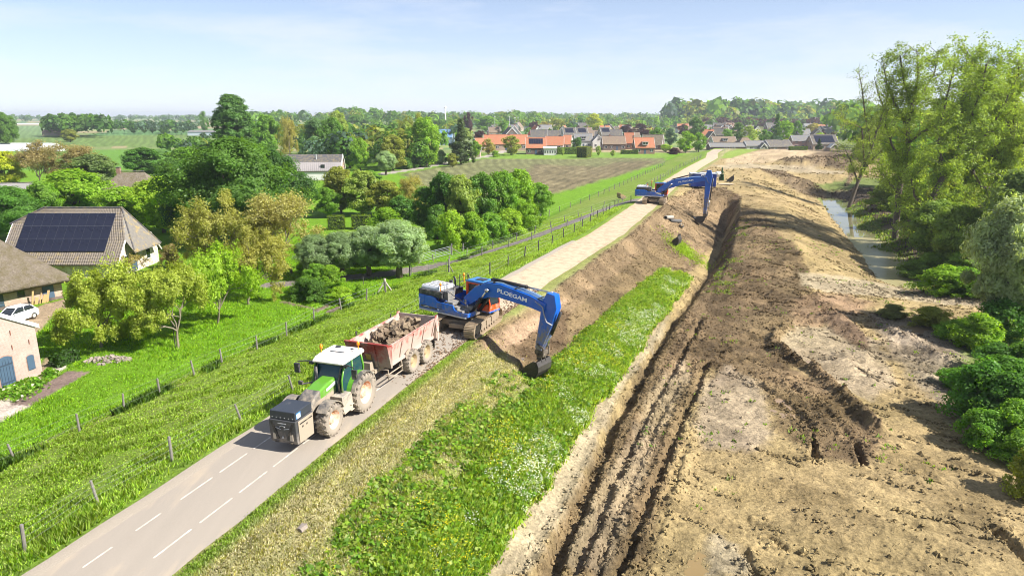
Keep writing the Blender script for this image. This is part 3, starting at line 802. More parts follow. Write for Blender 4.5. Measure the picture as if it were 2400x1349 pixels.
def road_material():
    m = bpy.data.materials.new('dusty asphalt'); m.use_nodes = True
    N = m.node_tree.nodes; L = m.node_tree.links
    b = N['Principled BSDF']; b.inputs['Roughness'].default_value = .85; b.inputs['Specular IOR Level'].default_value = .25
    tc = N.new('ShaderNodeTexCoord')
    mp = N.new('ShaderNodeMapping'); mp.inputs['Rotation'].default_value = (0, 0, math.atan2(DX, DY)); mp.inputs['Scale'].default_value = (1.4, .12, 1)
    L.new(tc.outputs['Object'], mp.inputs['Vector'])
    n1 = N.new('ShaderNodeTexNoise'); n1.inputs['Scale'].default_value = 1.0; n1.inputs['Detail'].default_value = 6; n1.inputs['Roughness'].default_value = .6
    L.new(mp.outputs['Vector'], n1.inputs['Vector'])
    n2 = N.new('ShaderNodeTexNoise'); n2.inputs['Scale'].default_value = 45; n2.inputs['Detail'].default_value = 4
    L.new(tc.outputs['Object'], n2.inputs['Vector'])
    n3 = N.new('ShaderNodeTexNoise'); n3.inputs['Scale'].default_value = .35; n3.inputs['Detail'].default_value = 7
    L.new(tc.outputs['Object'], n3.inputs['Vector'])
    # sand dragged over the road grows beyond the digging spot
    gd = N.new('ShaderNodeAttribute'); gd.attribute_name = 'sand'
    cr = N.new('ShaderNodeMix'); cr.data_type = 'RGBA'; cr.inputs['A'].default_value = (.262, .23, .192, 1); cr.inputs['B'].default_value = (.335, .29, .24, 1)
    L.new(n1.outputs['Fac'], cr.inputs['Factor'])
    c2 = N.new('ShaderNodeMix'); c2.data_type = 'RGBA'; c2.inputs['B'].default_value = (.47, .372, .255, 1)
    ma = N.new('ShaderNodeMath'); ma.operation = 'ADD'; L.new(n3.outputs['Fac'], ma.inputs[0]); L.new(gd.outputs['Fac'], ma.inputs[1])
    mb = N.new('ShaderNodeMath'); mb.operation = 'ADD'; L.new(ma.outputs[0], mb.inputs[0]); L.new(n1.outputs['Fac'], mb.inputs[1])
    mr = N.new('ShaderNodeMapRange'); mr.inputs['From Min'].default_value = 1.15; mr.inputs['From Max'].default_value = 1.75
    L.new(mb.outputs[0], mr.inputs['Value']); L.new(mr.outputs['Result'], c2.inputs['Factor']); L.new(cr.outputs['Result'], c2.inputs['A'])
    r2 = N.new('ShaderNodeMapRange'); r2.inputs['To Min'].default_value = .82; r2.inputs['To Max'].default_value = 1.18
    L.new(n2.outputs['Fac'], r2.inputs['Value'])
    n4 = N.new('ShaderNodeTexNoise'); n4.inputs['Scale'].default_value = 1.3; n4.inputs['Detail'].default_value = 8; n4.inputs['Roughness'].default_value = .72
    L.new(tc.outputs['Object'], n4.inputs['Vector'])
    ms = N.new('ShaderNodeMath'); ms.operation = 'MULTIPLY_ADD'; ms.inputs[1].default_value = .16; L.new(gd.outputs['Fac'], ms.inputs[0]); L.new(n4.outputs['Fac'], ms.inputs[2])
    m4 = N.new('ShaderNodeMapRange'); m4.inputs['From Min'].default_value = .62; m4.inputs['From Max'].default_value = .78; m4.inputs['To Max'].default_value = .5
    L.new(ms.outputs[0], m4.inputs['Value'])
    c3 = N.new('ShaderNodeMix'); c3.data_type = 'RGBA'; c3.inputs['B'].default_value = (.23, .155, .095, 1)
    L.new(m4.outputs['Result'], c3.inputs['Factor']); L.new(c2.outputs['Result'], c3.inputs['A'])
    vm = N.new('ShaderNodeVectorMath'); vm.operation = 'SCALE'; L.new(c3.outputs['Result'], vm.inputs[0]); L.new(r2.outputs['Result'], vm.inputs['Scale'])
    L.new(vm.outputs[0], b.inputs['Base Color'])
    return m
rme = strip_mesh('road', -1.95, 1.95, -14, 292, .03, 1.0, road_material(), .22, 0, 7)
co = np.empty(len(rme.vertices) * 3, np.float32); rme.vertices.foreach_get('co', co); co = co.reshape(-1, 3)
rs, ru = su(co[:, 0].astype(float), co[:, 1].astype(float))
a = rme.attributes.new('sand', 'FLOAT', 'POINT')
a.data.foreach_set('value', (np.interp(rs, [18, 25, 34, 60, 130, 200, 260], [0, .15, .65, 1.1, 1.1, .8, .4]) + .18 * smooth(1.4, 1.95, np.abs(ru))).astype(np.float32))
road = tag(mobj('road', rme), kind='structure')
shoulder_m = mat('gravel shoulder', (.31, .265, .21), rough=.95, var=.35, scale=22, bump=.6)
sh = mobj('gravel_shoulder', strip_mesh('gravel_shoulder', -2.6, -1.85, -14, 62, .014, 1.0, shoulder_m, .25, 3, 3)); tag(sh, kind='structure')
dash_m = mat('road paint', (.62, .6, .56), rough=.7, var=.12, scale=14, dust=(.45, .39, .33), dust_amt=.5, dust_scale=5, dust_low=-9, dust_top=9)
p0 = at(230, 1308, 0); p1 = at(391, 1287, 0)
for p, lo in ((p0, 0), (p1, 1)):
    s0, u0 = su(np.array([p.x]), np.array([p.y])); s0 = float(s0[0]); u0 = float(u0[0])
    for k in range(-4, 13):
        s = s0 + 2.08 * k
        if s > 21: continue
        me = strip_mesh('lane_dash', u0 - .038, u0 + .038, s - .56, s + .56, .0625, .56, dash_m)
        o = mobj('lane_dash', me, road)
# ------------------------------------------------------------------ building materials
def brick_mat(name, c1, c2, mortar, scale=1.0, rough=.9):
    if name in MATS: return MATS[name]
    m = bpy.data.materials.new(name); m.use_nodes = True
    N = m.node_tree.nodes; L = m.node_tree.links; b = N['Principled BSDF']; b.inputs['Roughness'].default_value = rough
    tc = N.new('ShaderNodeTexCoord'); sp = N.new('ShaderNodeSeparateXYZ'); L.new(tc.outputs['Object'], sp.inputs[0])
    ad = N.new('ShaderNodeMath'); ad.operation = 'ADD'; L.new(sp.outputs['X'], ad.inputs[0]); L.new(sp.outputs['Y'], ad.inputs[1])
    cb = N.new('ShaderNodeCombineXYZ'); L.new(ad.outputs[0], cb.inputs['X']); L.new(sp.outputs['Z'], cb.inputs['Y'])
    br = N.new('ShaderNodeTexBrick'); br.inputs['Scale'].default_value = 1.0 / scale
    br.inputs['Color1'].default_value = (*c1, 1); br.inputs['Color2'].default_value = (*c2, 1); br.inputs['Mortar'].default_value = (*mortar, 1)
    br.inputs['Brick Width'].default_value = .22; br.inputs['Row Height'].default_value = .075; br.inputs['Mortar Size'].default_value = .009; br.inputs['Bias'].default_value = 0
    L.new(cb.outputs[0], br.inputs['Vector'])
    nz = N.new('ShaderNodeTexNoise'); nz.inputs['Scale'].default_value = 1.1; nz.inputs['Detail'].default_value = 6; L.new(tc.outputs['Object'], nz.inputs['Vector'])
    mr = N.new('ShaderNodeMapRange'); mr.inputs['To Min'].default_value = .72; mr.inputs['To Max'].default_value = 1.28; L.new(nz.outputs['Fac'], mr.inputs['Value'])
    vm = N.new('ShaderNodeVectorMath'); vm.operation = 'SCALE'; L.new(br.outputs['Color'], vm.inputs[0]); L.new(mr.outputs['Result'], vm.inputs['Scale']); L.new(vm.outputs[0], b.inputs['Base Color'])
    bp = N.new('ShaderNodeBump'); bp.inputs['Strength'].default_value = .35; bp.inputs['Distance'].default_value = .01; bp.invert = True
    L.new(br.outputs['Fac'], bp.inputs['Height']); L.new(bp.outputs['Normal'], b.inputs['Normal'])
    MATS[name] = m
    return m

def tile_mat(name, rgb, var=.35, row=.34, moss=(.25, .2, .1), moss_amt=.2):
    if name in MATS: return MATS[name]
    m = mat(name, rgb, rough=.85, var=var, scale=3.5, dust=moss, dust_amt=moss_amt, dust_scale=1.6, dust_low=-50, dust_top=50)
    N = m.node_tree.nodes; L = m.node_tree.links; b = N['Principled BSDF']
    tc = N.new('ShaderNodeTexCoord'); wv = N.new('ShaderNodeTexWave'); wv.bands_direction = 'Z'; wv.wave_profile = 'SAW'; wv.inputs['Scale'].default_value = .31 / row
    wv.inputs['Distortion'].default_value = .6
    L.new(tc.outputs['Object'], wv.inputs['Vector'])
    bp = N.new('ShaderNodeBump'); bp.inputs['Strength'].default_value = .5; bp.inputs['Distance'].default_value = .06
    L.new(wv.outputs['Fac'], bp.inputs['Height']); L.new(bp.outputs['Normal'], b.inputs['Normal'])
    return m

def thatch_mat():
    m = mat('old thatch', (.215, .18, .14), rough=1, var=.6, scale=5.5, dust=(.15, .125, .07), dust_amt=.3, dust_scale=1.4, dust_low=-50, dust_top=50, spec=.1)
    N = m.node_tree.nodes; L = m.node_tree.links; b = N['Principled BSDF']
    tc = N.new('ShaderNodeTexCoord'); nz = N.new('ShaderNodeTexNoise'); nz.inputs['Scale'].default_value = 3.2; nz.inputs['Detail'].default_value = 10; nz.inputs['Roughness'].default_value = .75
    L.new(tc.outputs['Object'], nz.inputs['Vector'])
    bp = N.new('ShaderNodeBump'); bp.inputs['Strength'].default_value = 1; bp.inputs['Distance'].default_value = .35
    L.new(nz.outputs['Fac'], bp.inputs['Height']); L.new(bp.outputs['Normal'], b.inputs['Normal'])
    return m

pink_brick = brick_mat('pale brick', (.40, .305, .26), (.34, .25, .21), (.40, .355, .32))
red_brick = brick_mat('red brick', (.27, .13, .09), (.21, .10, .075), (.30, .25, .21))
dark_brick = brick_mat('dark brick', (.16, .10, .08), (.12, .075, .06), (.2, .18, .16))
tan_brick = brick_mat('tan brick', (.38, .28, .2), (.32, .23, .16), (.4, .35, .3))
white_wall = mat('white plaster', (.62, .6, .57), rough=.85, var=.12, scale=1.2)
cream_wall = mat('limewashed wall', (.66, .60, .52), rough=.9, var=.2, scale=2.0, dust=(.40, .27, .18), dust_amt=.22, dust_scale=2.2, dust_low=-50, dust_top=50)
white_trim = mat('white trim', (.74, .73, .71), rough=.6, var=.08)
slate_blue = mat('blue grey door paint', (.055, .095, .15), rough=.55, var=.15, scale=4)
pane = glass('window pane', (.02, .025, .03), .06)
orange_tile = tile_mat('orange tile', (.37, .125, .062), .45)
dark_tile = tile_mat('dark tile', (.075, .072, .078), .3)
brown_tile = tile_mat('brown tile', (.17, .12, .09), .3)
grey_tile = tile_mat('grey tile', (.15, .155, .17), .25)
light_roof = mat('pale flat roof', (.5, .5, .5), rough=.7, var=.15, scale=.4)
blue_roof = mat('blue sheet roof', (.12, .22, .36), rough=.5, var=.15, scale=.5)
thatch = thatch_mat()
solar_m = mat('solar panel', (.012, .014, .028), rough=.18, var=.3, scale=.8)
bare_wood = mat('bare timber', (.55, .36, .17), rough=.8, var=.3, scale=7)

def gable_house(p, rz, L, D, eave, ridge, wallm, roofm, label, cat='house', hip=0.0, over=.35, windows=2, chimney=None, solar=0, dormer=False, gable_win=True, group=None, name='house', win_m=None, door=True, both=True):
    """house with its ridge along local x; front is -y"""
    r = empty(name, p, rz, label, cat, group)
    hl, hd = L / 2, D / 2
    w = MB()
    w.prism([(-hd, -.6), (hd, -.6), (hd, eave), (0, ridge - .12), (-hd, eave)], -hl, hl, 'x') if hip == 0 else w.box((0, 0, eave / 2 - .3), (L, D, eave + .6))
    w.build('wall', wallm, r)
    t = .18; k = (ridge - eave) / hd; oz = eave - over * k
    if hip == 0:
        for sy in (-1, 1):
            m = MB(); m.prism([(0, ridge + t), (sy * (hd + over), oz + t), (sy * (hd + over), oz), (0, ridge)], -hl - over * .6, hl + over * .6, 'x')
            rf = m.build('roof', roofm, r)
            if sy < 0: rf0 = rf
        m = MB()
        for sx in (-1, 1):
            for sy in (-1, 1): m.prism([(0, ridge + t + .02), (0, ridge - .2), (sy * (hd + over), oz - .2), (sy * (hd + over), oz + t + .02)], sx * (hl + over * .6), sx * (hl + over * .6 + .06), 'x')
        build_each(m, 'verge_board', white_trim, r)
    else:
        m = MB(); a = hl + over; d = hd + over; h = hl - hip
        m._add([(-a, -d, oz), (a, -d, oz), (a, d, oz), (-a, d, oz), (-h, 0, ridge), (h, 0, ridge), (-a, -d, oz - t), (a, -d, oz - t), (a, d, oz - t), (-a, d, oz - t)],
               [(0, 1, 5, 4), (1, 2, 5), (2, 3, 4, 5), (3, 0, 4), (0, 6, 7, 1), (1, 7, 8, 2), (2, 8, 9, 3), (3, 9, 6, 0), (6, 9, 8, 7)])
        rf0 = m.build('roof', roofm, r)
    m = MB(); m.tube([(-hl if hip == 0 else -(hl - hip), 0, ridge + t), (hl if hip == 0 else hl - hip, 0, ridge + t)], .12, 6); m.build('ridge_tile', dark_tile if roofm is not orange_tile else orange_tile, rf0)
    if chimney is not None:
        for cx in chimney:
            m = MB(); m.box((cx, .0, ridge + .35), (.75, .75, 1.3)); ch = m.build('chimney', red_brick, r)
            m = MB(); m.box((cx, 0, ridge + 1.03), (.9, .9, .1)); m.build('chimney_cap', dark_tile, ch)
    def win(x, y, z, ww, wh, ax):
        m = MB(); s = (ww, .08, wh) if ax == 'y' else (.08, ww, wh); m.box((x, y, z), s); f = m.build('window', white_trim, r)
        m = MB(); d = -.045 if (y < 0 if ax == 'y' else x < 0) else .045
        if ax == 'y': m.box((x - ww * .24, y + d, z), (ww * .4, .02, wh * .82)); m.box((x + ww * .24, y + d, z), (ww * .4, .02, wh * .82))
        else: m.box((x + d, y - ww * .24, z), (.02, ww * .4, wh * .82)); m.box((x + d, y + ww * .24, z), (.02, ww * .4, wh * .82))
        build_each(m, 'pane', win_m or pane, f)
    if windows and eave > 1.6:
        for i in range(windows):
            x = -hl + L * (i + .5) / windows
            if door and i == windows // 2 and windows > 2:
                m = MB(); m.box((x, -hd - .02, 1.05), (.95, .08, 2.1)); m.build('door', slate_blue, r)
            else: win(x, -hd - .02, min(1.55, eave * .55), min(1.5, L / windows * .55), min(1.3, eave * .5), 'y')
            if eave > 4.2: win(x, -hd - .02, 4.0, min(1.3, L / windows * .5), 1.2, 'y')
    if gable_win and hip == 0:
        for sx in ((-1, 1) if both else (-1,)):
            win(sx * (hl + .02), 0, eave + (ridge - eave) * .3, 1.2, 1.2, 'x')
            for yy in (-D * .25, D * .25): win(sx * (hl + .02), yy, 1.5, 1.1, 1.4, 'x')
    if solar:
        an = math.atan2(ridge - eave, hd); sl = math.hypot(ridge - eave, hd)
        n = int(L * .8 / 1.1); rows = max(1, int(sl * .75 / 1.7))
        for i in range(n):
            for q in range(rows):
                d = sl * .12 + 1.72 * (q + .5)
                m = MB(); m.box((0, 0, 0), (1.04, 1.66, .05))
                o = m.build('solar_panel', solar_m, rf0)
                o.location = (-n * .55 + .55 + i * 1.1, -d * math.cos(an), ridge + t + .07 - d * math.sin(an)); o.rotation_euler = (an, 0, 0)
    if dormer:
        y0 = -hd * .62; zc = eave + (ridge - eave) * .36
        m = MB(); m.box((0, y0, zc + .3), (2.6, hd * .9, 1.2)); dm = m.build('dormer', white_wall, r)
        m = MB(); m.box((0, y0 - .1, zc + .95), (2.9, hd, .14)); m.build('dormer_roof', grey_tile, dm)
        m = MB(); m.box((-.6, y0 - hd * .45 - .02, zc + .35), (.9, .05, .75)); m.box((.6, y0 - hd * .45 - .02, zc + .35), (.9, .05, .75)); build_each(m, 'pane', pane, dm)
    return r

def tile_surface(name, A, B, C, D, mt, parent, nc, nr, amp=.045):
    """pantiles as real relief on the quad A(bottom left) B(bottom right) C(top right) D(top left)"""
    A, B, C, D = map(np.array, (A, B, C, D))
    nrm = np.cross(B - A, D - A); nrm = nrm / np.linalg.norm(nrm)
    cols = np.arange(nc * 4 + 1) / (nc * 4); rows = []
    for r_ in range(nr): rows += [(r_ / nr, 0.0), ((r_ + 1) / nr - 1e-4, -.035)]
    V = []
    prof = [0, .7, 1, .7]
    for tr, off in rows:
        P = (A[None] * (1 - cols[:, None]) + B[None] * cols[:, None]) * (1 - tr) + (D[None] * (1 - cols[:, None]) + C[None] * cols[:, None]) * tr
        h = np.array([prof[i % 4] for i in range(len(cols))]) * amp + off + .04
        V.append(P + nrm[None] * h[:, None])
    n = len(cols)
    F = [(i * n + j, i * n + j + 1, (i + 1) * n + j + 1, (i + 1) * n + j) for i in range(len(rows) - 1) for j in range(n - 1)]
    o = mobj(name, np_mesh(name, np.concatenate(V), F, mt, smooth=False), parent); o['kind'] = 'stuff'
    return o

GZ = -3.72
# ---- brick farm building at the lower left; its gable looks over the garden to the dike
def brick_building():
    c = Vector((-32.9, 44.95, GZ)); ang = math.atan2(.28, .96)
    # local: x along the gable towards the camera side, y into the building (away from the dike)
    r = empty('brick_barn', c, 0, 'pale brick farm building with white roof edge and blue door by the garden path', 'building')
    ex = Vector((-.28, -.96, 0)); ey = Vector((-.96, .28, 0))
    M = Matrix(((ex.x, ey.x, 0, 0), (ex.y, ey.y, 0, 0), (0, 0, 1, 0), (0, 0, 0, 1)))
    W = 9.6; ev = 3.55; rd = 6.4
    m = MB(M); m.prism([(0, -.5), (W, -.5), (W, ev), (W / 2, rd), (0, ev)], 0, 10); w = m.build('wall', pink_brick, r)
    def opening(x, z, ww, wh, nm, mt, arch=True):
        m = MB(M); pr = [(x - ww / 2, z), (x + ww / 2, z), (x + ww / 2, z + wh)]
        if arch: pr += [(x + ww * .25, z + wh + ww * .13), (x, z + wh + ww * .17), (x - ww * .25, z + wh + ww * .13)]
        pr += [(x - ww / 2, z + wh)]
        f = [((a - x) * 1.14 + x, (b - z - wh / 2) * 1.06 + z + wh / 2) for a, b in pr]
        m.prism(f, -.02, .05); fr = m.build(nm + '_surround' if nm != 'window' else 'window_frame', mat('brick arch', (.32, .2, .15), rough=.9, var=.2), r)
        m = MB(M); m.prism(pr, -.06, .03); d = m.build(nm, mt, r, bevel=.01)
        return d
    opening(.72, .75, .5, .95, 'window', slate_blue)
    d = opening(2.45, .1, 1.0, 2.0, 'door', slate_blue)
    m = MB(M)
    for k in range(5): m.box((2.05 + k * .2, -.07, 1.1), (.012, .015, 1.9))
    for z in (.5, 1.7): m.box((2.45, -.075, z), (.9, .015, .08))
    build_each(m, 'door_batten', mat('dark hinge', (.03, .05, .08), rough=.6), d)
    opening(2.98, 3.0, .7, 1.0, 'window', pane, False)
    m = MB(M)
    for x, z in ((1.75, 3.7), (1.8, 2.7), (.6, 2.7), (3.6, 4.4)): m.box((x, -.03, z), (.05, .04, .32))
    build_each(m, 'wall_anchor', mat('rusty anchor', (.22, .08, .05), rough=.8), r)
    for s0, s1 in (((-.25, ev - .12), (W / 2, rd + .05)), ((W + .25, ev - .12), (W / 2, rd + .05))):
        m = MB(M); m.prism([s0, s1, (s1[0], s1[1] + .3), (s0[0], s0[1] + .3)], -.12, .22); m.build('verge_board', white_trim, r, bevel=.01)
        m = MB(M); m.prism([(s0[0], s0[1] + .02), (s1[0], s1[1] + .02), (s1[0], s1[1] + .18), (s0[0], s0[1] + .18)], .222, 10.2); m.build('roof', brown_tile, r)
    return r
brick_building()

# ---- thatched barn with the big dark doors
def thatched_barn():
    B = Vector((-44.6, 65.6, GZ)); w = Vector((-.57, -.82, 0)); n = Vector((-.82, .57, 0))
    r = empty('thatched_barn', B, 0, 'large thatched barn with big dark doors and a low sagging eave', 'barn')
    M = Matrix(((w.x, n.x, 0, 0), (w.y, n.y, 0, 0), (0, 0, 1, 0), (0, 0, 0, 1)))
    L, D, ev, rd = 22.0, 13.0, 2.9, 9.2
    m = MB(M); m.box((L / 2, D / 2, ev / 2 - .4), (L, D, ev + .8)); m.build('wall', mat('plastered brick', (.47, .36, .27), rough=.9, var=.2, scale=1.3, dust=(.33, .24, .19), dust_amt=.3, dust_scale=1.5, dust_low=-1, dust_top=4), r)
    # hipped thatch as a softly sagging grid
    o = .95; hip = 6.0; nx, ny = 44, 30
    V = []; F = []
    for i in range(nx + 1):
        for j in range(ny + 1):
            x = -o + (L + 2 * o) * i / nx; y = -o + (D + 2 * o) * j / ny
            h = min((y + o), (D + o - y), (x + o) * (D / 2 + o) / (hip + o), (L + o - x) * (D / 2 + o) / (hip + o)) / (D / 2 + o)
            z = (ev - .75) + (rd - ev + .75) * h - .25 * math.sin(math.pi * min(1, h)) + .1 * (float(fbm(np.array([x * .6]), np.array([y * .6]), 81, 3)[0]) - .5)
            V.append((x, y, z))
    top = len(V)
    for (x, y, z) in V[:top]: V.append((x, y, z - .38))
    id_ = lambda i, j, k=0: k * top + i * (ny + 1) + j
    for i in range(nx):
        for j in range(ny):
            F.append((id_(i, j), id_(i + 1, j), id_(i + 1, j + 1), id_(i, j + 1))); F.append((id_(i, j + 1, 1), id_(i + 1, j + 1, 1), id_(i + 1, j, 1), id_(i, j, 1)))
    for i in range(nx):
        for j in (0, ny): F.append((id_(i, j), id_(i + 1, j), id_(i + 1, j, 1), id_(i, j, 1)))
    for j in range(ny):
        for i in (0, nx): F.append((id_(i, j), id_(i, j + 1), id_(i, j + 1, 1), id_(i, j, 1)))
    m = MB(M); m._add(V, F); m.build('thatch_roof', thatch, r, smooth=True)
    def opening(x0, x1, z1, nm, mt, arch):
        m = MB(M); pr = [(x0, 0), (x1, 0), (x1, z1), (x0 + (x1 - x0) * .75, z1 + arch * .8), ((x0 + x1) / 2, z1 + arch), (x0 + (x1 - x0) * .25, z1 + arch * .8), (x0, z1)]
        m.prism(pr, -.05, .05); return m.build(nm, mt, r, bevel=.01)
    door = opening(5.0, 8.4, 2.0, 'barn_door', mat('dark slate door', (.03, .05, .07), rough=.55, var=.2), .4)
    m = MB(M); m.box((6.7, -.055, 1.1), (.05, .02, 2.2)); m.box((6.7, -.055, .6), (3.3, .02, .08)); m.build('door_rail', slate_blue, door)
    opening(.75, 1.75, 1.75, 'door', slate_blue, .25)
    m = MB(M); m.box((3.55, -.03, 1.45), (.62, .1, .95)); f = m.build('window_frame', mat('dark frame', (.06, .07, .08)), r)
    m = MB(M); m.box((3.55, -.085, 1.45), (.5, .02, .82)); m.build('pane', pane, f)
    m = MB(M); m.box((L / 2, -.02, .12), (L, .06, .5)); m.build('plinth', dark_brick, r)
    # boards leaning on the wall by the blue door
    rr = random.Random(5)
    lab = ['tallest pale board leaning on the barn wall', 'short wide orange board leaning on the barn wall', 'narrow orange lath propped at a slant by the barn window', 'pale square board next to the blue barn door', 'long orange plank leaning beside the blue barn door']
    for k in range(5):
        x = 2.9 - k * .32
        P = B + w * x - n * .35
        s = empty('timber_board', (P.x, P.y, GZ + .1), math.atan2(w.y, w.x), lab[k], 'board', 'boards leaning on the barn wall')
        bpy.data.objects.remove(s)
        m = MB(); hh = [1.5, .8, 1.15, .95, 1.3][k]; m.box((0, 0, hh / 2), ([.16, .3, .1, .34, .2][k], .04, hh))
        o = mobj('timber_board', m.mesh('timber_board', bare_wood)); o.location = (P.x, P.y, GZ + .05); o.rotation_euler = (.28, rr.uniform(-.25, .25), math.atan2(w.y, w.x) + math.pi)
        tag(o, lab[k], 'board', 'boards leaning on the barn wall')
thatched_barn()

# ---- tiled farmhouse with the solar roof
def solar_farmhouse():
    x0, x1, y0, y1 = -56.8, -43.9, 74.4, 83.2
    ym = (y0 + y1) / 2; ev = GZ + 2.15; rz_ = 3.55; ov = .45
    r = empty('farmhouse', ((x0 + x1) / 2, ym, GZ), 0, 'white walled farmhouse with brown tiles and a big black solar roof', 'house')
    off = Vector(((x0 + x1) / 2, ym, GZ)); M = Matrix.Translation(-off)
    k = (rz_ - ev) / (ym - y0)
    HX = {-1: 2.7, 1: 1.25}; HZ = {-1: rz_ - 1.5, 1: .3}          # a small half hip on the left, a deep one over the white gable
    YH = {q: (rz_ - HZ[q]) / k for q in HZ}
    hx, hz, yh = HX[1], HZ[1], YH[1]
    m = MB(M); m.prism([(y0, GZ - .5), (y1, GZ - .5), (y1, ev - .1), (ym + yh, hz - .25), (ym - yh, hz - .25), (y0, ev - .1)], x0, x1, 'x'); m.build('wall', cream_wall, r)
    tm = tile_mat('weathered pantile', (.165, .138, .112), .4, moss=(.30, .23, .09), moss_amt=.06)
    ez = ev - ov * k
    xa, xb = x0 - .25, x1 + .25
    # main slopes below half hip height, then narrowing to the ridge
    for sy, ya, in ((-1, y0 - ov), (1, y1 + ov)):
        s = 1 if sy < 0 else -1
        pt = lambda x, z: (x, ym + sy * (rz_ - z) / k, z)
        quads = [(pt(xa, ez), pt(xb, ez), pt(xb, HZ[1]), pt(xa, HZ[1])), (pt(xa, HZ[1]), pt(xb, HZ[1]), pt(x1 - HX[1] + (xb - x1 + HX[1]) * (rz_ - HZ[-1]) / (rz_ - HZ[1]), HZ[-1]), pt(xa, HZ[-1])),
                 (pt(xa, HZ[-1]), pt(x1 - HX[1] + (xb - x1 + HX[1]) * (rz_ - HZ[-1]) / (rz_ - HZ[1]), HZ[-1]), (x1 - HX[1], ym, rz_), (x0 + HX[-1], ym, rz_))]
        m = MB(M)
        for q in quads: m.poly(q)
        m.poly([(xa, ya, ez - .12), (xb, ya, ez - .12), (xb, ya, ez), (xa, ya, ez)])
        rf = m.build('roof', tm, r)
        if sy < 0:
            for (a, b, c, d), nr in ((quads[0], 8), (quads[1], 6), (quads[2], 5)):
                P = [tuple(np.array(v) - np.array(off)) for v in (a, b, c, d)]
                tile_surface('roof_tile_relief', *P, tm, r, 52, nr)
            an = math.atan2(rz_ - ez, ym - ya); sl = math.hypot(rz_ - ez, ym - ya)
            pm = MB(); pm.box((0, 0, 0), (.99, 1.63, .05)); pme = pm.mesh('solar_panel', solar_m)
            fm = MB(); fm.box((0, .83, .0), (1.0, .035, .045)); fm.box((.505, 0, 0), (.014, 1.63, .045)); fme = fm.mesh('panel_edge', mat('panel rail', (.07, .075, .09), rough=.35, var=.2))
            for i in range(10):
                for q in range(3):
                    dd = 1.62 + 1.68 * (q + .5)
                    P = Vector((-55.6 + i * 1.01 + .5, ya + dd * math.cos(an), ez + dd * math.sin(an))) + Vector((0, -math.sin(an), math.cos(an))) * .16
                    o = bpy.data.objects.new('solar_panel', pme); COL.objects.link(o); o.parent = rf; o.location = P - off; o.rotation_euler = (an, 0, 0)
                    # one thin edge strip per panel, drawn into the panel mesh
            me2 = pm.mesh('solar_panel', solar_m)
            bm = bmesh.new(); bm.from_mesh(pme); bm2 = fme; bm.from_mesh(bm2)
            pme.materials.append(fme.materials[0])
            nf = len(pme.polygons)
            bm.faces.ensure_lookup_table()
            for i, f in enumerate(bm.faces): f.material_index = 1 if i >= nf else 0
            bm.to_mesh(pme); bm.free()
    for sx, xe in ((-1, xa), (1, xb)):
        xr = x0 + HX[-1] if sx < 0 else x1 - HX[1]
        hz_, yh_ = HZ[sx], YH[sx]; e = 1.0 if sx > 0 else .25
        sl = (rz_ - hz_) / max(.3, abs(xe - xr))
        P = [(xe + sx * e, ym - yh_ - .2, hz_ - sl * e * .6), (xe + sx * e, ym + yh_ + .2, hz_ - sl * e * .6), (xr, ym, rz_ + .1)]
        m = MB(M); m.poly(P); m.poly([(a, b, c - .14) for a, b, c in P]); m.poly([P[0], P[1], (P[1][0], P[1][1], P[1][2] - .14), (P[0][0], P[0][1], P[0][2] - .14)])
        for q in (P[0], P[1]):
            s_ = ym + (-1 if q[1] < ym else 1) * yh_
            m.poly([q, (xr, ym, rz_ + .1), (xe, s_, hz_), (xe, s_, hz_ - .1)])
        m.build('half_hip', tile_mat('grey weathered tile', (.175, .16, .142), .3, moss=(.45, .3, .04), moss_amt=.08), r)
        m = MB(M); m.tube([(xr, ym, rz_ + .14), P[0]], .09, 6); m.tube([(xr, ym, rz_ + .14), P[1]], .09, 6); m.build('hip_tile', dark_tile, r)
        for sy in (-1, 1):
            m = MB(M); m.tube([(xe, ym + sy * yh_, hz_ - .02), (xe, (y0 - ov) if sy < 0 else (y1 + ov), ez - .02)], .1, 4); m.build('verge_board', white_trim, r)
    m = MB(M); m.tube([(x0 + HX[-1], ym, rz_ + .08), (x1 - HX[1], ym, rz_ + .08)], .12, 6); m.build('ridge_tile', dark_tile, r)
    for yy, zz, ww, hh, nm in ((77.5, 1.3, 1.3, 2.2, 'door'), (80.8, 1.6, 1.0, 1.3, 'window'), (76.0, 1.7, .8, 1.2, 'window'), (78.8, 3.0, .9, .9, 'window')):
        m = MB(M); m.box((x1 + .03, yy, GZ + zz), (.08, ww, hh)); f = m.build(nm, slate_blue if nm == 'door' else white_trim, r)
        if nm == 'window':
            m = MB(M); m.box((x1 + .075, yy, GZ + zz), (.02, ww * .8, hh * .84)); m.build('pane', pane, f)
solar_farmhouse()

# ---- the other farm roofs among the trees
def on(px, py): 
    p = at(px, py); return (p.x, p.y, z_at(p.x, p.y))
p = at(40, 520); hh = height_for(p, 432)
gable_house((p.x - 2, p.y, GZ), .35, 13, 9, 3.0, max(6, hh), white_wall, mat('old grey sheet roof', (.22, .21, .2), rough=.8, var=.2, scale=1), 'long farm shed with a grey roof and white gable edge behind the flowering chestnut', 'shed', windows=3)
p = at(318, 470); hh = height_for(p, 403)
gable_house((p.x, p.y, GZ), .1, 10, 8, 2.6, hh, red_brick, thatch, 'low thatched cottage with a brick chimney half hidden by trees', 'house', hip=2.5, chimney=[-2.6], windows=2)
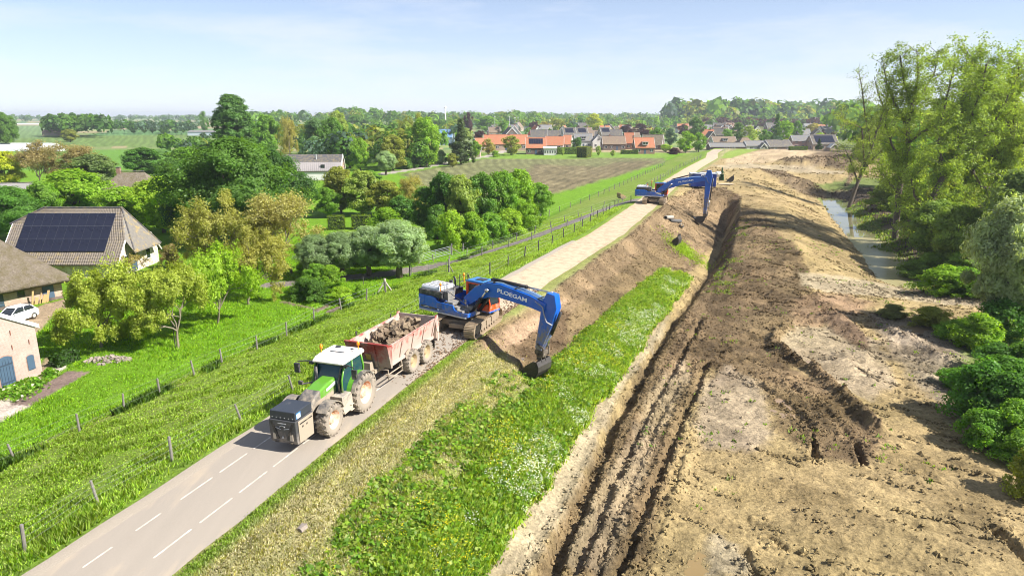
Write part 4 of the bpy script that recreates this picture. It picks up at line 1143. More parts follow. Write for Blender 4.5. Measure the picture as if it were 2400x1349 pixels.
# gambrel farmhouse
def gambrel():
    p = at(742, 424); d = depth_of(p); hh = height_for(p, 366)
    r = empty('gambrel_house', (p.x - 2.0, p.y + 5, GZ), .12, 'tall gambrel roofed brick farmhouse with white trim beyond the dark trees', 'house')
    L, hd = 16.0, 4.4; e, k, rd = 2.9, hh * .72, hh
    pr = [(-hd, -.5), (hd, -.5), (hd, e), (hd * .66, k), (0, rd), (-hd * .66, k), (-hd, e)]
    # gable towards +x end facing the dike
    m = MB(); m.prism(pr, -L / 2, L / 2, 'x'); m.build('wall', brick_mat('rosy brick', (.42, .24, .18), (.34, .19, .15), (.42, .36, .32)), r)
    for sy in (-1, 1):
        m = MB(); m.prism([(sy * hd * .66, k + .05), (sy * hd * 1.06, e - .25), (sy * hd * 1.1, e - .2), (sy * hd * .7, k + .2)], -L / 2 - .2, L / 2 + .2, 'x'); a = m.build('lower_roof', mat('grey corrugated roof', (.30, .27, .27), rough=.7, var=.25, scale=3), r)
        m = MB(); m.prism([(0, rd + .05), (sy * hd * .7, k - .02), (sy * hd * .72, k + .16), (0, rd + .25)], -L / 2 - .2, L / 2 + .2, 'x'); m.build('upper_roof', dark_tile, r)
        if sy < 0:
            m = MB()
            for q in range(30): m.prism([(-hd * .69, k + .18), (-hd * 1.1, e - .2), (-hd * 1.12, e - .14), (-hd * .71, k + .24)], -L / 2 + q * .53, -L / 2 + q * .53 + .12, 'x')
            m.build('roof_rib', mat('grey corrugated roof', (.3, .27, .27)), a)
            m = MB(); m.box((3.2, -hd * .93, e + 1.0), (1.0, .5, 1.0)); m.build('skylight', pane, a)
        m = MB(); m.prism([(sy * hd * 1.12, e - .3), (sy * hd * .72, k + .2), (0, rd + .28), (0, rd), (sy * hd * .66, k), (sy * hd * 1.04, e - .3)], L / 2 + .2, L / 2 + .34, 'x'); m.build('verge_board', white_trim, r)
    for i in range(4):
        y = -3.0 + i * 2.0
        m = MB(); m.box((L / 2 + .03, y, 1.7), (.08, 1.0, 2.3)); f = m.build('window', white_trim, r)
        m = MB(); m.box((L / 2 + .08, y, 1.7), (.03, .75, 2.0)); m.build('pane', pane, f)
    for y in (-1.3, 1.3):
        m = MB(); m.box((L / 2 + .03, y, k - .6), (.08, .9, 1.3)); f = m.build('window', white_trim, r)
        m = MB(); m.box((L / 2 + .08, y, k - .6), (.03, .65, 1.0)); m.build('pane', pane, f)
    m = MB(); m.box((L / 2 + .05, 0, .1), (.3, hd * 2, .6)); m.box((0, -hd - .03, 1.3), (L, .06, 2.2)); m.build('plinth', white_wall, r)
    m = MB(); m.tube([(1.2, -2.0, k), (1.2, -2.0, rd + .4)], .14, 6); m.build('flue', silver_roof, r)
silver_roof = mat('silver flue', (.6, .6, .6), rough=.4, metal=.5)
gambrel()

# ---- village. Each entry: left px, right px, base row, ridge row, depth, kind, roof, wall, facing, label, extras
def hp(x0, x1, by, ry, roofm, wallm, label, rz=0.0, D=None, eave=.48, **kw):
    p = at((x0 + x1) / 2, by, GZ); d = depth_of(p)
    W = (x1 - x0) * d / 1600; R = height_for(p, ry)
    if kw.pop('gable', False):
        D_ = W; L = D or 10
        return gable_house((p.x, p.y + L / 2, GZ), rz + math.pi / 2, L, D_, R * eave, R, wallm, roofm, label, **kw)
    D_ = D or 8.5
    return gable_house((p.x, p.y + D_ / 2, GZ), rz, W / max(.6, math.cos(rz)), D_, R * eave, R, wallm, roofm, label, **kw)

hp(1105, 1125, 368, 334, dark_tile, tan_brick, 'narrow tan gabled cottage where the driveway leaves the field', gable=True, eave=.45, windows=0)
hp(1134, 1236, 352, 317, orange_tile, tan_brick, 'long farmhouse with an unbroken orange roof left of the village', rz=.06, D=10, windows=5, chimney=[-9, 2], eave=.42)
hp(1113, 1140, 356, 325, orange_tile, tan_brick, 'short orange roofed wing joined left of the long farmhouse', rz=.3, D=8, windows=1, eave=.5)
hp(1233, 1279, 362, 324, orange_tile, dark_brick, 'grey brick house with an orange roof half covered by black solar panels', D=9, solar=1, windows=3, eave=.42)
hp(1275, 1304, 364, 345, white_wall, white_wall, 'white glazed conservatory beside the solar panel house', D=6, windows=5, eave=.85, gable_win=False, win_m=pane, name='conservatory', cat='conservatory', door=False)
hp(1280, 1322, 352, 321, orange_tile, white_wall, 'orange roofed house with a white gable behind the clipped hedge', rz=-.1, D=9, eave=.4)
hp(1322, 1340, 350, 318, orange_tile, tan_brick, 'narrow orange roofed house against the white gabled one', rz=-.1, D=9, eave=.4, windows=1)
hp(1347, 1388, 346, 314, grey_tile, white_wall, 'white house with a pale grey roof and wide dormer', D=9, eave=.5, dormer=True, windows=3)
hp(1389, 1416, 347, 316, grey_tile, white_wall, 'white gambrel style gable house with dark first floor window', gable=True, eave=.5, D=10, windows=0)
hp(1413, 1466, 352, 320, brown_tile, dark_brick, 'broad dark brick house with a deep brown roof', D=10, eave=.45, windows=4, chimney=[-2])
hp(1424, 1446, 346, 319, orange_tile, tan_brick, 'small steep orange gable rising behind the brown roofed house', gable=True, D=8, eave=.4, windows=0)
hp(1466, 1487, 350, 312, orange_tile, red_brick, 'tall narrow house with a steep orange roof', rz=-.2, D=9, eave=.4, windows=1)
hp(1489, 1534, 361, 324, orange_tile, red_brick, 'orange roofed brick house with a white dormer at the field edge', D=9, dormer=True, eave=.42, windows=3, chimney=[-5])
hp(1512, 1556, 351, 317, thatch, dark_brick, 'grey thatched house with white gable boards at the field edge', rz=-.35, D=10, eave=.35)
hp(1245, 1282, 336, 305, dark_tile, dark_brick, 'left long dark slate roof behind the orange houses', D=9, windows=4)
hp(1280, 1316, 335, 306, dark_tile, dark_brick, 'right long dark slate roof with a pale gable behind the orange houses', D=9, windows=4)
hp(1319, 1348, 336, 300, dark_tile, white_wall, 'house with a near black roof beside the slate roofed row', rz=.2, D=9, solar=1)
hp(1350, 1376, 334, 300, dark_tile, tan_brick, 'black solar roofed house with a tan gable above the white house', rz=.25, D=9, solar=1)
hp(1378, 1404, 330, 306, brown_tile, tan_brick, 'low brown roofed house between two black roofs', D=8)
hp(1406, 1430, 333, 299, dark_tile, tan_brick, 'house whose roof is filled with blue black panels and a tan gable', rz=.3, D=9, solar=1)
hp(1428, 1458, 333, 304, dark_tile, white_wall, 'wide black roofed house with white chimney above the flat white roof', D=9, chimney=[3])
hp(1362, 1450, 328, 312, light_roof, white_wall, 'long low building with a white flat roof in the village', D=14, eave=.93, windows=0, gable_win=False, name='hall', cat='building')
hp(1480, 1500, 336, 311, brown_tile, tan_brick, 'small brown roofed house with a dark dormer beside the steep orange one', D=8)
hp(1657, 1682, 338, 309, dark_tile, dark_brick, 'dark timber gable house beyond the bend of the road', gable=True, eave=.4, D=10, windows=0)
hp(1672, 1726, 344, 321, brown_tile, white_wall, 'white dormered house with a brown roof beyond the bend of the road', D=9, dormer=True, windows=3)
hp(1665, 1747, 352, 336, grey_tile, dark_brick, 'long low grey roofed shed row at the road bend', D=8, windows=0, gable_win=False, name='shed', cat='shed')
hp(1732, 1769, 346, 323, brown_tile, dark_brick, 'hipped brown roofed bungalow right of the white dormered house', hip=3, D=9)
hp(1750, 1813, 352, 331, grey_tile, white_wall, 'grey roofed house with a small white boarded front gable', D=9, windows=3)
hp(1782, 1798, 353, 336, grey_tile, tan_brick, 'little brick gable in front of the grey roofed house', gable=True, D=4, windows=0, eave=.4, name='porch', cat='house')
hp(1798, 1856, 352, 329, dark_tile, dark_brick, 'wide dark roofed bungalow with white gable boards', rz=.2, D=10, eave=.35)
hp(1860, 1906, 350, 318, grey_tile, mat('rose wall', (.45, .3, .26), rough=.9, var=.15), 'two storey rose brick house with a dark end gable', D=9, eave=.6, windows=3, rz=-.1)
hp(1905, 1964, 352, 317, dark_tile, tan_brick, 'long house with rows of blue solar panels at the sandy edge', D=11, solar=1, windows=4, eave=.4)
hp(1946, 1964, 353, 337, white_wall, tan_brick, 'low tan annex with pale roof beside the solar panel house', gable=True, D=5, windows=0, name='annex', cat='house')
hp(1923, 1972, 325, 296, grey_tile, cream_wall, 'large grey gabled house high behind the solar panel house', rz=.2, D=11)
hp(1765, 1784, 318, 296, dark_tile, white_wall, 'white house with a dark roof among trees far behind the bungalow', gable=True, D=9, windows=0)
hp(1893, 1908, 318, 294, grey_tile, white_wall, 'small white house with tall white chimney among far trees', gable=True, D=8, windows=0, chimney=[0])
hp(1040, 1062, 328, 303, grey_tile, white_wall, 'white sided house with grey roof beside the tall white mast', D=9)
hp(845, 892, 312, 297, light_roof, white_wall, 'white commercial hall with a bright roof behind the trees on the left', D=30, eave=.8, windows=0, gable_win=False, name='hall', cat='hall')
hp(868, 920, 316, 300, light_roof, white_wall, 'wide pale roofed hall behind the purple leaved tree', D=30, eave=.8, windows=0, gable_win=False, name='hall', cat='hall')
hp(842, 892, 326, 309, blue_roof, white_wall, 'blue roofed shed in front of the pale halls', D=16, eave=.7, windows=0, gable_win=False, name='hall', cat='hall')
hp(1012, 1060, 340, 304, blue_roof, mat('blue grey cladding', (.2, .27, .34)), 'blue grey barn with a sheet roof left of the dark conifer', D=18, eave=.5, windows=0, gable_win=False, name='hall', cat='hall')
hp(652, 720, 318, 296, light_roof, white_wall, 'big white hall seen through the bare pale tree', D=30, eave=.75, windows=4, gable_win=False, name='hall', cat='hall', door=False)
hp(648, 715, 334, 322, blue_roof, mat('blue tarpaulin', (.1, .28, .55)), 'low row of bright blue covers below the white hall', D=6, eave=.8, windows=0, gable_win=False, name='shed', cat='shed')
hp(440, 505, 318, 306, grey_tile, mat('pale blue cladding', (.55, .6, .68)), 'low pale blue shed left of the tall poplar', D=15, eave=.7, windows=0, gable_win=False, name='shed', cat='shed')
hp(98, 150, 318, 303, mat('old brown roof', (.33, .22, .17), rough=.8, var=.3), tan_brick, 'low brown roofed barn alone in the far fields', rz=.25, D=16, eave=.5, windows=0, gable_win=False, name='barn', cat='barn')
# small roofs packed farther back: nothing tells many of these apart
rv = random.Random(11)
hm = [(dark_tile, dark_brick, 'dark roofed house packed in the far village rows'), (brown_tile, tan_brick, 'brown roofed house packed in the far village rows'), (orange_tile, white_wall, 'orange roofed white house far back in the village'), (grey_tile, white_wall, 'grey roofed white house far back in the village')]
protos = {}
for k in range(110):
    px = rv.choice([rv.uniform(1315, 1480), rv.uniform(1590, 1760), rv.uniform(1640, 1740), rv.uniform(1790, 1960), rv.uniform(1140, 1300)])
    by = 299 + 33 * rv.random() ** 1.3
    i = rv.choice([0, 0, 0, 1, 1, 1, 2, 3, 3])
    p = at(px, by, GZ)
    if i not in protos:
        protos[i] = gable_house((p.x, p.y, GZ), rv.uniform(-.4, .4), 10, 8.5, 3.2, 8.0, hm[i][1], hm[i][0], hm[i][2], 'house', windows=2, gable_win=True, group='houses far back in the village', chimney=[2.5])
        continue
    c = copy_tree(protos[i]); c.location = (p.x, p.y, GZ); c.rotation_euler = (0, 0, rv.choice([0, math.pi / 2]) + rv.uniform(-.35, .35)); f = rv.uniform(.85, 1.2); c.scale = (f, f, f * rv.uniform(.9, 1.1))
# ------------------------------------------------------------------ trees
def leaf_material(name, attr=False, trans=.5, var=.38):
    m = bpy.data.materials.new(name); m.use_nodes = True
    N = m.node_tree.nodes; L = m.node_tree.links
    N.clear()
    out = N.new('ShaderNodeOutputMaterial')
    if attr:
        src = N.new('ShaderNodeAttribute'); src.attribute_name = 'tint'; col = src.outputs['Color']
    else:
        src = N.new('ShaderNodeObjectInfo'); col = src.outputs['Color']
    v = N.new('ShaderNodeAttribute'); v.attribute_name = 'v'
    mr = N.new('ShaderNodeMapRange'); mr.inputs['To Min'].default_value = 1 - var; mr.inputs['To Max'].default_value = 1 + var
    L.new(v.outputs['Fac'], mr.inputs['Value'])
    sc = N.new('ShaderNodeVectorMath'); sc.operation = 'SCALE'; L.new(col, sc.inputs[0]); L.new(mr.outputs['Result'], sc.inputs['Scale'])
    d = N.new('ShaderNodeBsdfDiffuse'); L.new(sc.outputs[0], d.inputs['Color'])
    t = N.new('ShaderNodeBsdfTranslucent')
    yl = N.new('ShaderNodeVectorMath'); yl.operation = 'MULTIPLY'; yl.inputs[1].default_value = (1.5, 1.5, .42); L.new(sc.outputs[0], yl.inputs[0]); L.new(yl.outputs[0], t.inputs['Color'])
    mx = N.new('ShaderNodeMixShader'); mx.inputs[0].default_value = trans
    L.new(d.outputs[0], mx.inputs[1]); L.new(t.outputs[0], mx.inputs[2])
    g = N.new('ShaderNodeBsdfGlossy'); g.inputs['Roughness'].default_value = .45; g.inputs['Color'].default_value = (.5, .5, .5, 1)
    m2 = N.new('ShaderNodeMixShader'); m2.inputs[0].default_value = .02
    L.new(mx.outputs[0], m2.inputs[1]); L.new(g.outputs[0], m2.inputs[2]); L.new(m2.outputs[0], out.inputs['Surface'])
    return m
leaf_m = leaf_material('leaf')
tint_leaf = leaf_material('tinted leaf', True)
bark_m = mat('bark', (.12, .095, .07), rough=.95, var=.4, scale=5, bump=.6)
bark_pale = mat('pale bark', (.20, .17, .12), rough=.95, var=.35, scale=5, bump=.4)

def leaf_mesh(name, P, Nn, size, v, mt, aspect=1.6, tint=None):
    """one kite shaped leaf or spray per point"""
    n = len(P)
    Nn = Nn / (np.linalg.norm(Nn, axis=1, keepdims=True) + 1e-9)
    ref = RNG.normal(size=(n, 3)); a = np.cross(Nn, ref); a /= np.linalg.norm(a, axis=1, keepdims=True) + 1e-9
    b = np.cross(Nn, a)
    s = size[:, None]
    V = np.stack([P - a * s * aspect * .5, P + b * s * .5 - a * s * .05, P + a * s * aspect * .5, P - b * s * .5 + a * s * .08], 1).reshape(-1, 3)
    F = np.arange(4 * n).reshape(-1, 4)
    me = np_mesh(name, V, F, mt)
    at_ = me.attributes.new('v', 'FLOAT', 'FACE'); at_.data.foreach_set('value', v.astype(np.float32))
    if tint is not None:
        at_ = me.attributes.new('tint', 'FLOAT_COLOR', 'FACE'); at_.data.foreach_set('color', np.concatenate([tint, np.ones((n, 1))], 1).astype(np.float32).ravel())
    return me

def clump_leaves(C, R, n_per, size, flat=.8):
    """leaf points through a set of clumps, facing outwards with scatter"""
    C = np.asarray(C); R = np.asarray(R); k = len(C)
    idx = np.repeat(np.arange(k), n_per)
    d = RNG.normal(size=(len(idx), 3)); d /= np.linalg.norm(d, axis=1, keepdims=True)
    rad = RNG.random(len(idx)) ** .45
    P = C[idx] + d * (R[idx] * rad)[:, None] * np.array([1, 1, flat])
    cen = C.mean(0)
    out = P - cen; out /= np.linalg.norm(out, axis=1, keepdims=True) + 1e-9
    Nn = d * .6 + out * .6 + RNG.normal(size=d.shape) * .55 + np.array([0, 0, .35])
    cv = RNG.random(k)
    v = np.clip(.5 + (cv[idx] - .5) * .55 + (RNG.random(len(idx)) - .5) * .6, 0, 1)
    return P, Nn, size * (.6 + .8 * RNG.random(len(idx))), v

def shape_radius(kind, t):
    """crown half width (0..1) at height fraction t of the crown"""
    if kind == 'round': return math.sqrt(max(0, 1 - (2 * t - 1) ** 2)) * (1.0 if t > .5 else .98)
    if kind == 'dome': return math.sqrt(max(0, 1 - t ** 2.2)) * (.75 + .25 * min(1, t / .25))
    if kind == 'column': return (min(1, t / .25) ** .6) * math.sqrt(max(0, 1 - max(0, (t - .25) / .75) ** 2.4))
    if kind == 'cone': return max(.03, (1 - t)) ** .85
    return 1

def dense_tree(name, H, W, base, shape, n_cl, n_per, leaf, seed, cr=.17, trunk_r=None, limbs=14, bark=None, lumpy=.35, aspect=1.6):
    r = random.Random(seed)
    C = []; R = []
    ch = H - base
    while len(C) < n_cl:
        t = r.random() ** (.9 if shape != 'cone' else 1.35); a = r.uniform(0, 2 * math.pi)
        q = r.random() ** .38
        lob = 1 + lumpy * (math.sin(3 * a + seed) * .35 + math.sin(5 * a + 7 * t + seed * 1.7) * .35 + r.uniform(-.5, .5))
        rad = W / 2 * shape_radius(shape, t) * q * lob * .86
        C.append((rad * math.cos(a), rad * math.sin(a), base + ch * (t * .93 + .03))); R.append(W * cr * r.uniform(.65, 1.25))
    P, Nn, s, v = clump_leaves(C, R, n_per, leaf)
    P[:, 2] = np.maximum(P[:, 2], base * .55)
    crown = leaf_mesh(name + '_crown', P, Nn, s, v, leaf_m, aspect)
    tr = trunk_r or W * .028
    m = MB()
    top = base + ch * .55
    bend = [(r.uniform(-.1, .1) * W * .1 * i, r.uniform(-.1, .1) * W * .1 * i, -.3 + (top + .3) * i / 4) for i in range(5)]
    m.tube(bend, [tr * 1.25, tr, tr * .85, tr * .65, tr * .3], 8)
    for k in range(limbs):
        c = C[r.randrange(len(C))]
        z0 = base * .8 + (top - base * .8) * r.random() * .8
        s0 = Vector((0, 0, z0)); e = Vector(c); mid = s0.lerp(e, .5) + Vector((0, 0, -.06 * H * r.random()))
        m.tube([s0, mid, e], [tr * .5, tr * .28, tr * .08], 5, False)
    trunk = m.mesh(name + '_trunk', bark or bark_m, True)
    return dict(trunk=trunk, crown=crown, H=H, W=W)

def branching_tree(name, H, W, seed, levels=4, kids=3, leaf=.28, n_leaf=100, spread=.75, trunk=.28, up=.25, bark=None, tr=None, cl=.55, gnarl=.22, leaf_levels=2, lean=(0, 0), first=4, aspect=1.7):
    r = random.Random(seed)
    tubes = MB(); C = []; CR = []
    tr = tr or H * .018
    def grow(p, d, ln, rad, lv):
        pts = [p.copy()]; q = p.copy(); dd = d.copy()
        for i in range(3):
            dd = (dd + Vector((r.gauss(0, gnarl), r.gauss(0, gnarl), r.gauss(0, gnarl) + up * .35))).normalized()
            q = q + dd * ln / 3; pts.append(q.copy())
        e = rad * .62
        tubes.tube(pts, [rad, rad * .86, rad * .74, e], 7 if lv == 0 else (5 if lv < 3 else 3), False)
        if lv >= levels - leaf_levels + 1:
            for t in pts[1:]: C.append(tuple(t)); CR.append(ln * cl)
        if lv >= levels: return
        n = first if lv == 0 else kids
        a0 = r.uniform(0, 6.28)
        for k in range(n):
            a = a0 + 2 * math.pi * k / n + r.uniform(-.5, .5)
            sp = spread * r.uniform(.65, 1.25)
            ax = dd.orthogonal().normalized(); ax.rotate(Matrix.Rotation(a, 3, dd)) if False else None
            ax = (Matrix.Rotation(a, 3, dd) @ dd.orthogonal().normalized())
            nd = (dd * math.cos(sp) + ax * math.sin(sp) + Vector((0, 0, up))).normalized()
            src = pts[-1] if k < n - 1 or lv == 0 else pts[2]
            grow(src.copy(), nd, ln * r.uniform(.62, .85) if lv else H * .26 * r.uniform(.8, 1.2), e * r.uniform(.75, .95), lv + 1)
    grow(Vector((0, 0, -.25)), Vector((lean[0], lean[1], 1)).normalized(), H * trunk + .25, tr, 0)
    C = np.array(C); CR = np.array(CR)
    # fit the grown crown into the wanted height and width
    zmax = (C[:, 2] + CR * .5).max(); wmax = np.percentile(np.hypot(C[:, 0] - C[:, 0].mean(), C[:, 1] - C[:, 1].mean()) + CR * .4, 96) * 2
    fz = H / zmax; fw = W / wmax
    tubes.v = [(x * fw, y * fw, z * fz) for x, y, z in tubes.v]
    C = C * np.array([fw, fw, fz]); CR = CR * min(fw, fz) 
    P, Nn, s, v = clump_leaves(C, CR, max(2, int(n_leaf)), leaf)
    crown = leaf_mesh(name + '_crown', P, Nn, s, v, leaf_m, aspect)
    return dict(trunk=tubes.mesh(name + '_trunk', bark or bark_m, True), crown=crown, H=H, W=W)

PROTO = {
 'dense': [dense_tree('dense', 14, 15, 2.2, 'dome', 240, 290, .2, s, cr=.10, lumpy=.75) for s in (1,)],
 'lime': [dense_tree('lime', 11, 9, 1.2, 'round', 120, 170, .25, s, cr=.125) for s in (3, 4, 5)],
 'bush': [dense_tree('bush', 6, 6, .1, 'dome', 85, 150, .19, s, cr=.145, lumpy=.5) for s in (6, 7, 8)],
 'pollard': [dense_tree('pollard', 7.5, 6.5, 1.9, 'round', 170, 330, .10, s, cr=.12, trunk_r=.34, limbs=30, aspect=2.8) for s in (9,)],
 'poplar': [dense_tree('poplar', 23, 10, 2.5, 'column', 230, 160, .34, s, cr=.12, lumpy=.22) for s in (12,)],
 'conifer': [dense_tree('conifer', 14, 8, .6, 'cone', 140, 90, .32, s, cr=.10, lumpy=.7) for s in (14,)],
 'walnut': [branching_tree('walnut', 7.6, 8.2, s, 5, 3, .115, 22, .72, .2, .1, bark_pale, .17, .75, first=5, leaf_levels=3) for s in (21, 22, 23)],
 'budding': [branching_tree('budding', 10, 9, s, 5, 3, .12, 11, .66, .22, .16, bark_pale, .2, .75, first=5, leaf_levels=3) for s in (24, 25)],
 'bare': [branching_tree('bare', 6, 5, s, 4, 3, .12, 6, .6, .3, .2, bark_pale, .13, .5) for s in (27,)],
 'willow': [branching_tree('willow', 25, 17, s, 5, 3, .26, 19, .62, .15, .2, bark_m, .42, .75, .24, leaf_levels=4, first=6, lean=ln, aspect=2.0) for s, ln in ((32, (.05, 0)),)],
 'far': [dense_tree('far', 12, 10, 1.2, 'round', 60, 70, .45, s, cr=.15, limbs=3, lumpy=.5) for s in (41, 42, 43, 44)],
}
_pc = {k: 0 for k in PROTO}
LEAF_GAIN = 1.9
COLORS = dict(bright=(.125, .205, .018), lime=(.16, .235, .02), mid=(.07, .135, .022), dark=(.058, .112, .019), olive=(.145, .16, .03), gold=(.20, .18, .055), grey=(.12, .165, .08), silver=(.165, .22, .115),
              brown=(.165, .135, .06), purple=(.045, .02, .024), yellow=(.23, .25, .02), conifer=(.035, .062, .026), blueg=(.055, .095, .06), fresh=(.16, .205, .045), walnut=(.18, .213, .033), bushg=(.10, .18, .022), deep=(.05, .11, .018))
def place_tree(kind, x, y, z, H, W, colour, label, cat='tree', group=None, rz=None, name=None, crown_name='crown', variant=None):
    P = PROTO[kind]
    i = _pc[kind] % len(P) if variant is None else variant
    _pc[kind] += 1
    pr = P[i]
    nm = name or {'bush': 'shrub', 'pollard': 'pollard_willow', 'poplar': 'poplar_tree', 'conifer': 'conifer_tree', 'walnut': 'walnut_tree', 'willow': 'willow_tree', 'far': 'village_tree'}.get(kind, 'broadleaf_tree')
    r = empty(nm, (x, y, z - .05), random.uniform(0, 6.28) if rz is None else rz, label, cat, group)
    r.scale = (W / pr['W'], W / pr['W'], H / pr['H'])
    t = mobj('trunk', pr['trunk'], r)
    c = mobj(crown_name, pr['crown'], r)
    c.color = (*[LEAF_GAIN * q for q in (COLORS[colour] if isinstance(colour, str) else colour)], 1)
    return r
def tree(kind, px, by, ty, wpx, colour, label, cat=None, cx=None, **kw):
    p = at(px, by); z = z_at(p.x, p.y)
    H = max(1.0, height_for(p, ty)); W = wpx * depth_of(p) / 1600
    return place_tree(kind, p.x, p.y, z, H, W, colour, label, cat or ('shrub' if kind == 'bush' else 'tree'), **kw)

# ---- orchard on the left, near to far
OG = 'young trees in the orchard grass'
tree('walnut', 235, 815, 592, 195, 'walnut', 'olive yellow walnut tree nearest the brick building', variant=0, rz=.4, group=OG)
tree('walnut', 418, 815, 614, 178, 'walnut', 'olive walnut tree with a stake standing right of the stone heap', variant=1, rz=1.9, group=OG)
tree('walnut', 508, 758, 556, 170, 'lime', 'fresh green walnut tree in the middle of the orchard grass', variant=2, rz=.3, group=OG)
tree('budding', 582, 712, 520, 175, (.2, .195, .05), 'golden budding tree at the garden edge left of the vegetable beds', variant=0, rz=.7, group=OG)
tree('budding', 686, 640, 432, 215, (.195, .18, .06), 'large light brown budding oak with a dark trunk beside the grey willows', variant=1, rz=2.1)
tree('bare', 318, 652, 590, 62, (.2, .17, .06), 'nearly bare young tree before the white farmhouse gable')
tree('budding', 548, 650, 440, 190, (.185, .185, .045), 'olive brown budding tree behind the golden one', variant=0, rz=3.3)
tree('budding', 470, 640, 535, 110, (.2, .175, .055), 'low brown budding tree right of the farmhouse gable', variant=1, rz=.2)
tree('bush', 404, 628, 572, 46, 'brown', 'twiggy brown shrub at the corner of the solar farmhouse')
tree('budding', 640, 620, 455, 150, (.21, .185, .05), 'tan budding tree between the olive one and the oak', variant=0, rz=5.0)
# ---- pollard willows along the lane
WG = 'grey green pollard willows along the lane'
for px, by, ty, w, lab in [(936, 650, 519, 140, 'grey pollard willow next to the field gate, largest of its row'), (866, 645, 532, 110, 'grey pollard willow second from the field gate'), (802, 648, 545, 105, 'grey pollard willow third from the field gate'),
                           (742, 652, 552, 100, 'grey pollard willow nearest the golden oak'), (905, 622, 525, 90, 'grey willow hidden behind the gateside pollard'), (830, 620, 545, 90, 'grey willow in the back of the pollard row')]:
    tree('pollard', px, by, ty, w, 'silver' if px > 820 else 'grey', lab, group=WG)
# espalier screen, small fruit trees, garden bushes
tree('bush', 712, 700, 652, 62, 'dark', 'dark clipped espalier screen beside the vegetable beds', name='espalier_hedge')
tree('bush', 738, 706, 655, 62, 'dark', 'right half of the dark espalier screen by the beds', name='espalier_hedge')
tree('lime', 742, 688, 618, 66, 'bushg', 'small round fruit tree behind the espalier screen')
tree('lime', 775, 686, 622, 64, 'bright', 'bright small fruit tree on dug soil by the lower fence')
tree('bush', 802, 712, 672, 62, 'lime', 'lime green currant bush beside the lower fence')
tree('bush', 845, 698, 664, 36, 'bright', 'small bright bush where the lower fence turns')
tree('bush', 716, 650, 615, 50, 'bushg', 'leafy bush under the left end of the pollard row')
# ---- trees round the farm
tree('dense', 30, 560, 440, 170, (.06, .13, .02), 'dark green horse chestnut with white blossom behind the thatched barn')
tree('lime', 185, 520, 398, 165, 'bright', 'broad bright green maple behind the solar roof')
tree('lime', 110, 540, 425, 90, 'bushg', 'green tree squeezed between chestnut and solar roof')
tree('lime', 300, 540, 440, 140, 'bright', 'yellow green maple over the ridge end of the solar farmhouse')
tree('lime', 385, 545, 415, 130, 'lime', 'tall lime coloured maple left of the big dark chestnut')
tree('lime', 345, 520, 428, 110, 'fresh', 'light green maple below the thatched cottage')
tree('lime', 430, 560, 470, 90, 'lime', 'low sunny maple in front of the dark chestnut')
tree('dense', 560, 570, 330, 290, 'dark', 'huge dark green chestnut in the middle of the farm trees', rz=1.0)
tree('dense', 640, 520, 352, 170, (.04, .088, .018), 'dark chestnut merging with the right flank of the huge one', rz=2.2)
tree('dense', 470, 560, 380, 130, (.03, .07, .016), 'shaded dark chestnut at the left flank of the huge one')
tree('budding', 90, 440, 325, 130, 'brown', 'bare brown twiggy tree on the far left before the green field', variant=0)
tree('budding', 195, 440, 328, 150, 'brown', 'wide bare brown tree left of the bright pasture', variant=1)
tree('lime', 225, 445, 362, 120, (.095, .13, .045), 'grey green willow like tree at the pasture corner')
tree('lime', 10, 440, 355, 100, 'yellow', 'yellow green tree cut by the left picture edge')
tree('lime', 340, 415, 348, 105, 'deep', 'dark round tree at the right end of the bright pasture')
tree('lime', 400, 420, 370, 70, 'mid', 'green tree between pasture and tall chestnut')
tree('lime', 445, 410, 345, 90, 'bushg', 'mid green tree left below the tall poplar')
tree('lime', 500, 400, 338, 90, 'mid', 'bushy tree directly under the tall poplar')
tree('poplar', 556, 400, 219, 100, (.058, .115, .028), 'tall dark poplar towering above the farm trees')
tree('dense', 15, 345, 266, 62, 'mid', 'big green tree on the far left skyline')
tree('lime', 165, 333, 303, 40, 'olive', 'round olive tree by the lone barn in the fields')
# ---- behind the farm towards the village
tree('lime', 628, 372, 270, 66, 'bushg', 'fresh green tree right of the tall poplar')
tree('budding', 688, 400, 264, 50, 'gold', 'slim pale nearly bare tree in front of the white hall', variant=1)
tree('lime', 745, 378, 280, 66, (.075, .13, .05), 'grey green tree above the gambrel farmhouse')
tree('lime', 782, 385, 278, 70, 'mid', 'large mid green tree right of the gambrel farmhouse')
tree('lime', 820, 395, 320, 66, 'bushg', 'green tree at the corner of the farm drive')
tree('lime', 795, 360, 262, 50, 'fresh', 'tall fresh green tree behind the gambrel farmhouse')
tree('lime', 845, 400, 325, 50, 'bright', 'bright green tree left of the silver willow')
tree('lime', 893, 365, 300, 34, 'purple', 'purple leaved tree behind the silver willow')
tree('lime', 922, 400, 318, 68, 'olive', 'round olive tree right of the silver willow')
tree('pollard', 905, 410, 355, 52, 'silver', 'small silver willow at the bend of the driveway', variant=0)
tree('lime', 965, 392, 302, 60, 'bushg', 'green tree left of the tall garden trees')
tree('lime', 1000, 392, 276, 76, 'bright', 'bright green tree in the big garden before the village')
tree('budding', 985, 360, 262, 90, 'olive', 'wide olive yellow tree on the skyline before the halls', variant=0)
tree('lime', 955, 372, 288, 34, 'fresh', 'slim light tree left of the bright garden tree')
tree('conifer', 1081, 386, 278, 66, (.055, .08, .03), 'dark spreading conifer at the left of the orange roofs')
tree('bush', 1034, 384, 350, 28, 'silver', 'small silvery shrub beside the garden path')
tree('bush', 1012, 386, 356, 26, 'lime', 'yellow green shrub beside the garden path')
tree('bush', 985, 392, 358, 60, 'deep', 'dark shrubbery at the foot of the garden trees')
tree('bush', 950, 396, 368, 40, 'mid', 'green shrub by the garden hedge')
tree('lime', 1115, 370, 330, 26, 'bright', 'little bright tree by the tan cottage')
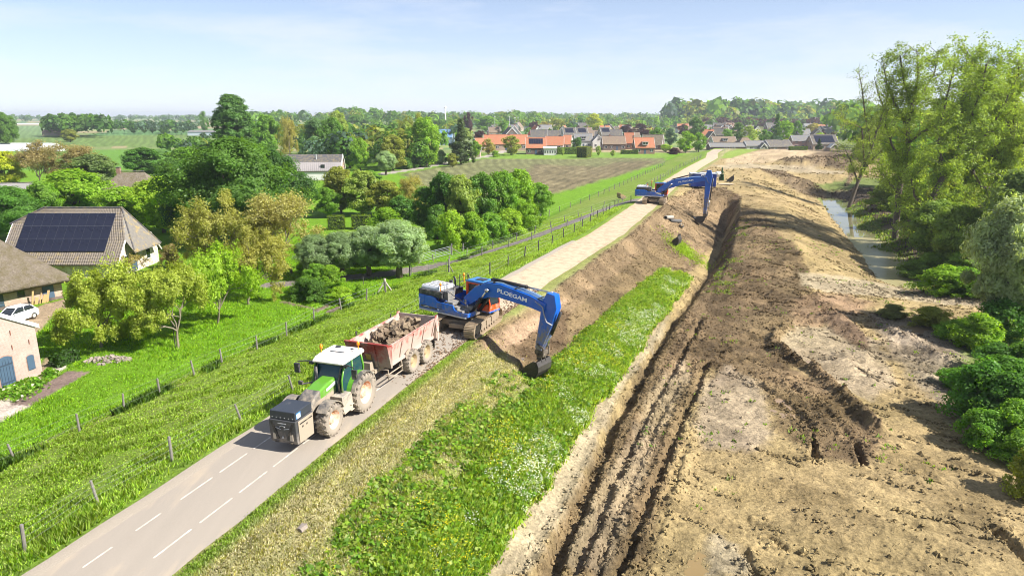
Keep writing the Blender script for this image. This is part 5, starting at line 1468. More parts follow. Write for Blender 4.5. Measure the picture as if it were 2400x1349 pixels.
tree('lime', 1060, 392, 360, 26, 'olive', 'small olive shrub tree beside the driveway edge')
# hedgerow thicket between lane and ploughed field
HG = 'trees of the thicket beside the lane'
for px, by, ty, w, c, lab in [(1262, 512, 430, 66, 'bushg', 'last bright tree at the right end of the thicket'), (1215, 525, 398, 88, 'bright', 'tall bright tree near the right end of the thicket'), (1178, 535, 402, 84, 'bushg', 'broad green tree right of the thicket middle'),
                              (1130, 545, 408, 90, 'mid', 'mid green tree in the middle of the thicket'), (1082, 550, 412, 88, 'fresh', 'light green tree left of the thicket middle'), (1040, 545, 405, 84, 'deep', 'dark green tree over the left part of the thicket'),
                              (1000, 540, 440, 80, 'mid', 'green tree at the left end of the thicket')]:
    tree('lime', px, by, ty, w, c, lab, group=HG)
for px, by, ty, w, c, lab in [(1240, 540, 478, 66, 'bright', 'bright shrub at the right foot of the thicket'), (1195, 555, 490, 70, 'lime', 'lime shrub below the tall thicket tree'), (1150, 570, 498, 76, 'bushg', 'green shrub at the fence below the thicket'),
                              (1105, 580, 500, 76, 'bright', 'sunlit shrub by the fence left of the white blossom'), (1060, 585, 495, 80, 'lime', 'yellow green shrub just right of the grey willows'), (1025, 560, 480, 60, 'mid', 'mid green shrub behind the big pollard'), (906, 552, 488, 84, 'bright', 'bright round shrub between hedge block and willows')]:
    tree('bush', px, by, ty, w, c, lab, group='shrubs at the foot of the thicket')
for px, by, ty, w, c, k, lab in [(800, 500, 392, 90, 'olive', 'lime', 'olive tree right of the golden oak crown'), (850, 505, 400, 90, 'fresh', 'lime', 'light olive tree behind the clipped hedge blocks'), (905, 505, 425, 90, 'olive', 'lime', 'olive tree with dark stems above the bright shrub'),
                                 (955, 510, 405, 80, 'gold', 'budding', 'half bare tan tree in front of the ploughed field'), (940, 525, 460, 70, 'deep', 'bush', 'dark shrub below the half bare tan tree'), (770, 510, 440, 60, 'bushg', 'lime', 'green tree at the edge of the oak'), (870, 440, 400, 60, 'bushg', 'bush', 'shrub at the driveway end near the silver willow'),
                                 (790, 462, 415, 70, 'mid', 'bush', 'green shrubbery in front of the gambrel farmhouse')]:
    tree(k, px, by, ty, w, c, lab)
# ---- the big willows on the right bank, their main limbs as surveyed
def limbed_tree(name, base, trunk, limbs, r0, leaf, n_leaf, shoots, slen, colour, label, seed, droop=.1, thin_top=0.0):
    p = at(*base); rr = random.Random(seed)
    def W3(px, py, dy):
        Y = p.y + dy; q = Vector((0, Y, p.z)); h = height_for(q, py); z = p.z + h
        return Vector(((px - 1200) / 1600 * (Y * math.cos(PITCH) + (CAM_H - z) * math.sin(PITCH)), Y, z))
    root = empty('willow_tree', (p.x, p.y, p.z - .1), 0, label, 'tree')
    off = Vector((p.x, p.y, p.z - .1)); m = MB(); C = []; R = []
    paths = [[W3(a, b, 0) for a, b in trunk]]
    for li in limbs:
        dy = rr.uniform(-1, 1) * 5.5; n = len(li) - 1
        paths.append([W3(a, b, dy * i / max(1, n)) for i, (a, b) in enumerate(li)])
    for k, P in enumerate(paths):
        n = len(P); ra = r0 if k == 0 else r0 * .5
        m.tube([q - off + (Vector((rr.gauss(0, .12), rr.gauss(0, .12), 0)) if 0 < i else Vector((0, 0, -.3 if k == 0 else 0))) for i, q in enumerate(P)], [ra * (1 - .82 * i / (n - 1)) for i in range(n)], 7 if k == 0 else 5, False)
        Ls = [(P[i + 1] - P[i]).length for i in range(n - 1)]; tot = sum(Ls)
        for q in range(int(shoots * tot)):
            d = tot * (rr.random() if k else .3 + .7 * rr.random()); i = 0
            while i < n - 2 and d > Ls[i]: d -= Ls[i]; i += 1
            s0 = P[i].lerp(P[i + 1], min(1, d / Ls[i])); ax = (P[i + 1] - P[i]).normalized()
            o = Vector((rr.gauss(0, 1), rr.gauss(0, 1), rr.gauss(0, .5))); o -= ax * o.dot(ax); o.normalize()
            dr = (ax * .55 + o * .9 + Vector((0, 0, .25))).normalized(); L = slen * rr.uniform(.4, 1.25)
            e1 = s0 + dr * L * .55; e2 = e1 + (dr + Vector((rr.gauss(0, .3), rr.gauss(0, .3), -droop + rr.gauss(0, .2)))).normalized() * L * .5
            m.tube([s0 - off, e1 - off, e2 - off], [.055, .035, .012], 3, False)
            keep = 1.0 if thin_top == 0 else max(.12, 1 - thin_top * (e2.z - p.z) / 20)
            for t_ in (.35, .55, .75, .95, 1.1):
                if rr.random() > keep: continue
                c = s0.lerp(e1, t_ * 1.6) if t_ < .6 else e1.lerp(e2, (t_ - .6) * 2.2)
                C.append(tuple(c - off + Vector((rr.gauss(0, .3), rr.gauss(0, .3), rr.gauss(0, .25))))); R.append(rr.uniform(.55, 1.15))
    mobj('trunk', m.mesh('trunk', bark_m, True), root)
    P, Nn, s, v = clump_leaves(np.array(C), np.array(R), n_leaf, leaf)
    c = mobj('crown', leaf_mesh('crown', P, Nn, s, v, leaf_m, 2.0), root); c.color = (*[LEAF_GAIN * q for q in colour], 1)
    print(label, len(P))
limbed_tree('w', (1990, 488), [(1988, 488), (2008, 430), (2040, 350), (2056, 307), (2078, 268), (2092, 235)],
    [[(2026, 385), (2020, 300), (1990, 288), (1962, 262)], [(2042, 345), (2030, 270), (2020, 205), (2012, 168)], [(2056, 307), (2075, 240), (2088, 185), (2104, 150)], [(2010, 425), (1990, 370), (1975, 340)], [(2015, 410), (2050, 370), (2075, 345)], [(2078, 268), (2060, 220), (2050, 178)]],
    .42, .13, 24, 2.5, 2.4, (.14, .18, .038), 'leaning thin willow at the far end of the creek', 51, .0, .42)
limbed_tree('w', (2100, 560), [(2098, 560), (2104, 458), (2118, 391), (2129, 342), (2128, 293), (2136, 249), (2120, 195), (2108, 130)],
    [[(2136, 249), (2165, 215), (2190, 170), (2200, 118)], [(2129, 335), (2160, 310), (2200, 290), (2218, 240)], [(2127, 300), (2100, 250), (2078, 195), (2070, 140)], [(2118, 391), (2090, 340), (2075, 290)], [(2110, 430), (2150, 400), (2175, 360)], [(2136, 249), (2150, 180), (2150, 115)], [(2106, 455), (2080, 420), (2062, 400)], [(2102, 490), (2135, 460), (2160, 450)]],
    .5, .14, 32, 2.9, 2.6, (.135, .18, .034), 'tallest willow with a dark forked trunk beside the creek', 52, .05, .25)
limbed_tree('w', (2165, 590), [(2160, 590), (2172, 545), (2186, 505), (2184, 470), (2211, 414), (2238, 365), (2268, 300), (2296, 225), (2312, 150)],
    [[(2185, 500), (2230, 490), (2290, 488), (2330, 470)], [(2190, 505), (2240, 465), (2278, 400), (2330, 372), (2380, 335)], [(2211, 414), (2200, 330), (2218, 240), (2235, 150)], [(2238, 365), (2300, 335), (2350, 260), (2382, 180)], [(2250, 340), (2255, 270), (2262, 190), (2270, 118)], [(2186, 505), (2150, 460), (2135, 420)], [(2278, 400), (2300, 440), (2350, 440)], [(2296, 225), (2330, 180), (2350, 140)], [(2175, 540), (2140, 520), (2120, 515)]],
    .6, .15, 32, 2.9, 2.8, (.14, .187, .038), 'broad willow right of the tallest one, leafing out yellow green', 53, .15, .1)
limbed_tree('w', (2345, 575), [(2345, 575), (2352, 480), (2360, 400), (2372, 310), (2380, 220), (2390, 150)],
    [[(2355, 450), (2320, 390), (2310, 330)], [(2360, 400), (2400, 330), (2440, 260)], [(2372, 310), (2340, 240), (2330, 190)], [(2360, 400), (2330, 340), (2300, 280)], [(2380, 220), (2420, 170), (2450, 130)], [(2352, 480), (2400, 440), (2450, 420)]],
    .45, .15, 30, 2.8, 2.8, (.15, .19, .038), 'yellow green willow at the right picture edge', 54, .15, .1)
# ---- undergrowth and the trees behind
tree('willow', 2300, 455, 135, 230, (.16, .2, .035), 'willow filling the back between the two broad ones', variant=0, rz=3.6)
tree('lime', 2190, 606, 470, 140, (.11, .16, .035), 'dense dark green willow leaning over the creek water')
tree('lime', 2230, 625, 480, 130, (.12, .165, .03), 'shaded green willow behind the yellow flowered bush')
tree('pollard', 2345, 790, 470, 200, (.19, .225, .125), 'large grey green willow shrub at the right edge', variant=0)
tree('bush', 2082, 492, 425, 100, (.11, .15, .03), 'olive thicket at the far end of the creek')
tree('bush', 2128, 522, 440, 90, (.09, .14, .025), 'green thicket under the tallest willow')
tree('bush', 2168, 560, 490, 90, 'olive', 'olive undergrowth on the dark creek bank')
tree('lime', 2360, 640, 400, 160, (.12, .16, .05), 'pale willow above the edge willow shrub')
tree('bush', 2210, 690, 626, 120, 'bright', 'rounded bush with yellow blossom beside the sandy track')
tree('bush', 2265, 692, 628, 100, 'bushg', 'green bush right of the yellow blossomed one')
tree('bush', 2285, 818, 738, 110, 'bright', 'bright bramble mound left of the grey willow shrub')
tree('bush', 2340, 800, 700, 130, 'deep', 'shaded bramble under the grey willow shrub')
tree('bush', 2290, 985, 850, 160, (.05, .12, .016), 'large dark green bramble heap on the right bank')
tree('bush', 2350, 1020, 880, 160, 'deep', 'bramble heap at the right edge behind the large one')
tree('bush', 2370, 1055, 950, 120, 'bushg', 'sunlit bramble heap below the large dark one')
tree('bush', 2420, 900, 800, 150, 'mid', 'green bramble at the right picture edge')
tree('bush', 2420, 1165, 1050, 110, 'olive', 'brownish bush on the slope at the lower right edge')
tree('bush', 2180, 770, 722, 90, 'olive', 'low olive scrub behind the puddle')
tree('bush', 2330, 700, 640, 110, 'bushg', 'green bush half behind the edge willow shrub')
tree('bush', 2245, 800, 752, 100, 'bushg', 'low green bramble left of the bright mound')
tree('bush', 2240, 910, 868, 90, (.07, .15, .018), 'small bramble hump at the left foot of the large heap')
tree('bush', 2300, 1050, 965, 110, (.085, .17, .02), 'bramble hump below the large dark heap')
tree('bush', 2345, 935, 840, 150, (.06, .13, .017), 'dark bramble hump between the large heap and the picture edge')
tree('bush', 2390, 1090, 1010, 110, 'bushg', 'leafy bramble at the lower right edge')
tree('bush', 2330, 880, 810, 120, 'deep', 'bramble thicket joining the bright mound and the large heap')
tree('bush', 2140, 655, 618, 80, (.1, .15, .03), 'low bank scrub where the creek ends')
tree('bush', 2180, 640, 600, 90, (.12, .18, .03), 'green scrub under the broad willow')
tree('bush', 2260, 640, 590, 110, (.11, .17, .03), 'bank scrub behind the yellow blossomed bush')
tree('bush', 2090, 745, 715, 70, (.12, .13, .05), 'low scrub at the edge of the sandy track')
# ---- village greenery
VG = 'trees among the village houses'
for k, px, by, ty, w, c, lab in [('far', 1198, 364, 319, 46, 'olive', 'olive garden tree on the lawn before the long orange roof'), ('far', 1145, 362, 326, 34, 'gold', 'brownish garden tree left of the olive lawn tree'), ('bush', 1161, 368, 353, 20, 'bright', 'clipped round bush at the lawn corner'),
     ('far', 1352, 356, 322, 26, 'deep', 'green tree between orange roofs and the white house'), ('far', 1606, 358, 308, 44, 'bright', 'leafy bright tree left of the road bend'), ('far', 1637, 356, 312, 36, 'bushg', 'green tree close to the road bend'), ('far', 1628, 330, 278, 46, 'dark', 'big dark round tree in the village middle'),
     ('conifer', 1818, 335, 267, 34, 'mid', 'tall pointed cypress among the right village houses'), ('far', 1840, 338, 283, 42, 'bright', 'bright tree right of the tall cypress'), ('far', 1790, 340, 304, 34, 'mid', 'green tree in front of the tall cypress'), ('far', 1728, 332, 288, 30, 'dark', 'dark tree left of the yellow green village trees'),
     ('far', 1755, 335, 296, 40, 'fresh', 'yellow green tree before the right village houses'), ('far', 1705, 330, 302, 28, 'bushg', 'small green tree beyond the road bend'), ('conifer', 1918, 352, 325, 18, 'conifer', 'small dark conifer in front of the solar panel house'), ('far', 1865, 330, 284, 34, 'mid', 'tall green tree behind the rose brick house'),
     ('conifer', 1887, 328, 296, 18, 'conifer', 'narrow dark conifer left of the small white house'), ('far', 1850, 348, 322, 26, 'yellow', 'yellow shrub tree beside the dark bungalow'), ('far', 1905, 322, 290, 40, 'gold', 'greyish budding tree before the large grey gable'), ('far', 1820, 350, 318, 30, 'blueg', 'blue green tree over the bungalow roofs'),
     ('far', 1470, 322, 292, 36, 'purple', 'purple beech behind the steep orange house'), ('far', 1500, 318, 290, 38, 'purple', 'second purple beech in the village middle'), ('far', 1515, 326, 305, 40, 'purple', 'low purple tree beside the brown roof'), ('far', 1250, 318, 285, 30, 'purple', 'purple tree left of the slate roofs'), ('far', 1275, 316, 286, 40, 'gold', 'brown budding tree over the slate roofs'), ('far', 1305, 312, 280, 40, 'olive', 'olive tree over the right slate roof'),
     ('far', 1392, 312, 268, 46, 'yellow', 'large yellow green tree on the village skyline'), ('far', 1124, 340, 306, 36, 'purple', 'purple tree left of the long orange roof'), ('far', 1185, 318, 284, 34, 'bushg', 'green tree behind the long orange roof'), ('far', 1537, 344, 300, 34, 'mid', 'green tree left of the thatched house'), ('far', 1570, 342, 302, 34, 'blueg', 'dark blue green tree right of the thatched house'),
     ('far', 1560, 356, 338, 30, 'lime', 'lime green shrubs right of the thatched house'), ('bush', 1580, 362, 346, 30, 'purple', 'dark reddish shrub at the dike foot'), ('far', 1318, 364, 347, 12, 'fresh', 'little lawn tree before the clipped hedge'), ('far', 1402, 365, 342, 14, 'fresh', 'slim young lawn tree right of the clipped hedge'), ('far', 1436, 366, 352, 12, 'fresh', 'smallest lawn tree before the brown roofed house'),
     ('far', 1660, 305, 284, 40, 'yellow', 'yellow green tree right of the big dark tree'), ('far', 1600, 318, 292, 30, 'purple', 'dark purple tree left of the big dark tree'), ('far', 1335, 316, 290, 30, 'deep', 'green tree by the near black roof'), ('far', 1070, 318, 282, 44, 'fresh', 'pale green tree right of the tall white mast'), ('far', 1140, 310, 272, 60, 'bushg', 'wide green tree behind the purple one'),
     ('far', 880, 312, 282, 40, 'bushg', 'green tree behind the pale halls'), ('far', 835, 312, 272, 50, 'mid', 'tree left of the pale halls'), ('far', 930, 318, 282, 40, 'fresh', 'light tree right of the pale halls'), ('far', 1030, 310, 280, 40, 'mid', 'green tree left of the tall white mast'), ('far', 1098, 322, 264, 26, 'purple', 'slim dark red tree standing above the far wood')]:
    tree(k, px, by, ty, w, c, lab, group=VG)
for i, (px, by, ty, w) in enumerate([(314, 312, 297, 18), (338, 312, 298, 16), (358, 312, 292, 20), (383, 314, 290, 30), (412, 312, 296, 18), (430, 311, 288, 26), (445, 309, 296, 18), (480, 312, 262, 22)]):
    tree('far', px, by, ty, w, 'mid', ['first tree from the left in the far field row', 'second tree from the left in the far field row', 'third tree from the left in the far field row', 'widest tree of the far field row', 'small tree right of the widest field tree', 'tallest tree of the far field row', 'last small tree of the far field row', 'rounded blue green tree alone on the far skyline'][i], group='trees in a row in the far fields')

tree('conifer', 1691, 424, 393, 13, (.04, .09, .06), 'small dark green cypress standing right of the blue container')
# clipped hedges (blocks of leaves with flat tops)
def hedge(px0, py0, px1, py1, h, w, colour, label):
    a = at(px0, py0); b = at(px1, py1); d = Vector((b.x - a.x, b.y - a.y, 0)); L = d.length; n = int(900 * min(6, max(1, L * h / 8)))
    U = RNG.random((n, 3)); f = RNG.integers(0, 5, n); nr = np.zeros((n, 3))
    P = np.stack([(U[:, 0] - .5) * L, (U[:, 1] - .5) * w, U[:, 2] * h], 1)
    for k, (ax, sg, val) in enumerate(((1, -1, -w / 2), (1, 1, w / 2), (2, 1, h), (0, -1, -L / 2), (0, 1, L / 2))):
        s = f == k; P[s, ax] = val + RNG.normal(size=s.sum()) * .05; nr[s, ax] = sg
    me = leaf_mesh('hedge_leaves', P, nr + RNG.normal(size=P.shape) * .5, np.full(n, max(.14, L * .02)) * (.7 + .6 * RNG.random(n)), RNG.random(n), leaf_m)
    mid = (a + b) / 2
    r = empty('clipped_hedge', (mid.x, mid.y, z_at(mid.x, mid.y)), math.atan2(d.y, d.x), label, 'hedge')
    m = MB(); m.box((0, 0, h * .48), (L * .97, w * .85, h * .94)); core = m.build('hedge_core', mat('hedge twigs', (.03, .05, .015), rough=1), r)
    o = mobj('hedge_foliage', me, r); o.color = (*COLORS[colour], 1)
hedge(826, 537, 868, 536, 2.2, 1.6, 'lime', 'clipped yellow green hedge block behind the grey willows')
hedge(770, 538, 808, 537, 2.2, 1.4, 'lime', 'left clipped hedge block beside the golden oak')
hedge(130, 862, 178, 842, .8, .8, 'deep', 'low clipped box hedge by the paved yard')
hedge(1306, 362, 1362, 361, 3.0, 2.5, 'bright', 'long clipped hedge behind the village lawn')
hedge(1363, 370, 1375, 368, 4.6, 5.0, 'yellow', 'tall yellow green hedge cube at the end of the lawn')
hedge(1455, 361, 1495, 361, 1.8, 1.5, 'lime', 'flat topped hedge before the orange dormer house')
hedge(1850, 352, 1890, 352, 1.5, 1.5, 'bright', 'low bright hedge at the sandy field edge')

# far woods: masses nobody could count
def woods(name, spec, label=None):
    Ps, Ns, Ss, Vs, Ts = [], [], [], [], []
    for px0, px1, y_near, y_far, h0, h1, n, cols in spec:
        for _ in range(n):
            px = random.uniform(px0, px1); Yd = random.uniform(y_near, y_far)
            X = (px - 1200) / 1600 * Yd * .9694 * 1.03; Hh = random.uniform(h0, h1); W = Hh * random.uniform(.55, .95)
            k = 62 if Yd > 500 else (110 if Yd > 260 else 220)
            d = RNG.normal(size=(k, 3)); d[:, 2] = np.abs(d[:, 2]) * 1.0 - .25; d /= np.linalg.norm(d, axis=1, keepdims=True)
            rr = .75 + .35 * RNG.random(k)
            P = np.stack([X + d[:, 0] * W * .55 * rr, Yd + d[:, 1] * W * .55 * rr, GZ + Hh * (.52 + .48 * d[:, 2] * rr)], 1)
            c = np.array(COLORS[random.choice(cols)]) * random.uniform(.75, 1.25) * 1.6
            Ps.append(P); Ns.append(d + RNG.normal(size=d.shape) * .4); Ss.append(np.full(k, W * (.235 if Yd > 500 else (.22 if Yd > 260 else .13))) * (.6 + .7 * RNG.random(k))); Vs.append(RNG.random(k)); Ts.append(np.repeat(c[None], k, 0))
    me = leaf_mesh(name, np.concatenate(Ps), np.concatenate(Ns), np.concatenate(Ss), np.concatenate(Vs), tint_leaf, 1.2, np.concatenate(Ts))
    o = mobj(name, me); tag(o, label, None, None, 'stuff'); return o
G = ['mid', 'deep', 'bushg', 'mid', 'blueg', 'olive']
woods('far_woodland', [
 (-100, 600, 1500, 3000, 12, 20, 280, ['deep', 'mid', 'blueg']), (600, 1260, 900, 1700, 15, 25, 330, G), (1200, 1560, 1300, 2400, 15, 24, 200, G),
 (1060, 1560, 800, 1050, 9, 16, 200, G + ['fresh', 'olive']), (800, 900, 1000, 1100, 24, 30, 20, ['mid', 'deep']),
 (1560, 2000, 1000, 1500, 24, 42, 320, G), (1540, 2000, 900, 1050, 12, 20, 130, G + ['fresh']), (1640, 1960, 800, 900, 12, 15, 110, ['purple', 'purple', 'dark']), (1950, 2700, 500, 1200, 14, 30, 260, G),
 (1230, 1560, 560, 760, 5, 8, 46, ['purple', 'gold', 'bushg', 'fresh', 'deep', 'olive']), (1600, 1960, 430, 700, 4, 7.5, 60, ['bushg', 'yellow', 'fresh', 'deep', 'purple', 'lime']),
 (600, 1100, 420, 800, 7, 13, 150, G + ['fresh']), (-100, 60, 500, 900, 8, 14, 30, G), (560, 1050, 300, 420, 8, 13, 60, G), (400, 560, 300, 380, 5, 9, 24, G), (720, 1000, 232, 300, 7, 13, 60, G + ['fresh']), (255, 480, 640, 800, 10, 13, 70, ['deep', 'blueg']),
 (2000, 2560, 200, 420, 10, 20, 75, G + ['fresh', 'olive']), (2120, 2520, 110, 190, 8, 15, 26, ['fresh', 'olive', 'mid', 'bushg']), (1990, 2120, 220, 300, 6, 10, 12, ['fresh', 'olive'])])
woods('field_copse', [(142, 264, 560, 640, 14, 19, 60, ['deep', 'mid', 'dark'])], 'rounded dark copse standing in the far left fields')
# ------------------------------------------------------------------ machines on the dike
MUD = (.27, .21, .145)
blue_p = mat('blue paint', (.004, .105, .50), rough=.3, var=.12, scale=2, dust=(.2, .19, .19), dust_amt=.02, dust_scale=4, dust_low=.8, dust_top=3, coat=.3)
blue_hi = mat('pale blue paint', (.03, .19, .5), rough=.35, var=.1, scale=2, dust=(.3, .28, .26), dust_amt=.2, dust_scale=4, dust_low=.8, dust_top=4)
orange_p = mat('orange red paint', (.72, .075, .012), rough=.35, var=.1, scale=2, dust=(.4, .3, .22), dust_amt=.12, dust_low=.5, dust_top=3)
dark_p = mat('dark machine grey', (.028, .03, .034), rough=.5, var=.35, scale=5, dust=(.25, .21, .17), dust_amt=.18, dust_low=.2, dust_top=4)
black_p = mat('black steel', (.016, .016, .017), rough=.42, var=.3, scale=6, dust=(.2, .16, .12), dust_amt=.15, dust_low=-2, dust_top=4)
grey_p = mat('grey checker plate', (.17, .17, .17), rough=.55, var=.35, scale=7, dust=(.3, .26, .2), dust_amt=.25, dust_low=0, dust_top=4)
silver_p = mat('silver cover', (.6, .61, .64), rough=.4, metal=.15, var=.25, scale=3, dust=(.4, .36, .3), dust_amt=.12, dust_low=0, dust_top=5)
chrome = mat('chrome rod', (.6, .6, .6), rough=.15, metal=.9, var=.1)
glass_m = glass('cab glass')
tint_m = glass('blue tinted glass', (.012, .05, .065), rough=.04)
shoe_m = mat('muddy track steel', (.22, .165, .105), rough=.8, var=.35, scale=9, bump=.3, dust=(.33, .25, .16), dust_amt=.55, dust_scale=6, dust_low=-1, dust_top=2)
mudframe_m = mat('muddy frame', (.10, .085, .07), rough=.8, var=.4, scale=5, dust=MUD, dust_amt=.75, dust_scale=4, dust_low=-1, dust_top=2)
orange_lamp = mat('amber lamp', (.9, .28, .01), rough=.25, var=.05)
hose_m = mat('hydraulic hose', (.03, .03, .032), rough=.45, var=.2)
hose_l = mat('pale steel pipe', (.35, .5, .62), rough=.35, metal=.3, var=.15)
white_print = mat('white lettering', (.85, .85, .86), rough=.5, var=.04)

def bucket_mesh(w=1.45, s=1.0):
    """an open digging bucket hung from its ears at the origin, mouth to -x"""
    m = MB()
    out = [(.18, -.12), (.34, -.4), (.36, -.75), (.2, -1.08), (-.12, -1.3), (-.55, -1.36), (-.98, -1.25)]
    inn = [(.10, -.18), (.26, -.42), (.28, -.73), (.14, -1.01), (-.14, -1.2), (-.55, -1.27), (-.96, -1.2)]
    out = [(x * s, z * s) for x, z in out]; inn = [(x * s, z * s) for x, z in inn]
    for i in range(len(out) - 1):
        m.prism([out[i], out[i + 1], inn[i + 1], inn[i]], -w / 2, w / 2)
    side = out + [(-.60 * s, -.62 * s), (-.1 * s, -.16 * s)]
    for y in (-w / 2, w / 2 - .05):
        # side plate split into convex fans so the shell stays hollow
        c = (-.1 * s, -.75 * s)
        for i in range(len(side)):
            a, b = side[i], side[(i + 1) % len(side)]
            m.prism([c, a, b], y, y + .05)
    for k in range(5):
        y = -w / 2 + .12 + k * (w - .24) / 4
        m.box((-1.06 * s, y, -1.24 * s), (.26, .1, .07))
    for y in (-.22, .22): m.prism([(.3 * s, -.35 * s), (.14 * s, .12), (-.12 * s, .12), (-.16 * s, -.16 * s), (.1 * s, -.16 * s)], y - .04, y + .04)
    return m

def text_mesh(name, body, size, mt, depth=.012, bold=.02, xs=1.25):
    cu = bpy.data.curves.new(name, 'FONT'); cu.body = body; cu.size = size; cu.extrude = depth; cu.offset = bold * size
    cu.align_x = 'CENTER'; cu.align_y = 'CENTER'; cu.resolution_u = 3
    t = bpy.data.objects.new(name, cu); COL.objects.link(t)
    dg = bpy.context.evaluated_depsgraph_get()
    me = bpy.data.meshes.new_from_object(t.evaluated_get(dg))
    bpy.data.objects.remove(t)
    for v in me.vertices: v.co.x *= xs
    me.materials.clear(); me.materials.append(mt)
    return me

_shoe_me = None
def excavator(name, loc, rz, swing, label, boom_c, boom_w, stick_c, stick_w, bucket_rot, bucket_s=1.0, panel_text=True):
    global _shoe_me
    root = empty(name, loc, rz, label, 'excavator', 'blue tracked excavators')
    S = Matrix.Rotation(swing, 4, 'Z')
    # undercarriage
    if _shoe_me is None:
        b = MB(); b.box((0, 0, 0), (.2, .74, .035)); b.box((.06, 0, .03), (.03, .74, .04)); b.box((-.05, 0, .025), (.03, .74, .03))
        _shoe_me = b.mesh('track_shoe', shoe_m)
    R = .46; half = 2.05
    for sy in (-1, 1):
        y = sy * 1.36
        f = MB()
        f.prism([(-1.9, .22), (1.9, .22), (1.75, .72), (-1.75, .72)], y - .17, y + .17)
        f.box((0, y, .78), (2.6, .22, .1))
        for x in (-half, half): f.lathe([(0, -.2), (.22, -.2), (.40, -.12), (.40, .12), (.22, .2), (0, .2)], (x, y, R + .02), 'y', 16)
        for k in range(8): f.lathe([(0, -.19), (.13, -.19), (.13, .19), (0, .19)], (-1.5 + k * .43, y, .2), 'y', 10)
        for x in (-.9, .1, 1.0): f.box((x, y + sy * .19, .5), (.34, .07, .34))
        tr = f.build('track', mudframe_m, root, bevel=.012)
        n = 50; per = 4 * half + 2 * math.pi * R
        for k in range(n):
            d = per * k / n
            if d < 2 * half: p = (-half + d, R * 2 + .02); a = 0
            elif d < 2 * half + math.pi * R:
                q = (d - 2 * half) / R; p = (half + R * math.sin(q), R + .02 + R * math.cos(q)); a = q
            elif d < 4 * half + math.pi * R: p = (half - (d - 2 * half - math.pi * R), .02); a = math.pi
            else:
                q = (d - 4 * half - math.pi * R) / R; p = (-half - R * math.sin(q), R + .02 - R * math.cos(q)); a = math.pi + q
            o = bpy.data.objects.new('track_shoe', _shoe_me); COL.objects.link(o); o.parent = tr
            o.location = (p[0], y, p[1]); o.rotation_euler = (0, a, 0)
    u = MB()
    u.box((0, 0, .62), (2.2, 2.5, .36)); u.box((0, 0, .5), (3.0, 1.1, .3)); u.lathe([(0, .78), (.72, .78), (.72, 1.06), (0, 1.06)], (0, 0, 0), 'z', 28)
    u.build('undercarriage', mudframe_m, root, bevel=.02)
    # upper body: right hand panel, counterweight, engine cover, deck
    b = MB(S)
    b.box((-1.0, 0, 1.17), (4.3, 2.3, .14))
    b.build('turntable_frame', dark_p, root, bevel=.02)
    b = MB(S)
    b.prism([(-3.25, -1.05), (-2.9, -1.46), (-2.35, -1.46), (-2.35, 1.46), (-2.9, 1.46), (-3.25, 1.05)], 1.22, 2.2, 'z')
    b.build('counterweight', blue_p, root, bevel=.06)
    b = MB(S)
    b.prism([(-2.34, 1.25), (-2.34, 2.2), (-1.62, 2.2), (-1.38, 2.12), (-1.22, 1.94), (-1.0, 1.9), (-.62, 1.9), (-.62, 1.25)], -1.47, -1.38)
    sp = b.build('side_panel', blue_p, root, bevel=.02)
    for k in range(3):
        b = MB(S); b.box((-1.7 + 0, -1.476, 1.9 - .16 * k), (.001, .001, .001)) if False else b.box((-.98, -1.475, 1.78 - .15 * k), (.42, .02, .05)); b.build('louvre', dark_p, sp)
    b = MB(S)
    b.prism([(-.6, 1.25), (-.6, 1.9), (.18, 1.88), (.3, 1.6), (.55, 1.52), (1.0, 1.5), (1.45, 1.5), (1.45, 1.25)], -1.46, -1.37)
    b.box((1.4, -1.02, 1.37), (.1, .75, .26))
    b.build('side_panel', blue_p, root, bevel=.02)
    b = MB(S)
    b.box((-.95, 1.42, 1.68), (3.0, .09, .85))
    b.build('side_panel', blue_p, root, bevel=.02)
    b = MB(S); b.box((-.75, -1.475, 1.2), (4.2, .1, .09)); b.build('bumper_rail', mat('pale dusty rail', (.55, .52, .48), rough=.7, var=.3), root, bevel=.02)
    if panel_text:
        b = MB(S); b.prism([(-2.75, 1.38), (-2.62, 1.52), (-2.3, 1.52), (-1.1, 1.42), (-1.1, 1.36)], -1.49, -1.47); build_each(b, 'decal', black_p, sp)
        b = MB(S); b.box((-1.1, -1.492, 1.39), (.16, .012, .06)); b.box((-2.2, -1.495, 1.45), (.5, .008, .035)); build_each(b, 'decal', white_print, sp)
        b = MB(S)
        b.box((-2.82, -1.472, 1.8), (.08, .02, .22)); b.box((-2.82, -1.474, 1.62), (.03, .02, .22))
        for q in (-.055, 0, .055): b.box((-2.82 + q, -1.474, 1.93), (.022, .02, .09))
        b.build('emblem', white_print, sp)
    b = MB(S)
    b.box((-1.95, -.25, 2.34), (2.1, 2.2, .42)); b.box((-.35, -.95, 1.55), (.9, .85, .68))
    b.build('engine_bay', dark_p, root, bevel=.03)
    for yc in (-.78, .05):
        b = MB(S)
        b.prism([(yc - .4, 2.52), (yc - .4, 2.68), (yc - .28, 2.82), (yc + .28, 2.82), (yc + .4, 2.68), (yc + .4, 2.52)], -2.9, -1.3, 'x')
        hood = b.build('hood_cover', silver_p, root, bevel=.04)
        b = MB(S)
        for q in range(4): b.box((-2.7 + q * .42, yc, 2.835), (.1, .5, .03))
        build_each(b, 'hood_slat', grey_p, hood)
    b = MB(S)
    b.tube([(-1.5, .72, 2.5), (-1.5, .72, 3.05), (-1.62, .72, 3.15)], .075, 8); b.tube([(-1.9, .75, 2.5), (-1.9, .75, 2.85)], .14, 10)
    b.build('exhaust', dark_p, root, smooth=True)
    b = MB(S)
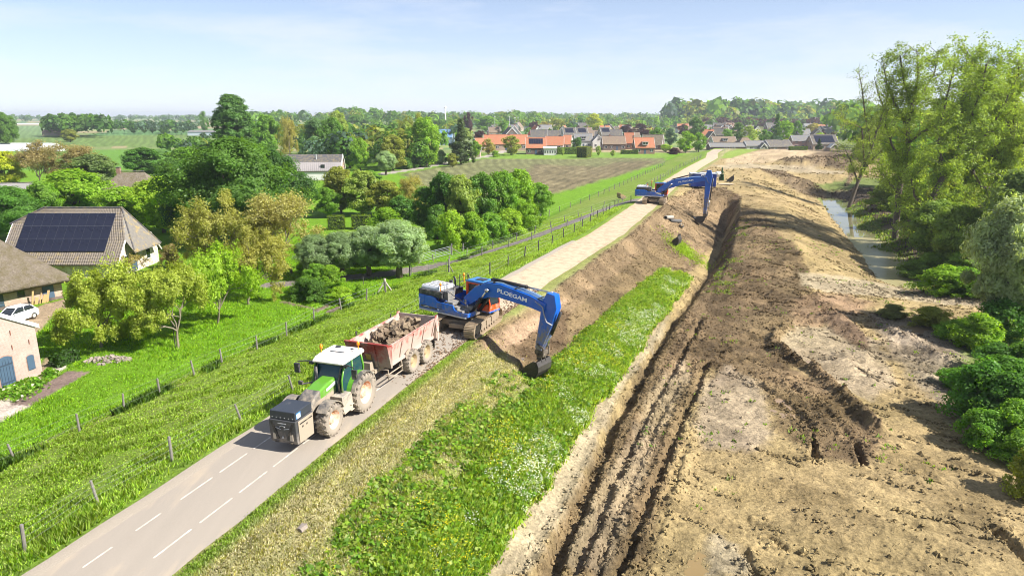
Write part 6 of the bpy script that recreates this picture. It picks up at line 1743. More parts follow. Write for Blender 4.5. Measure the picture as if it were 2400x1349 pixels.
    for z, x0, x1, y in ((1.98, -.5, .1, -1.0), (1.72, .1, .5, -1.0), (1.55, .5, .95, -1.05)):
        b.box(((x0 + x1) / 2, y, z - .08), (x1 - x0, .72, .24))
    b.box((-.85, -.75, 2.3), (.6, .7, .6)); b.box((.6, -.45, 1.5), (1.2, .45, .5))
    build_each(b, 'step_deck', grey_p, root, bevel=.02)
    b = MB(S)
    for pts in ([(-1.15, -1.3, 1.95), (-1.15, -1.3, 2.95), (-.62, -1.3, 2.95), (-.62, -1.3, 1.95)], [(-1.15, -1.3, 2.5), (-.62, -1.3, 2.5)], [(-.45, -1.3, 1.95), (-.45, -1.3, 2.75), (.2, -1.32, 2.5), (1.3, -1.3, 2.05), (1.42, -1.3, 1.4)], [(-1.15, -.5, 2.6), (-1.15, -.5, 3.1), (-.6, -.5, 3.1), (-.6, -.5, 2.4)],
                [(-.9, .5, 2.4), (-.9, .5, 3.4), (-.9, 1.3, 3.4), (-.9, 1.3, 2.1)], [(-.9, .5, 2.95), (-.9, 1.3, 2.95)]):
        b.tube(pts, .024, 6)
    build_each(b, 'handrail', black_p, root, smooth=True)
    for p in ((-1.2, -1.1, 2.95), (-.85, .9, 3.3)):
        b = MB(S); b.lathe([(0, 0), (.075, 0), (.085, .08), (.06, .17), (0, .19)], p, 'z', 10); b.tube([(p[0], p[1], p[2] - .6), (p[0], p[1], p[2])], .03, 6)
        b.build('beacon', orange_lamp, root, smooth=True)
    # cab
    b = MB(S)
    b.prism([(-.15, 1.3), (1.7, 1.3), (1.78, 1.75), (1.62, 2.5), (1.45, 3.08), (-.15, 3.08)], .42, 1.42)
    cab = b.build('cab', glass_m, root, bevel=.03)
    b = MB(S)
    for y in (.38, 1.40):
        b.box((-.12, y + .02, 2.2), (.2, .07, 1.75)); b.box((.75, y + .02, 2.2), (.1, .07, 1.7))
        b.tube([(1.76, y + .03, 1.4), (1.80, y + .03, 1.78), (1.64, y + .03, 2.5), (1.47, y + .03, 3.05)], .055, 6)
        b.box((.75, y + .02, 1.5), (1.9, .06, .5)); b.box((.72, y + .02, 3.04), (1.7, .07, .1))
    b.box((-.16, .92, 1.8), (.06, 1.0, 1.0)); b.box((1.73, .92, 1.5), (.08, 1.0, .45))
    b.build('cab_frame', orange_p, cab, bevel=.015)
    b = MB(S); b.prism([(-.25, 3.08), (1.5, 3.08), (1.42, 3.2), (1.2, 3.24), (-.1, 3.24), (-.25, 3.18)], .36, 1.46); b.build('cab_roof', blue_hi, cab, bevel=.04)
    b = MB(S); b.box((.75, .9, 3.26), (.7, .6, .03)); b.build('roof_hatch', dark_p, cab)
    b = MB(S); b.box((.8, .92, 1.24), (2.0, 1.1, .12)); b.build('cab_sill', blue_p, cab, bevel=.02)
    b = MB(S)
    b.tube([(1.5, 1.42, 2.9), (1.75, 1.7, 2.85)], .02, 5); b.box((1.77, 1.74, 2.7), (.05, .2, .34))
    b.tube([(1.0, -1.3, 1.6), (1.2, -1.35, 2.2)], .02, 5); b.box((1.2, -1.36, 2.3), (.05, .16, .26))
    build_each(b, 'mirror', dark_p, cab, bevel=.01)
    # boom
    def thick(c, w):
        up, lo = [], []
        for i, (x, z) in enumerate(c):
            p, n = c[max(i - 1, 0)], c[min(i + 1, len(c) - 1)]
            tx, tz = n[0] - p[0], n[1] - p[1]; l = math.hypot(tx, tz)
            nx, nz = -tz / l, tx / l
            up.append((x + nx * w[i] * .5, z + nz * w[i] * .5)); lo.append((x - nx * w[i] * .5, z - nz * w[i] * .5))
        return up + lo[::-1]
    bw = .36
    yb = -.08
    b = MB(S); b.prism(thick(boom_c, boom_w), yb - bw, yb + bw)
    boom = b.build('boom', blue_p, root, bevel=.03)
    b = MB(S)
    up = thick(boom_c, boom_w)[:len(boom_c)]
    for dy in (-.22, -.12, .02, .14, .24):
        b.tube([(x, yb + dy, z + .06) for x, z in up[1:]] , .026, 5)
    build_each(b, 'hydraulic_pipe', hose_l, boom, smooth=True)
    b = MB(S)
    for i in range(1, len(up)):
        x = (up[i][0] + up[i - 1][0]) / 2; z = (up[i][1] + up[i - 1][1]) / 2
        b.box((x, yb, z + .05), (.12, .62, .09))
    build_each(b, 'pipe_clamp', black_p, boom)
    # lettering on both flanks of the boom
    i0 = len(boom_c) - 3
    (ax, az), (bx, bz) = boom_c[i0], boom_c[i0 + 1]
    ang = math.atan2(bz - az, bx - ax); sz = .35
    tm = text_mesh('lettering', 'PLOEGAM', sz, white_print, xs=1.5)
    k = .42
    cx, cz = ax + (bx - ax) * k, az + (bz - az) * k
    for sy in (-1, 1):
        M = S @ Matrix.Translation((cx, yb + sy * (bw + .012), cz)) @ Matrix.Rotation(-ang if sy < 0 else ang, 4, 'Y') @ Matrix.Rotation(math.pi / 2 if sy < 0 else math.pi / 2, 4, 'X')
        if sy > 0: M = M @ Matrix.Rotation(math.pi, 4, 'Y')
        me = tm.copy(); me.transform(M)
        mobj('lettering', me, boom)
    # arm cylinder on top of the boom
    (sx, sz_), tipb = stick_c[0], boom_c[-1]
    j = max(1, len(boom_c) - 4)
    p0 = up[j]; p0 = (p0[0] + .25, p0[1] + .2); p1 = (sx - .02, sz_ + .02)
    pm_ = (p0[0] + (p1[0] - p0[0]) * .58, p0[1] + (p1[1] - p0[1]) * .58)
    b = MB(S); b.tube([(p0[0], yb, p0[1]), (pm_[0], yb, pm_[1])], .105, 10); b.box((p0[0], yb, p0[1] - .1), (.22, .2, .3)); b.tube([(pm_[0] - .1, yb, pm_[1]), (pm_[0] + .03, yb, pm_[1])], .13, 10)
    cyl = b.build('arm_cylinder', black_p, root, smooth=True)
    b = MB(S); b.tube([(pm_[0], yb, pm_[1]), (p1[0], yb, p1[1])], .055, 8); b.build('piston_rod', chrome, cyl, smooth=True)
    # boom cylinders
    q1 = boom_c[max(1, len(boom_c) - 5)] if len(boom_c) > 5 else boom_c[2]
    q1 = boom_c[2]
    for dy in (-.52, .40):
        q0 = (1.05, 1.35)
        qm = (q0[0] + (q1[0] - q0[0]) * .6, q0[1] + (q1[1] - q0[1]) * .6)
        b = MB(S); b.tube([(q0[0], yb + dy, q0[1]), (qm[0], yb + dy, qm[1])], .115, 10); b.tube([(qm[0] - .06, yb + dy, qm[1] - .05), (qm[0], yb + dy, qm[1])], .14, 10)
        cyl = b.build('boom_cylinder', black_p, root, smooth=True)
        b = MB(S); b.tube([(qm[0], yb + dy, qm[1]), (q1[0], yb + dy, q1[1])], .06, 8); b.tube([(q1[0], yb + dy - .06, q1[1]), (q1[0], yb + dy + .12, q1[1])], .13, 10); b.build('piston_rod', chrome, cyl, smooth=True)
    b = MB(S); b.tube([(boom_c[0][0], yb - .5, boom_c[0][1]), (boom_c[0][0], yb + .5, boom_c[0][1])], .16, 12); b.box((.35, yb - .46, 1.55), (.7, .1, .8)); b.box((.35, yb + .46, 1.55), (.7, .1, .8))
    build_each(b, 'boom_mount', blue_p, root, bevel=.015)
    # stick
    b = MB(S); b.prism(thick(stick_c, stick_w), yb - .27, yb + .27)
    st = b.build('stick', blue_p, root, bevel=.03)
    b = MB(S)
    mx, mz = stick_c[1]
    for dy in (-.33, -.38):
        b.tube([(tipb[0] - .7, yb + dy, tipb[1] + .35), (tipb[0] - .1, yb + dy - .08, tipb[1] + .1), (mx - .25, yb + dy - .1, mz - .5), (mx - .05, yb + dy - .08, mz - 1.0), (mx + .3, yb + dy, mz - 1.15)], .03, 5)
    b.tube([(tipb[0] - .5, yb + .1, tipb[1] + .55), (tipb[0] - .05, yb + .1, tipb[1] + .75), (tipb[0] + .15, yb + .1, tipb[1] + .45)], .035, 5)
    b.build('hydraulic_hose', hose_m if not panel_text else mat('grey hose', (.28, .29, .3), rough=.5, var=.2), st, smooth=True)
    b = MB(S)
    xa, za = stick_c[1][0] + stick_w[1] * .62, stick_c[1][1] - .35
    xb, zb = stick_c[-1][0] + .45, stick_c[-1][1] + .15
    xm, zm = xa + (xb - xa) * .62, za + (zb - za) * .62
    b.tube([(xa, yb, za), (xm, yb, zm)], .095, 10)
    cyl = b.build('bucket_cylinder', black_p, st, smooth=True)
    b = MB(S); b.tube([(xm, yb, zm), (xb, yb, zb)], .05, 8); b.build('piston_rod', chrome, cyl, smooth=True)
    # linkage, coupler, bucket
    ex, ez = stick_c[-1]
    b = MB(S)
    for dy in (-.3, .3):
        b.tube([(ex - .02, yb + dy, ez + .35), (xb, yb + dy, zb)], .07, 6); b.tube([(xb, yb + dy, zb), (ex + .42, yb + dy, ez - .38)], .075, 6)
    b.box((ex + .1, yb, ez - .18), (.66, .55, .3)); b.lathe([(0, -.5), (.3, -.5), (.34, -.34), (0, -.34)], (ex + .1, yb, ez), 'z', 14)
    b.build('quick_coupler', black_p, root, bevel=.02)
    bm_ = bucket_mesh(1.5, bucket_s)
    bm_.M = S @ Matrix.Translation((ex + .08, yb, ez - .52)) @ Matrix.Rotation(bucket_rot, 4, 'Y')
    bk = bm_.build('bucket', mat('worn bucket steel', (.05, .044, .04), rough=.45, var=.5, scale=4), root, bevel=.008)
    return root

RZ = math.atan2(DY, DX)
E1 = excavator('excavator', (-3.15, 44.3, .05), RZ, math.atan2(-.6, .8) - RZ,
    'blue excavator digging into the dike beside the loaded red trailer',
    [(.4, 1.95), (1.3, 2.62), (2.35, 3.05), (3.3, 3.12), (5.6, 2.82), (6.75, 2.55)], [.62, .82, .96, .9, .74, .62],
    [(7.1, 3.5), (7.0, 2.75), (6.75, 1.6), (6.2, -.2)], [.58, 1.1, .92, .44], .12, 1.05)
E2 = excavator('excavator', (23.5, 112.0, .05), RZ, math.radians(-20) - RZ,
    'blue excavator reaching down into the deep trench before the blue container',
    [(.45, 1.95), (1.55, 2.7), (2.5, 3.15), (3.6, 3.5), (6.3, 4.0), (8.0, 4.2)], [.7, .95, 1.15, 1.05, .85, .6],
    [(8.2, 5.5), (8.2, 4.6), (8.15, 3.2), (7.95, -1.35)], [.6, 1.1, .85, .45], .75, 1.05, False)

# ------------------------------------------------------------------ tractor
green_p = mat('green tractor paint', (.10, .27, .025), rough=.3, var=.08, scale=2, dust=(.32, .27, .2), dust_amt=.3, dust_scale=2.2, dust_low=.9, dust_top=2.2)
tgrey_p = mat('tractor anthracite', (.085, .082, .08), rough=.5, var=.2, scale=3, dust=(.29, .245, .19), dust_amt=.45, dust_scale=3, dust_low=.3, dust_top=2.4)
dusty_p = mat('dusty chassis', (.10, .09, .08), rough=.8, var=.3, scale=4, dust=(.33, .27, .205), dust_amt=.8, dust_scale=3, dust_low=0, dust_top=2.2)
white_p = mat('white roof', (.78, .77, .74), rough=.4, var=.06, scale=3, dust=(.5, .44, .38), dust_amt=.12, dust_low=2.5, dust_top=4)
tyre_m = mat('dusty tyre', (.10, .09, .08), rough=.95, var=.3, scale=5, dust=(.29, .245, .2), dust_amt=.7, dust_scale=4, dust_low=-1.2, dust_top=1.2, spec=.1)
rim_m = mat('dusty orange rim', (.55, .17, .07), rough=.6, var=.15, scale=4, dust=(.55, .42, .32), dust_amt=.55, dust_scale=5, dust_low=-.6, dust_top=.6)
rimy_m = mat('muddy cream rim', (.42, .32, .18), rough=.7, var=.25, scale=4, dust=(.36, .26, .15), dust_amt=.5, dust_scale=5, dust_low=-.6, dust_top=.6)
navy_p = mat('dark slate lid', (.03, .036, .048), rough=.45, var=.25, scale=3, dust=(.33, .30, .27), dust_amt=.25, dust_scale=2, dust_low=.2, dust_top=2)

def wheel(parent, x, y, D, W, rim, outy, lugs=20, name='wheel', block=False):
    """tyre with lugs on a dished rim; outy is the outer side"""
    R = D / 2; rr = R * .56
    t = MB()
    t.lathe([(rr, -W * .42), (R * .72, -W * .5), (R * .9, -W * .49), (R * .965, -W * .40), (R * .965, W * .40), (R * .9, W * .49), (R * .72, W * .5), (rr, W * .42)], (0, 0, 0), 'y', 36)
    for k in range(lugs):
        for sd in (-1, 1):
            a = 2 * math.pi * (k + (.5 if sd > 0 else 0)) / lugs
            n = 3 if not block else 1
            for q in range(n):
                yy = sd * W * ((.06 + .14 * q) if n == 3 else .2); aa = a + (.09 * (2 - q) if n == 3 else 0) * sd * 0 + (-.075 * q if n == 3 else 0)
                Mx = Matrix.Rotation(-aa, 3, 'Y')
                c = Mx @ Vector((R * .965, yy, 0))
                t.box(c, (R * .09, W * (.16 if n == 3 else .3), R * .105), M=Mx)
            Mx = Matrix.Rotation(-(a - .2 if n == 3 else a), 3, 'Y')
            c = Mx @ Vector((R * .915, sd * W * .46, 0)); t.box(c, (R * .14, W * .1, R * .1), M=Mx)
    wr = empty(name, (x, y, R)); wr.parent = parent
    # the wheel part itself is the tyre mesh; the rim is its sub-part
    bpy.data.objects.remove(wr)
    ty = t.build(name, tyre_m, parent); ty.location = (x, y, R)
    ty.data.polygons.foreach_set('use_smooth', [len(p.vertices) == 4 and i < 36 * 7 for i, p in enumerate(ty.data.polygons)])
    r = MB(); s = outy
    r.lathe([(rr * 1.02, s * W * .43), (rr * .96, s * W * .40), (rr * .86, s * W * .16), (rr * .5, s * W * .10), (rr * .48, s * W * .2), (rr * .34, s * W * .24), (0, s * W * .24)], (0, 0, 0), 'y', 28)
    for k in range(8):
        a = 2 * math.pi * k / 8; r.lathe([(0, s * W * .1), (.03, s * W * .1), (.03, s * W * .16), (0, s * W * .16)], (rr * .66 * math.cos(a), 0, rr * .66 * math.sin(a)), 'y', 6)
    r.lathe([(rr * 1.02, -s * W * .43), (rr * .8, -s * W * .2), (0, -s * W * .15)], (0, 0, 0), 'y', 20)
    r.build('rim', rim, ty, smooth=True)
    return ty

TR_RZ = math.atan2(-.95, -.30)
T = empty('tractor', (-8.22, 31.15, .05), TR_RZ, 'dusty green tractor with white cab roof and grey front weight box', 'tractor')
for y in (-.93, .93):
    wheel(T, 0, y, 1.92, .66, rim_m, 1 if y > 0 else -1, 20)
    wheel(T, 2.75, y * .98, 1.5, .56, rim_m, 1 if y > 0 else -1, 18)
b = MB(); b.box((.2, 0, .95), (1.6, .7, .7)); b.box((2.0, 0, .95), (2.4, .5, .55)); b.tube([(0, -.9, .96), (0, .9, .96)], .16, 10); b.tube([(2.75, -.9, .75), (2.75, .9, .75)], .13, 8); b.box((3.5, 0, .85), (.7, .6, .4)); b.box((-.85, 0, .75), (.5, .4, .35))
b.build('chassis', dusty_p, T, bevel=.02)
b = MB()
hp = [(1.15, 1.15), (1.15, 2.12), (1.9, 2.08), (2.6, 1.95), (3.1, 1.72), (3.35, 1.42), (3.38, 1.15)]
b.prism(hp, -.40, .40)
hood = b.build('hood', green_p, T, bevel=.12)
b = MB(); b.prism([(2.5, 1.3), (2.52, 1.99), (2.85, 1.89), (3.13, 1.73), (3.38, 1.42), (3.41, 1.1), (3.2, 1.1)], -.415, .415); b.build('hood_nose', tgrey_p, hood, bevel=.1)
b = MB()
for y in (-.41, .41): b.prism([(1.3, 1.82), (1.3, 1.98), (2.1, 1.86), (2.1, 1.74)], y - .01 if y > 0 else y - .008, y + .008 if y > 0 else y + .01)
build_each(b, 'hood_decal', mat('pale decal', (.75, .78, .8), rough=.4, var=.1), hood)
b = MB()
for y in (-.408, .408): b.box((2.2, y, 1.42), (1.2, .02, .3))
build_each(b, 'hood_grille', dusty_p, hood)
# cab
b = MB(); b.prism([(-.55, 1.5), (-.62, 2.1), (-.45, 2.72), (1.0, 2.72), (1.32, 2.0), (1.28, 1.25), (.6, 1.0), (.35, 1.3)], -.74, .74)
cab = b.build('cab', tint_m, T, bevel=.04)
b = MB()
for y in (-.755, .755):
    b.tube([(1.3, y, 1.2), (1.34, y, 2.0), (1.02, y, 2.72)], .05, 6); b.tube([(-.58, y, 1.5), (-.65, y, 2.1), (-.48, y, 2.72)], .055, 6); b.tube([(.38, y, 1.3), (.36, y, 2.72)], .035, 6)
build_each(b, 'cab_pillar', green_p, cab, smooth=True)
b = MB()
b.tube([(1.36, -.62, 1.35), (1.4, -.62, 2.0), (1.08, -.62, 2.66), (1.08, .62, 2.66), (1.4, .62, 2.0), (1.36, .62, 1.35)], .05, 6)
b.box((.3, 0, 1.2), (1.0, 1.3, .3)); b.build('windscreen_frame', dark_p, cab, smooth=True)
b = MB(); b.prism([(-.72, 2.72), (-.78, 2.82), (-.6, 2.98), (.2, 3.02), (1.0, 2.95), (1.3, 2.80), (1.25, 2.70)], -.82, .82)
roof = b.build('cab_roof', white_p, cab, bevel=.07)
b = MB(); b.box((.35, 0, 3.02), (.06, .75, .03)); b.lathe([(0, 3.0), (.13, 3.0), (.13, 3.05), (0, 3.06)], (-.3, -.35, 0), 'z', 12); b.box((-.2, .45, 3.01), (.2, .1, .04)); b.box((.0, .6, 3.0), (.12, .06, .04)); build_each(b, 'roof_fitting', dark_p, roof)
for p in ((-.35, .72, 3.0), (.55, -.75, 3.0)):
    b = MB(); b.tube([(p[0], p[1], p[2] - .15), (p[0], p[1], p[2] + .18)], .025, 6); st_ = b.build('beacon_post', dark_p, roof) if False else None
    b = MB(); b.tube([(p[0], p[1], p[2] - .12), (p[0], p[1], p[2] + .2)], .028, 6); b.lathe([(0, .18), (.07, .18), (.075, .3), (.05, .38), (0, .4)], p, 'z', 10); b.build('beacon', orange_lamp, roof, smooth=True)
for sy in (-1, 1):
    b = MB(); b.tube([(1.1, sy * .7, 2.72), (1.3, sy * 1.15, 2.78), (1.42, sy * 1.5, 2.75)], .035, 6); b.box((1.2, sy * .9, 2.68), (.14, .2, .14)); b.box((1.45, sy * 1.52, 2.45), (.12, .26, .46)); build_each(b, 'mirror', dark_p, cab, bevel=.015)
b = MB(); b.tube([(1.25, -.75, 1.75), (1.6, -1.2, 1.72)], .04, 6); b.box((1.64, -1.25, 1.8), (.12, .2, .18)); b.build('work_lamp', dark_p, cab)
b = MB(); b.tube([(1.28, -.6, 1.6), (1.3, -.62, 2.55)], .085, 10); b.build('exhaust', dark_p, T, smooth=True)
# mudguards
for sy in (-1, 1):
    pr = []
    for k in range(13):
        a = math.radians(18 + k * 12.5); pr.append((1.06 * math.cos(a), .96 + 1.06 * math.sin(a)))
    inn = [(p[0] * .95, .96 + (p[1] - .96) * .95) for p in pr]
    b = MB()
    for i in range(12): b.prism([pr[i], pr[i + 1], inn[i + 1], inn[i]], sy * .62, sy * 1.0)
    b.prism([inn[0]] + pr[1:12] + [inn[12]], sy * .60, sy * .63)
    fd = b.build('rear_mudguard', mat('green mudguard', (.10, .29, .025), rough=.35, var=.1, scale=2, dust=(.32, .27, .2), dust_amt=.12, dust_scale=2.2, dust_low=.9, dust_top=2.0), T)
    b = MB()
    pr2 = [(p[0] * 1.015, .96 + (p[1] - .96) * 1.015) for p in pr]
    for i in range(12): b.prism([pr2[i], pr2[i + 1], inn[i + 1], inn[i]], sy * 1.0, sy * 1.2)
    b.build('mudguard_edge', tgrey_p, fd)
    b = MB(); pf = []
    for k in range(9):
        a = math.radians(40 + k * 15); pf.append((2.75 + .86 * math.cos(a), .75 + .86 * math.sin(a)))
    fi = [(2.75 + (p[0] - 2.75) * .95, .75 + (p[1] - .75) * .95) for p in pf]
    for i in range(8): b.prism([pf[i], pf[i + 1], fi[i + 1], fi[i]], sy * .66, sy * 1.2)
    b.build('front_mudguard', tgrey_p, T)
    b = MB(); b.prism([(.95, .55), (.95, 1.2), (1.1, 1.42), (1.85, 1.42), (1.85, .95), (1.7, .5)], sy * .45, sy * 1.05); b.box((1.05, sy * .95, .5), (.3, .3, .05)); b.box((1.05, sy * 1.0, .8), (.3, .25, .05))
    b.build('fuel_tank', tgrey_p if sy < 0 else mat('dusty tank', (.22, .2, .18), rough=.7, var=.2, dust=(.45, .37, .29), dust_amt=.55, dust_low=.4, dust_top=1.6), T, bevel=.05)
# front weight box
b = MB(); b.prism([(3.62, .42), (4.78, .42), (4.86, .62), (4.9, 1.5), (3.62, 1.5)], -.66, .66)
box = b.build('weight_box', mat('weight box grey', (.055, .055, .06), rough=.5, var=.2, scale=3, dust=(.22, .19, .165), dust_amt=.14, dust_scale=2.5, dust_low=.2, dust_top=1.8), T, bevel=.03)
for sy in (-1, 1):
    b = MB(); b.prism([(3.68, .46), (4.7, .46), (4.74, 1.46), (3.68, 1.46)], sy * .66, sy * .70); b.build('box_side_plate', dusty_p, box, bevel=.01)
    b = MB()
    for k in range(3): b.box((4.2 + .02 * k, sy * .703, 1.32), (.9, .012, .05)) if k == 0 else b.box((3.85 + .3 * k, sy * .703, 1.15), (.08, .012, .08))
    build_each(b, 'box_slot', black_p, box)
b = MB(); b.box((4.22, 0, 1.70), (1.24, 1.24, .38)); lid = b.build('box_lid', navy_p, T, bevel=.03)
b = MB()
for k in range(6): b.box((4.845, -.5 + .2 * k, 1.6), (.01, .03, .03))
build_each(b, 'lid_bolt', silver_p, lid)
b = MB(); b.box((4.6, .625, 1.70), (.32, .012, .26)); b.build('label_plate', mat('blue label', (.06, .2, .5), rough=.4, var=.1), lid)
b = MB(); b.box((4.6, .632, 1.68), (.25, .012, .19)); b.build('label_field', white_print, lid)
b = MB()
for sy in (-1, 1):
    for q in (0, .09):
        Mx = Matrix.Rotation(sy * -.36, 3, 'X')
        b.box((4.885, sy * (.40 - q * .6), 1.02 + q * .1), (.05, .05, .85), M=Mx)
    b.box((4.87, sy * .33, .49), (.03, .18, .05))
build_each(b, 'box_groove', black_p, box)
b = MB()
for sy in (-1, 1): b.prism([(sy * .48, .62), (sy * .33, .62), (sy * .36, .86), (sy * .49, .9)], 4.86, 4.905, 'x')
build_each(b, 'box_lamp', mat('pale lamp', (.45, .38, .3), rough=.5, var=.1), box)
b = MB()
b.box((4.9, 0, 1.36), (.03, .40, .035)); b.box((4.9, -.07, 1.24), (.03, .16, .035), M=Matrix.Rotation(.5, 3, 'X')); b.box((4.9, .07, 1.24), (.03, .16, .035), M=Matrix.Rotation(-.5, 3, 'X'))
b.box((4.9, -.2, 1.13), (.03, .26, .025), M=Matrix.Rotation(-.25, 3, 'X')); b.box((4.9, .2, 1.13), (.03, .26, .025), M=Matrix.Rotation(.25, 3, 'X'))
b.prism([(-.05, .68), (.05, .68), (.03, .78), (-.03, .78)], 4.88, 4.9, 'x')
b.build('box_emblem', mat('pale emblem', (.35, .35, .36), rough=.4, var=.1), box)

# ------------------------------------------------------------------ tipping trailer with its load
red_p = mat('faded red paint', (.42, .05, .038), rough=.55, var=.2, scale=3, dust=(.46, .35, .30), dust_amt=.62, dust_scale=2.4, dust_low=1.0, dust_top=2.9)
redd_p = mat('dusty dark red front', (.26, .03, .022), rough=.6, var=.2, scale=3, dust=(.30, .24, .2), dust_amt=.42, dust_scale=1.5, dust_low=1.0, dust_top=2.6)
inner_p = mat('scraped inner plate', (.34, .27, .235), rough=.6, var=.3, scale=4, dust=(.5, .4, .32), dust_amt=.4, dust_low=1, dust_top=3)
TL = empty('tipping_trailer', (-6.35, 37.1, .05), math.atan2(-.94, -.342), 'faded red tipping trailer behind the tractor, loaded with rubble', 'trailer')
for x in (-.82, .82):
    for y in (-.98, .98): wheel(TL, x, y, 1.36, .6, rimy_m, 1 if y > 0 else -1, 20, block=True)
b = MB()
for y in (-.42, .42): b.box((.9, y, .95), (5.6, .14, .22))
for x in (-1.7, -.82, .82, 2.2, 3.5): b.box((x, 0, .92), (.14, .9, .16))
for x in (-.82, .82): b.tube([(x, -.9, .68), (x, .9, .68)], .08, 8)
b.box((4.3, 0, .9), (1.6, .3, .22)); b.tube([(3.6, -.42, .95), (5.0, -.06, .82)], .08, 6); b.tube([(3.6, .42, .95), (5.0, .06, .82)], .08, 6); b.tube([(5.0, 0, .82), (5.25, 0, .78)], .07, 8)
b.build('trailer_chassis', dusty_p, TL, bevel=.01)
b = MB()
b.prism([(3.45, .9), (3.6, 1.5), (3.9, 1.5), (3.9, .9)], -.35, .35); b.tube([(3.75, -.2, .9), (3.7, -.2, .2)], .06, 8); b.box((3.7, -.2, .15), (.2, .2, .05))
b.build('drawbar_mount', dusty_p, TL, bevel=.02)
for sy in (-1, 1):
    b = MB()
    b.tube([(1.9, sy * 1.12, .52), (3.45, sy * 1.12, .52)], .035, 6); b.tube([(1.9, sy * 1.12, .8), (3.45, sy * 1.12, .8)], .035, 6)
    for x in (1.95, 3.4): b.tube([(x, sy * 1.12, .5), (x, sy * 1.1, 1.05), (x, sy * .4, 1.0)], .035, 6)
    b.build('side_guard', dusty_p, TL, smooth=True)
# body: floor, two side boards, sloping front board, tailgate
b = MB(); b.box((.6, 0, 1.2), (5.2, 1.9, .1)); b.build('body_floor', inner_p, TL)
for sy in (-1, 1):
    b = MB()
    for x0, x1 in ((-1.95, 3.25),):
        yo = [(1.0, 1.16), (1.06, 1.5), (1.24, 2.3), (1.27, 2.38), (1.18, 2.38), (1.16, 2.3), (.98, 1.5), (.94, 1.16)]
        b.prism([(sy * y, z) for y, z in yo], x0, x1, 'x')
    sb = b.build('side_board', red_p, TL)
    b = MB()
    for x in (-1.85, -.6, .7, 2.0, 3.1): b.prism([(sy * 1.02, 1.2), (sy * 1.12, 1.5), (sy * 1.28, 2.26), (sy * 1.2, 2.26), (sy * 1.0, 1.4)], x - .07, x + .07, 'x')
    b.prism([(sy * 1.0, 1.1), (sy * 1.1, 1.1), (sy * 1.1, 1.26), (sy * 1.0, 1.26)], -1.95, 3.25, 'x')
    build_each(b, 'side_rib', red_p, sb)
    b = MB(); b.prism([(.75, 1.0), (1.5, 1.0), (1.5, 1.35), (1.1, 1.5)], sy * 1.1, sy * 1.14); b.build('side_gusset', dusty_p, sb)
    # scraped inner lining
    b = MB(); b.prism([(sy * .93, 1.26), (sy * 1.15, 2.3), (sy * 1.14, 2.3), (sy * .92, 1.26)], -1.9, 3.2, 'x'); b.build('inner_lining', inner_p, sb)
b = MB(); b.prism([(3.25, 1.12), (3.33, 1.12), (3.68, 2.44), (3.6, 2.44)], -1.24, 1.24)
fb = b.build('front_board', redd_p, TL, bevel=.01)
b = MB()
for sy in (-1, 1):
    b.prism([(3.30, 1.12), (3.42, 1.12), (3.74, 2.42), (3.63, 2.42)], sy * .45 - .06, sy * .45 + .06)
    b.prism([(3.2, 1.12), (3.33, 1.12), (3.68, 2.44), (3.2, 2.38)], sy * 1.22, sy * 1.27)
b.prism([(3.55, 2.4), (3.72, 2.4), (3.74, 2.5), (3.57, 2.5)], -1.28, 1.28)
build_each(b, 'front_rib', redd_p, fb)
b = MB(); b.box((3.53, .05, 1.68), (.02, .3, .36), M=Matrix.Rotation(.26, 3, 'Y')); b.build('warning_plate', mat('yellow plate', (.42, .27, .06), rough=.6, var=.3), fb)
b = MB(); b.prism([(-1.95, 1.12), (-2.02, 1.12), (-2.12, 2.45), (-2.05, 2.45)], -1.26, 1.26); tg = b.build('tailgate', inner_p, TL, bevel=.01)
b = MB()
for sy in (-1, 1): b.prism([(-1.8, 2.3), (-2.05, 1.5), (-2.3, 1.45), (-2.2, 2.5), (-1.95, 2.55)], sy * 1.3, sy * 1.24); b.box((-2.25, sy * 1.1, 1.2), (.2, .3, .6))
build_each(b, 'tailgate_hinge', red_p, tg)
for sy in (-1, 1):
    b = MB(); b.box((-1.72, sy * 1.02, .85), (.04, .5, .5)); b.build('mud_flap', black_p, TL)

# the load: broken blocks, each a thing of its own
blk_m = mat('broken block', (.13, .09, .06), rough=.95, var=.5, scale=5, bump=.7, dust=(.25, .19, .12), dust_amt=.45, dust_scale=4, dust_low=-1, dust_top=1)
def block_mesh(seed):
    r = random.Random(seed); bm = bmesh.new(); bmesh.ops.create_cube(bm, size=1)
    bmesh.ops.subdivide_edges(bm, edges=bm.edges[:], cuts=1)
    for v in bm.verts: v.co = Vector((v.co.x * r.uniform(.8, 1.1), v.co.y * r.uniform(.8, 1.1), v.co.z * r.uniform(.8, 1.1)))
    me = bpy.data.meshes.new('rubble_block'); bm.to_mesh(me); bm.free(); me.materials.append(blk_m)
    return me
BLK = [block_mesh(i) for i in range(6)]
rb = random.Random(3)
Mt = Matrix.Translation(TL.location) @ Matrix.Rotation(TL.rotation_euler.z, 4, 'Z')
layer = []
for k in range(180):
    lv = 0 if k < 70 else (1 if k < 130 else 2)
    x = rb.uniform(-1.5, 3.0 - .35 * lv); y = rb.uniform(-.8, .8) * (1 - .12 * lv)
    hgt = .30 * max(0, 1 - ((x - .4) / 2.6) ** 2)
    s = rb.uniform(.17, .36)
    z = 1.66 + lv * .22 + hgt * lv * .6 + rb.uniform(-.05, .1)
    o = bpy.data.objects.new('rubble_block', BLK[k % 6]); COL.objects.link(o)
    o.location = Mt @ Vector((x, y, z)); o.scale = (s * rb.uniform(.9, 1.5), s, s * rb.uniform(.6, 1))
    o.rotation_euler = (rb.uniform(-.7, .7), rb.uniform(-.7, .7), rb.uniform(0, 6))
    tag(o, 'rough brown broken block lying in the load of the red trailer', 'block', 'rubble blocks loaded in the red trailer')

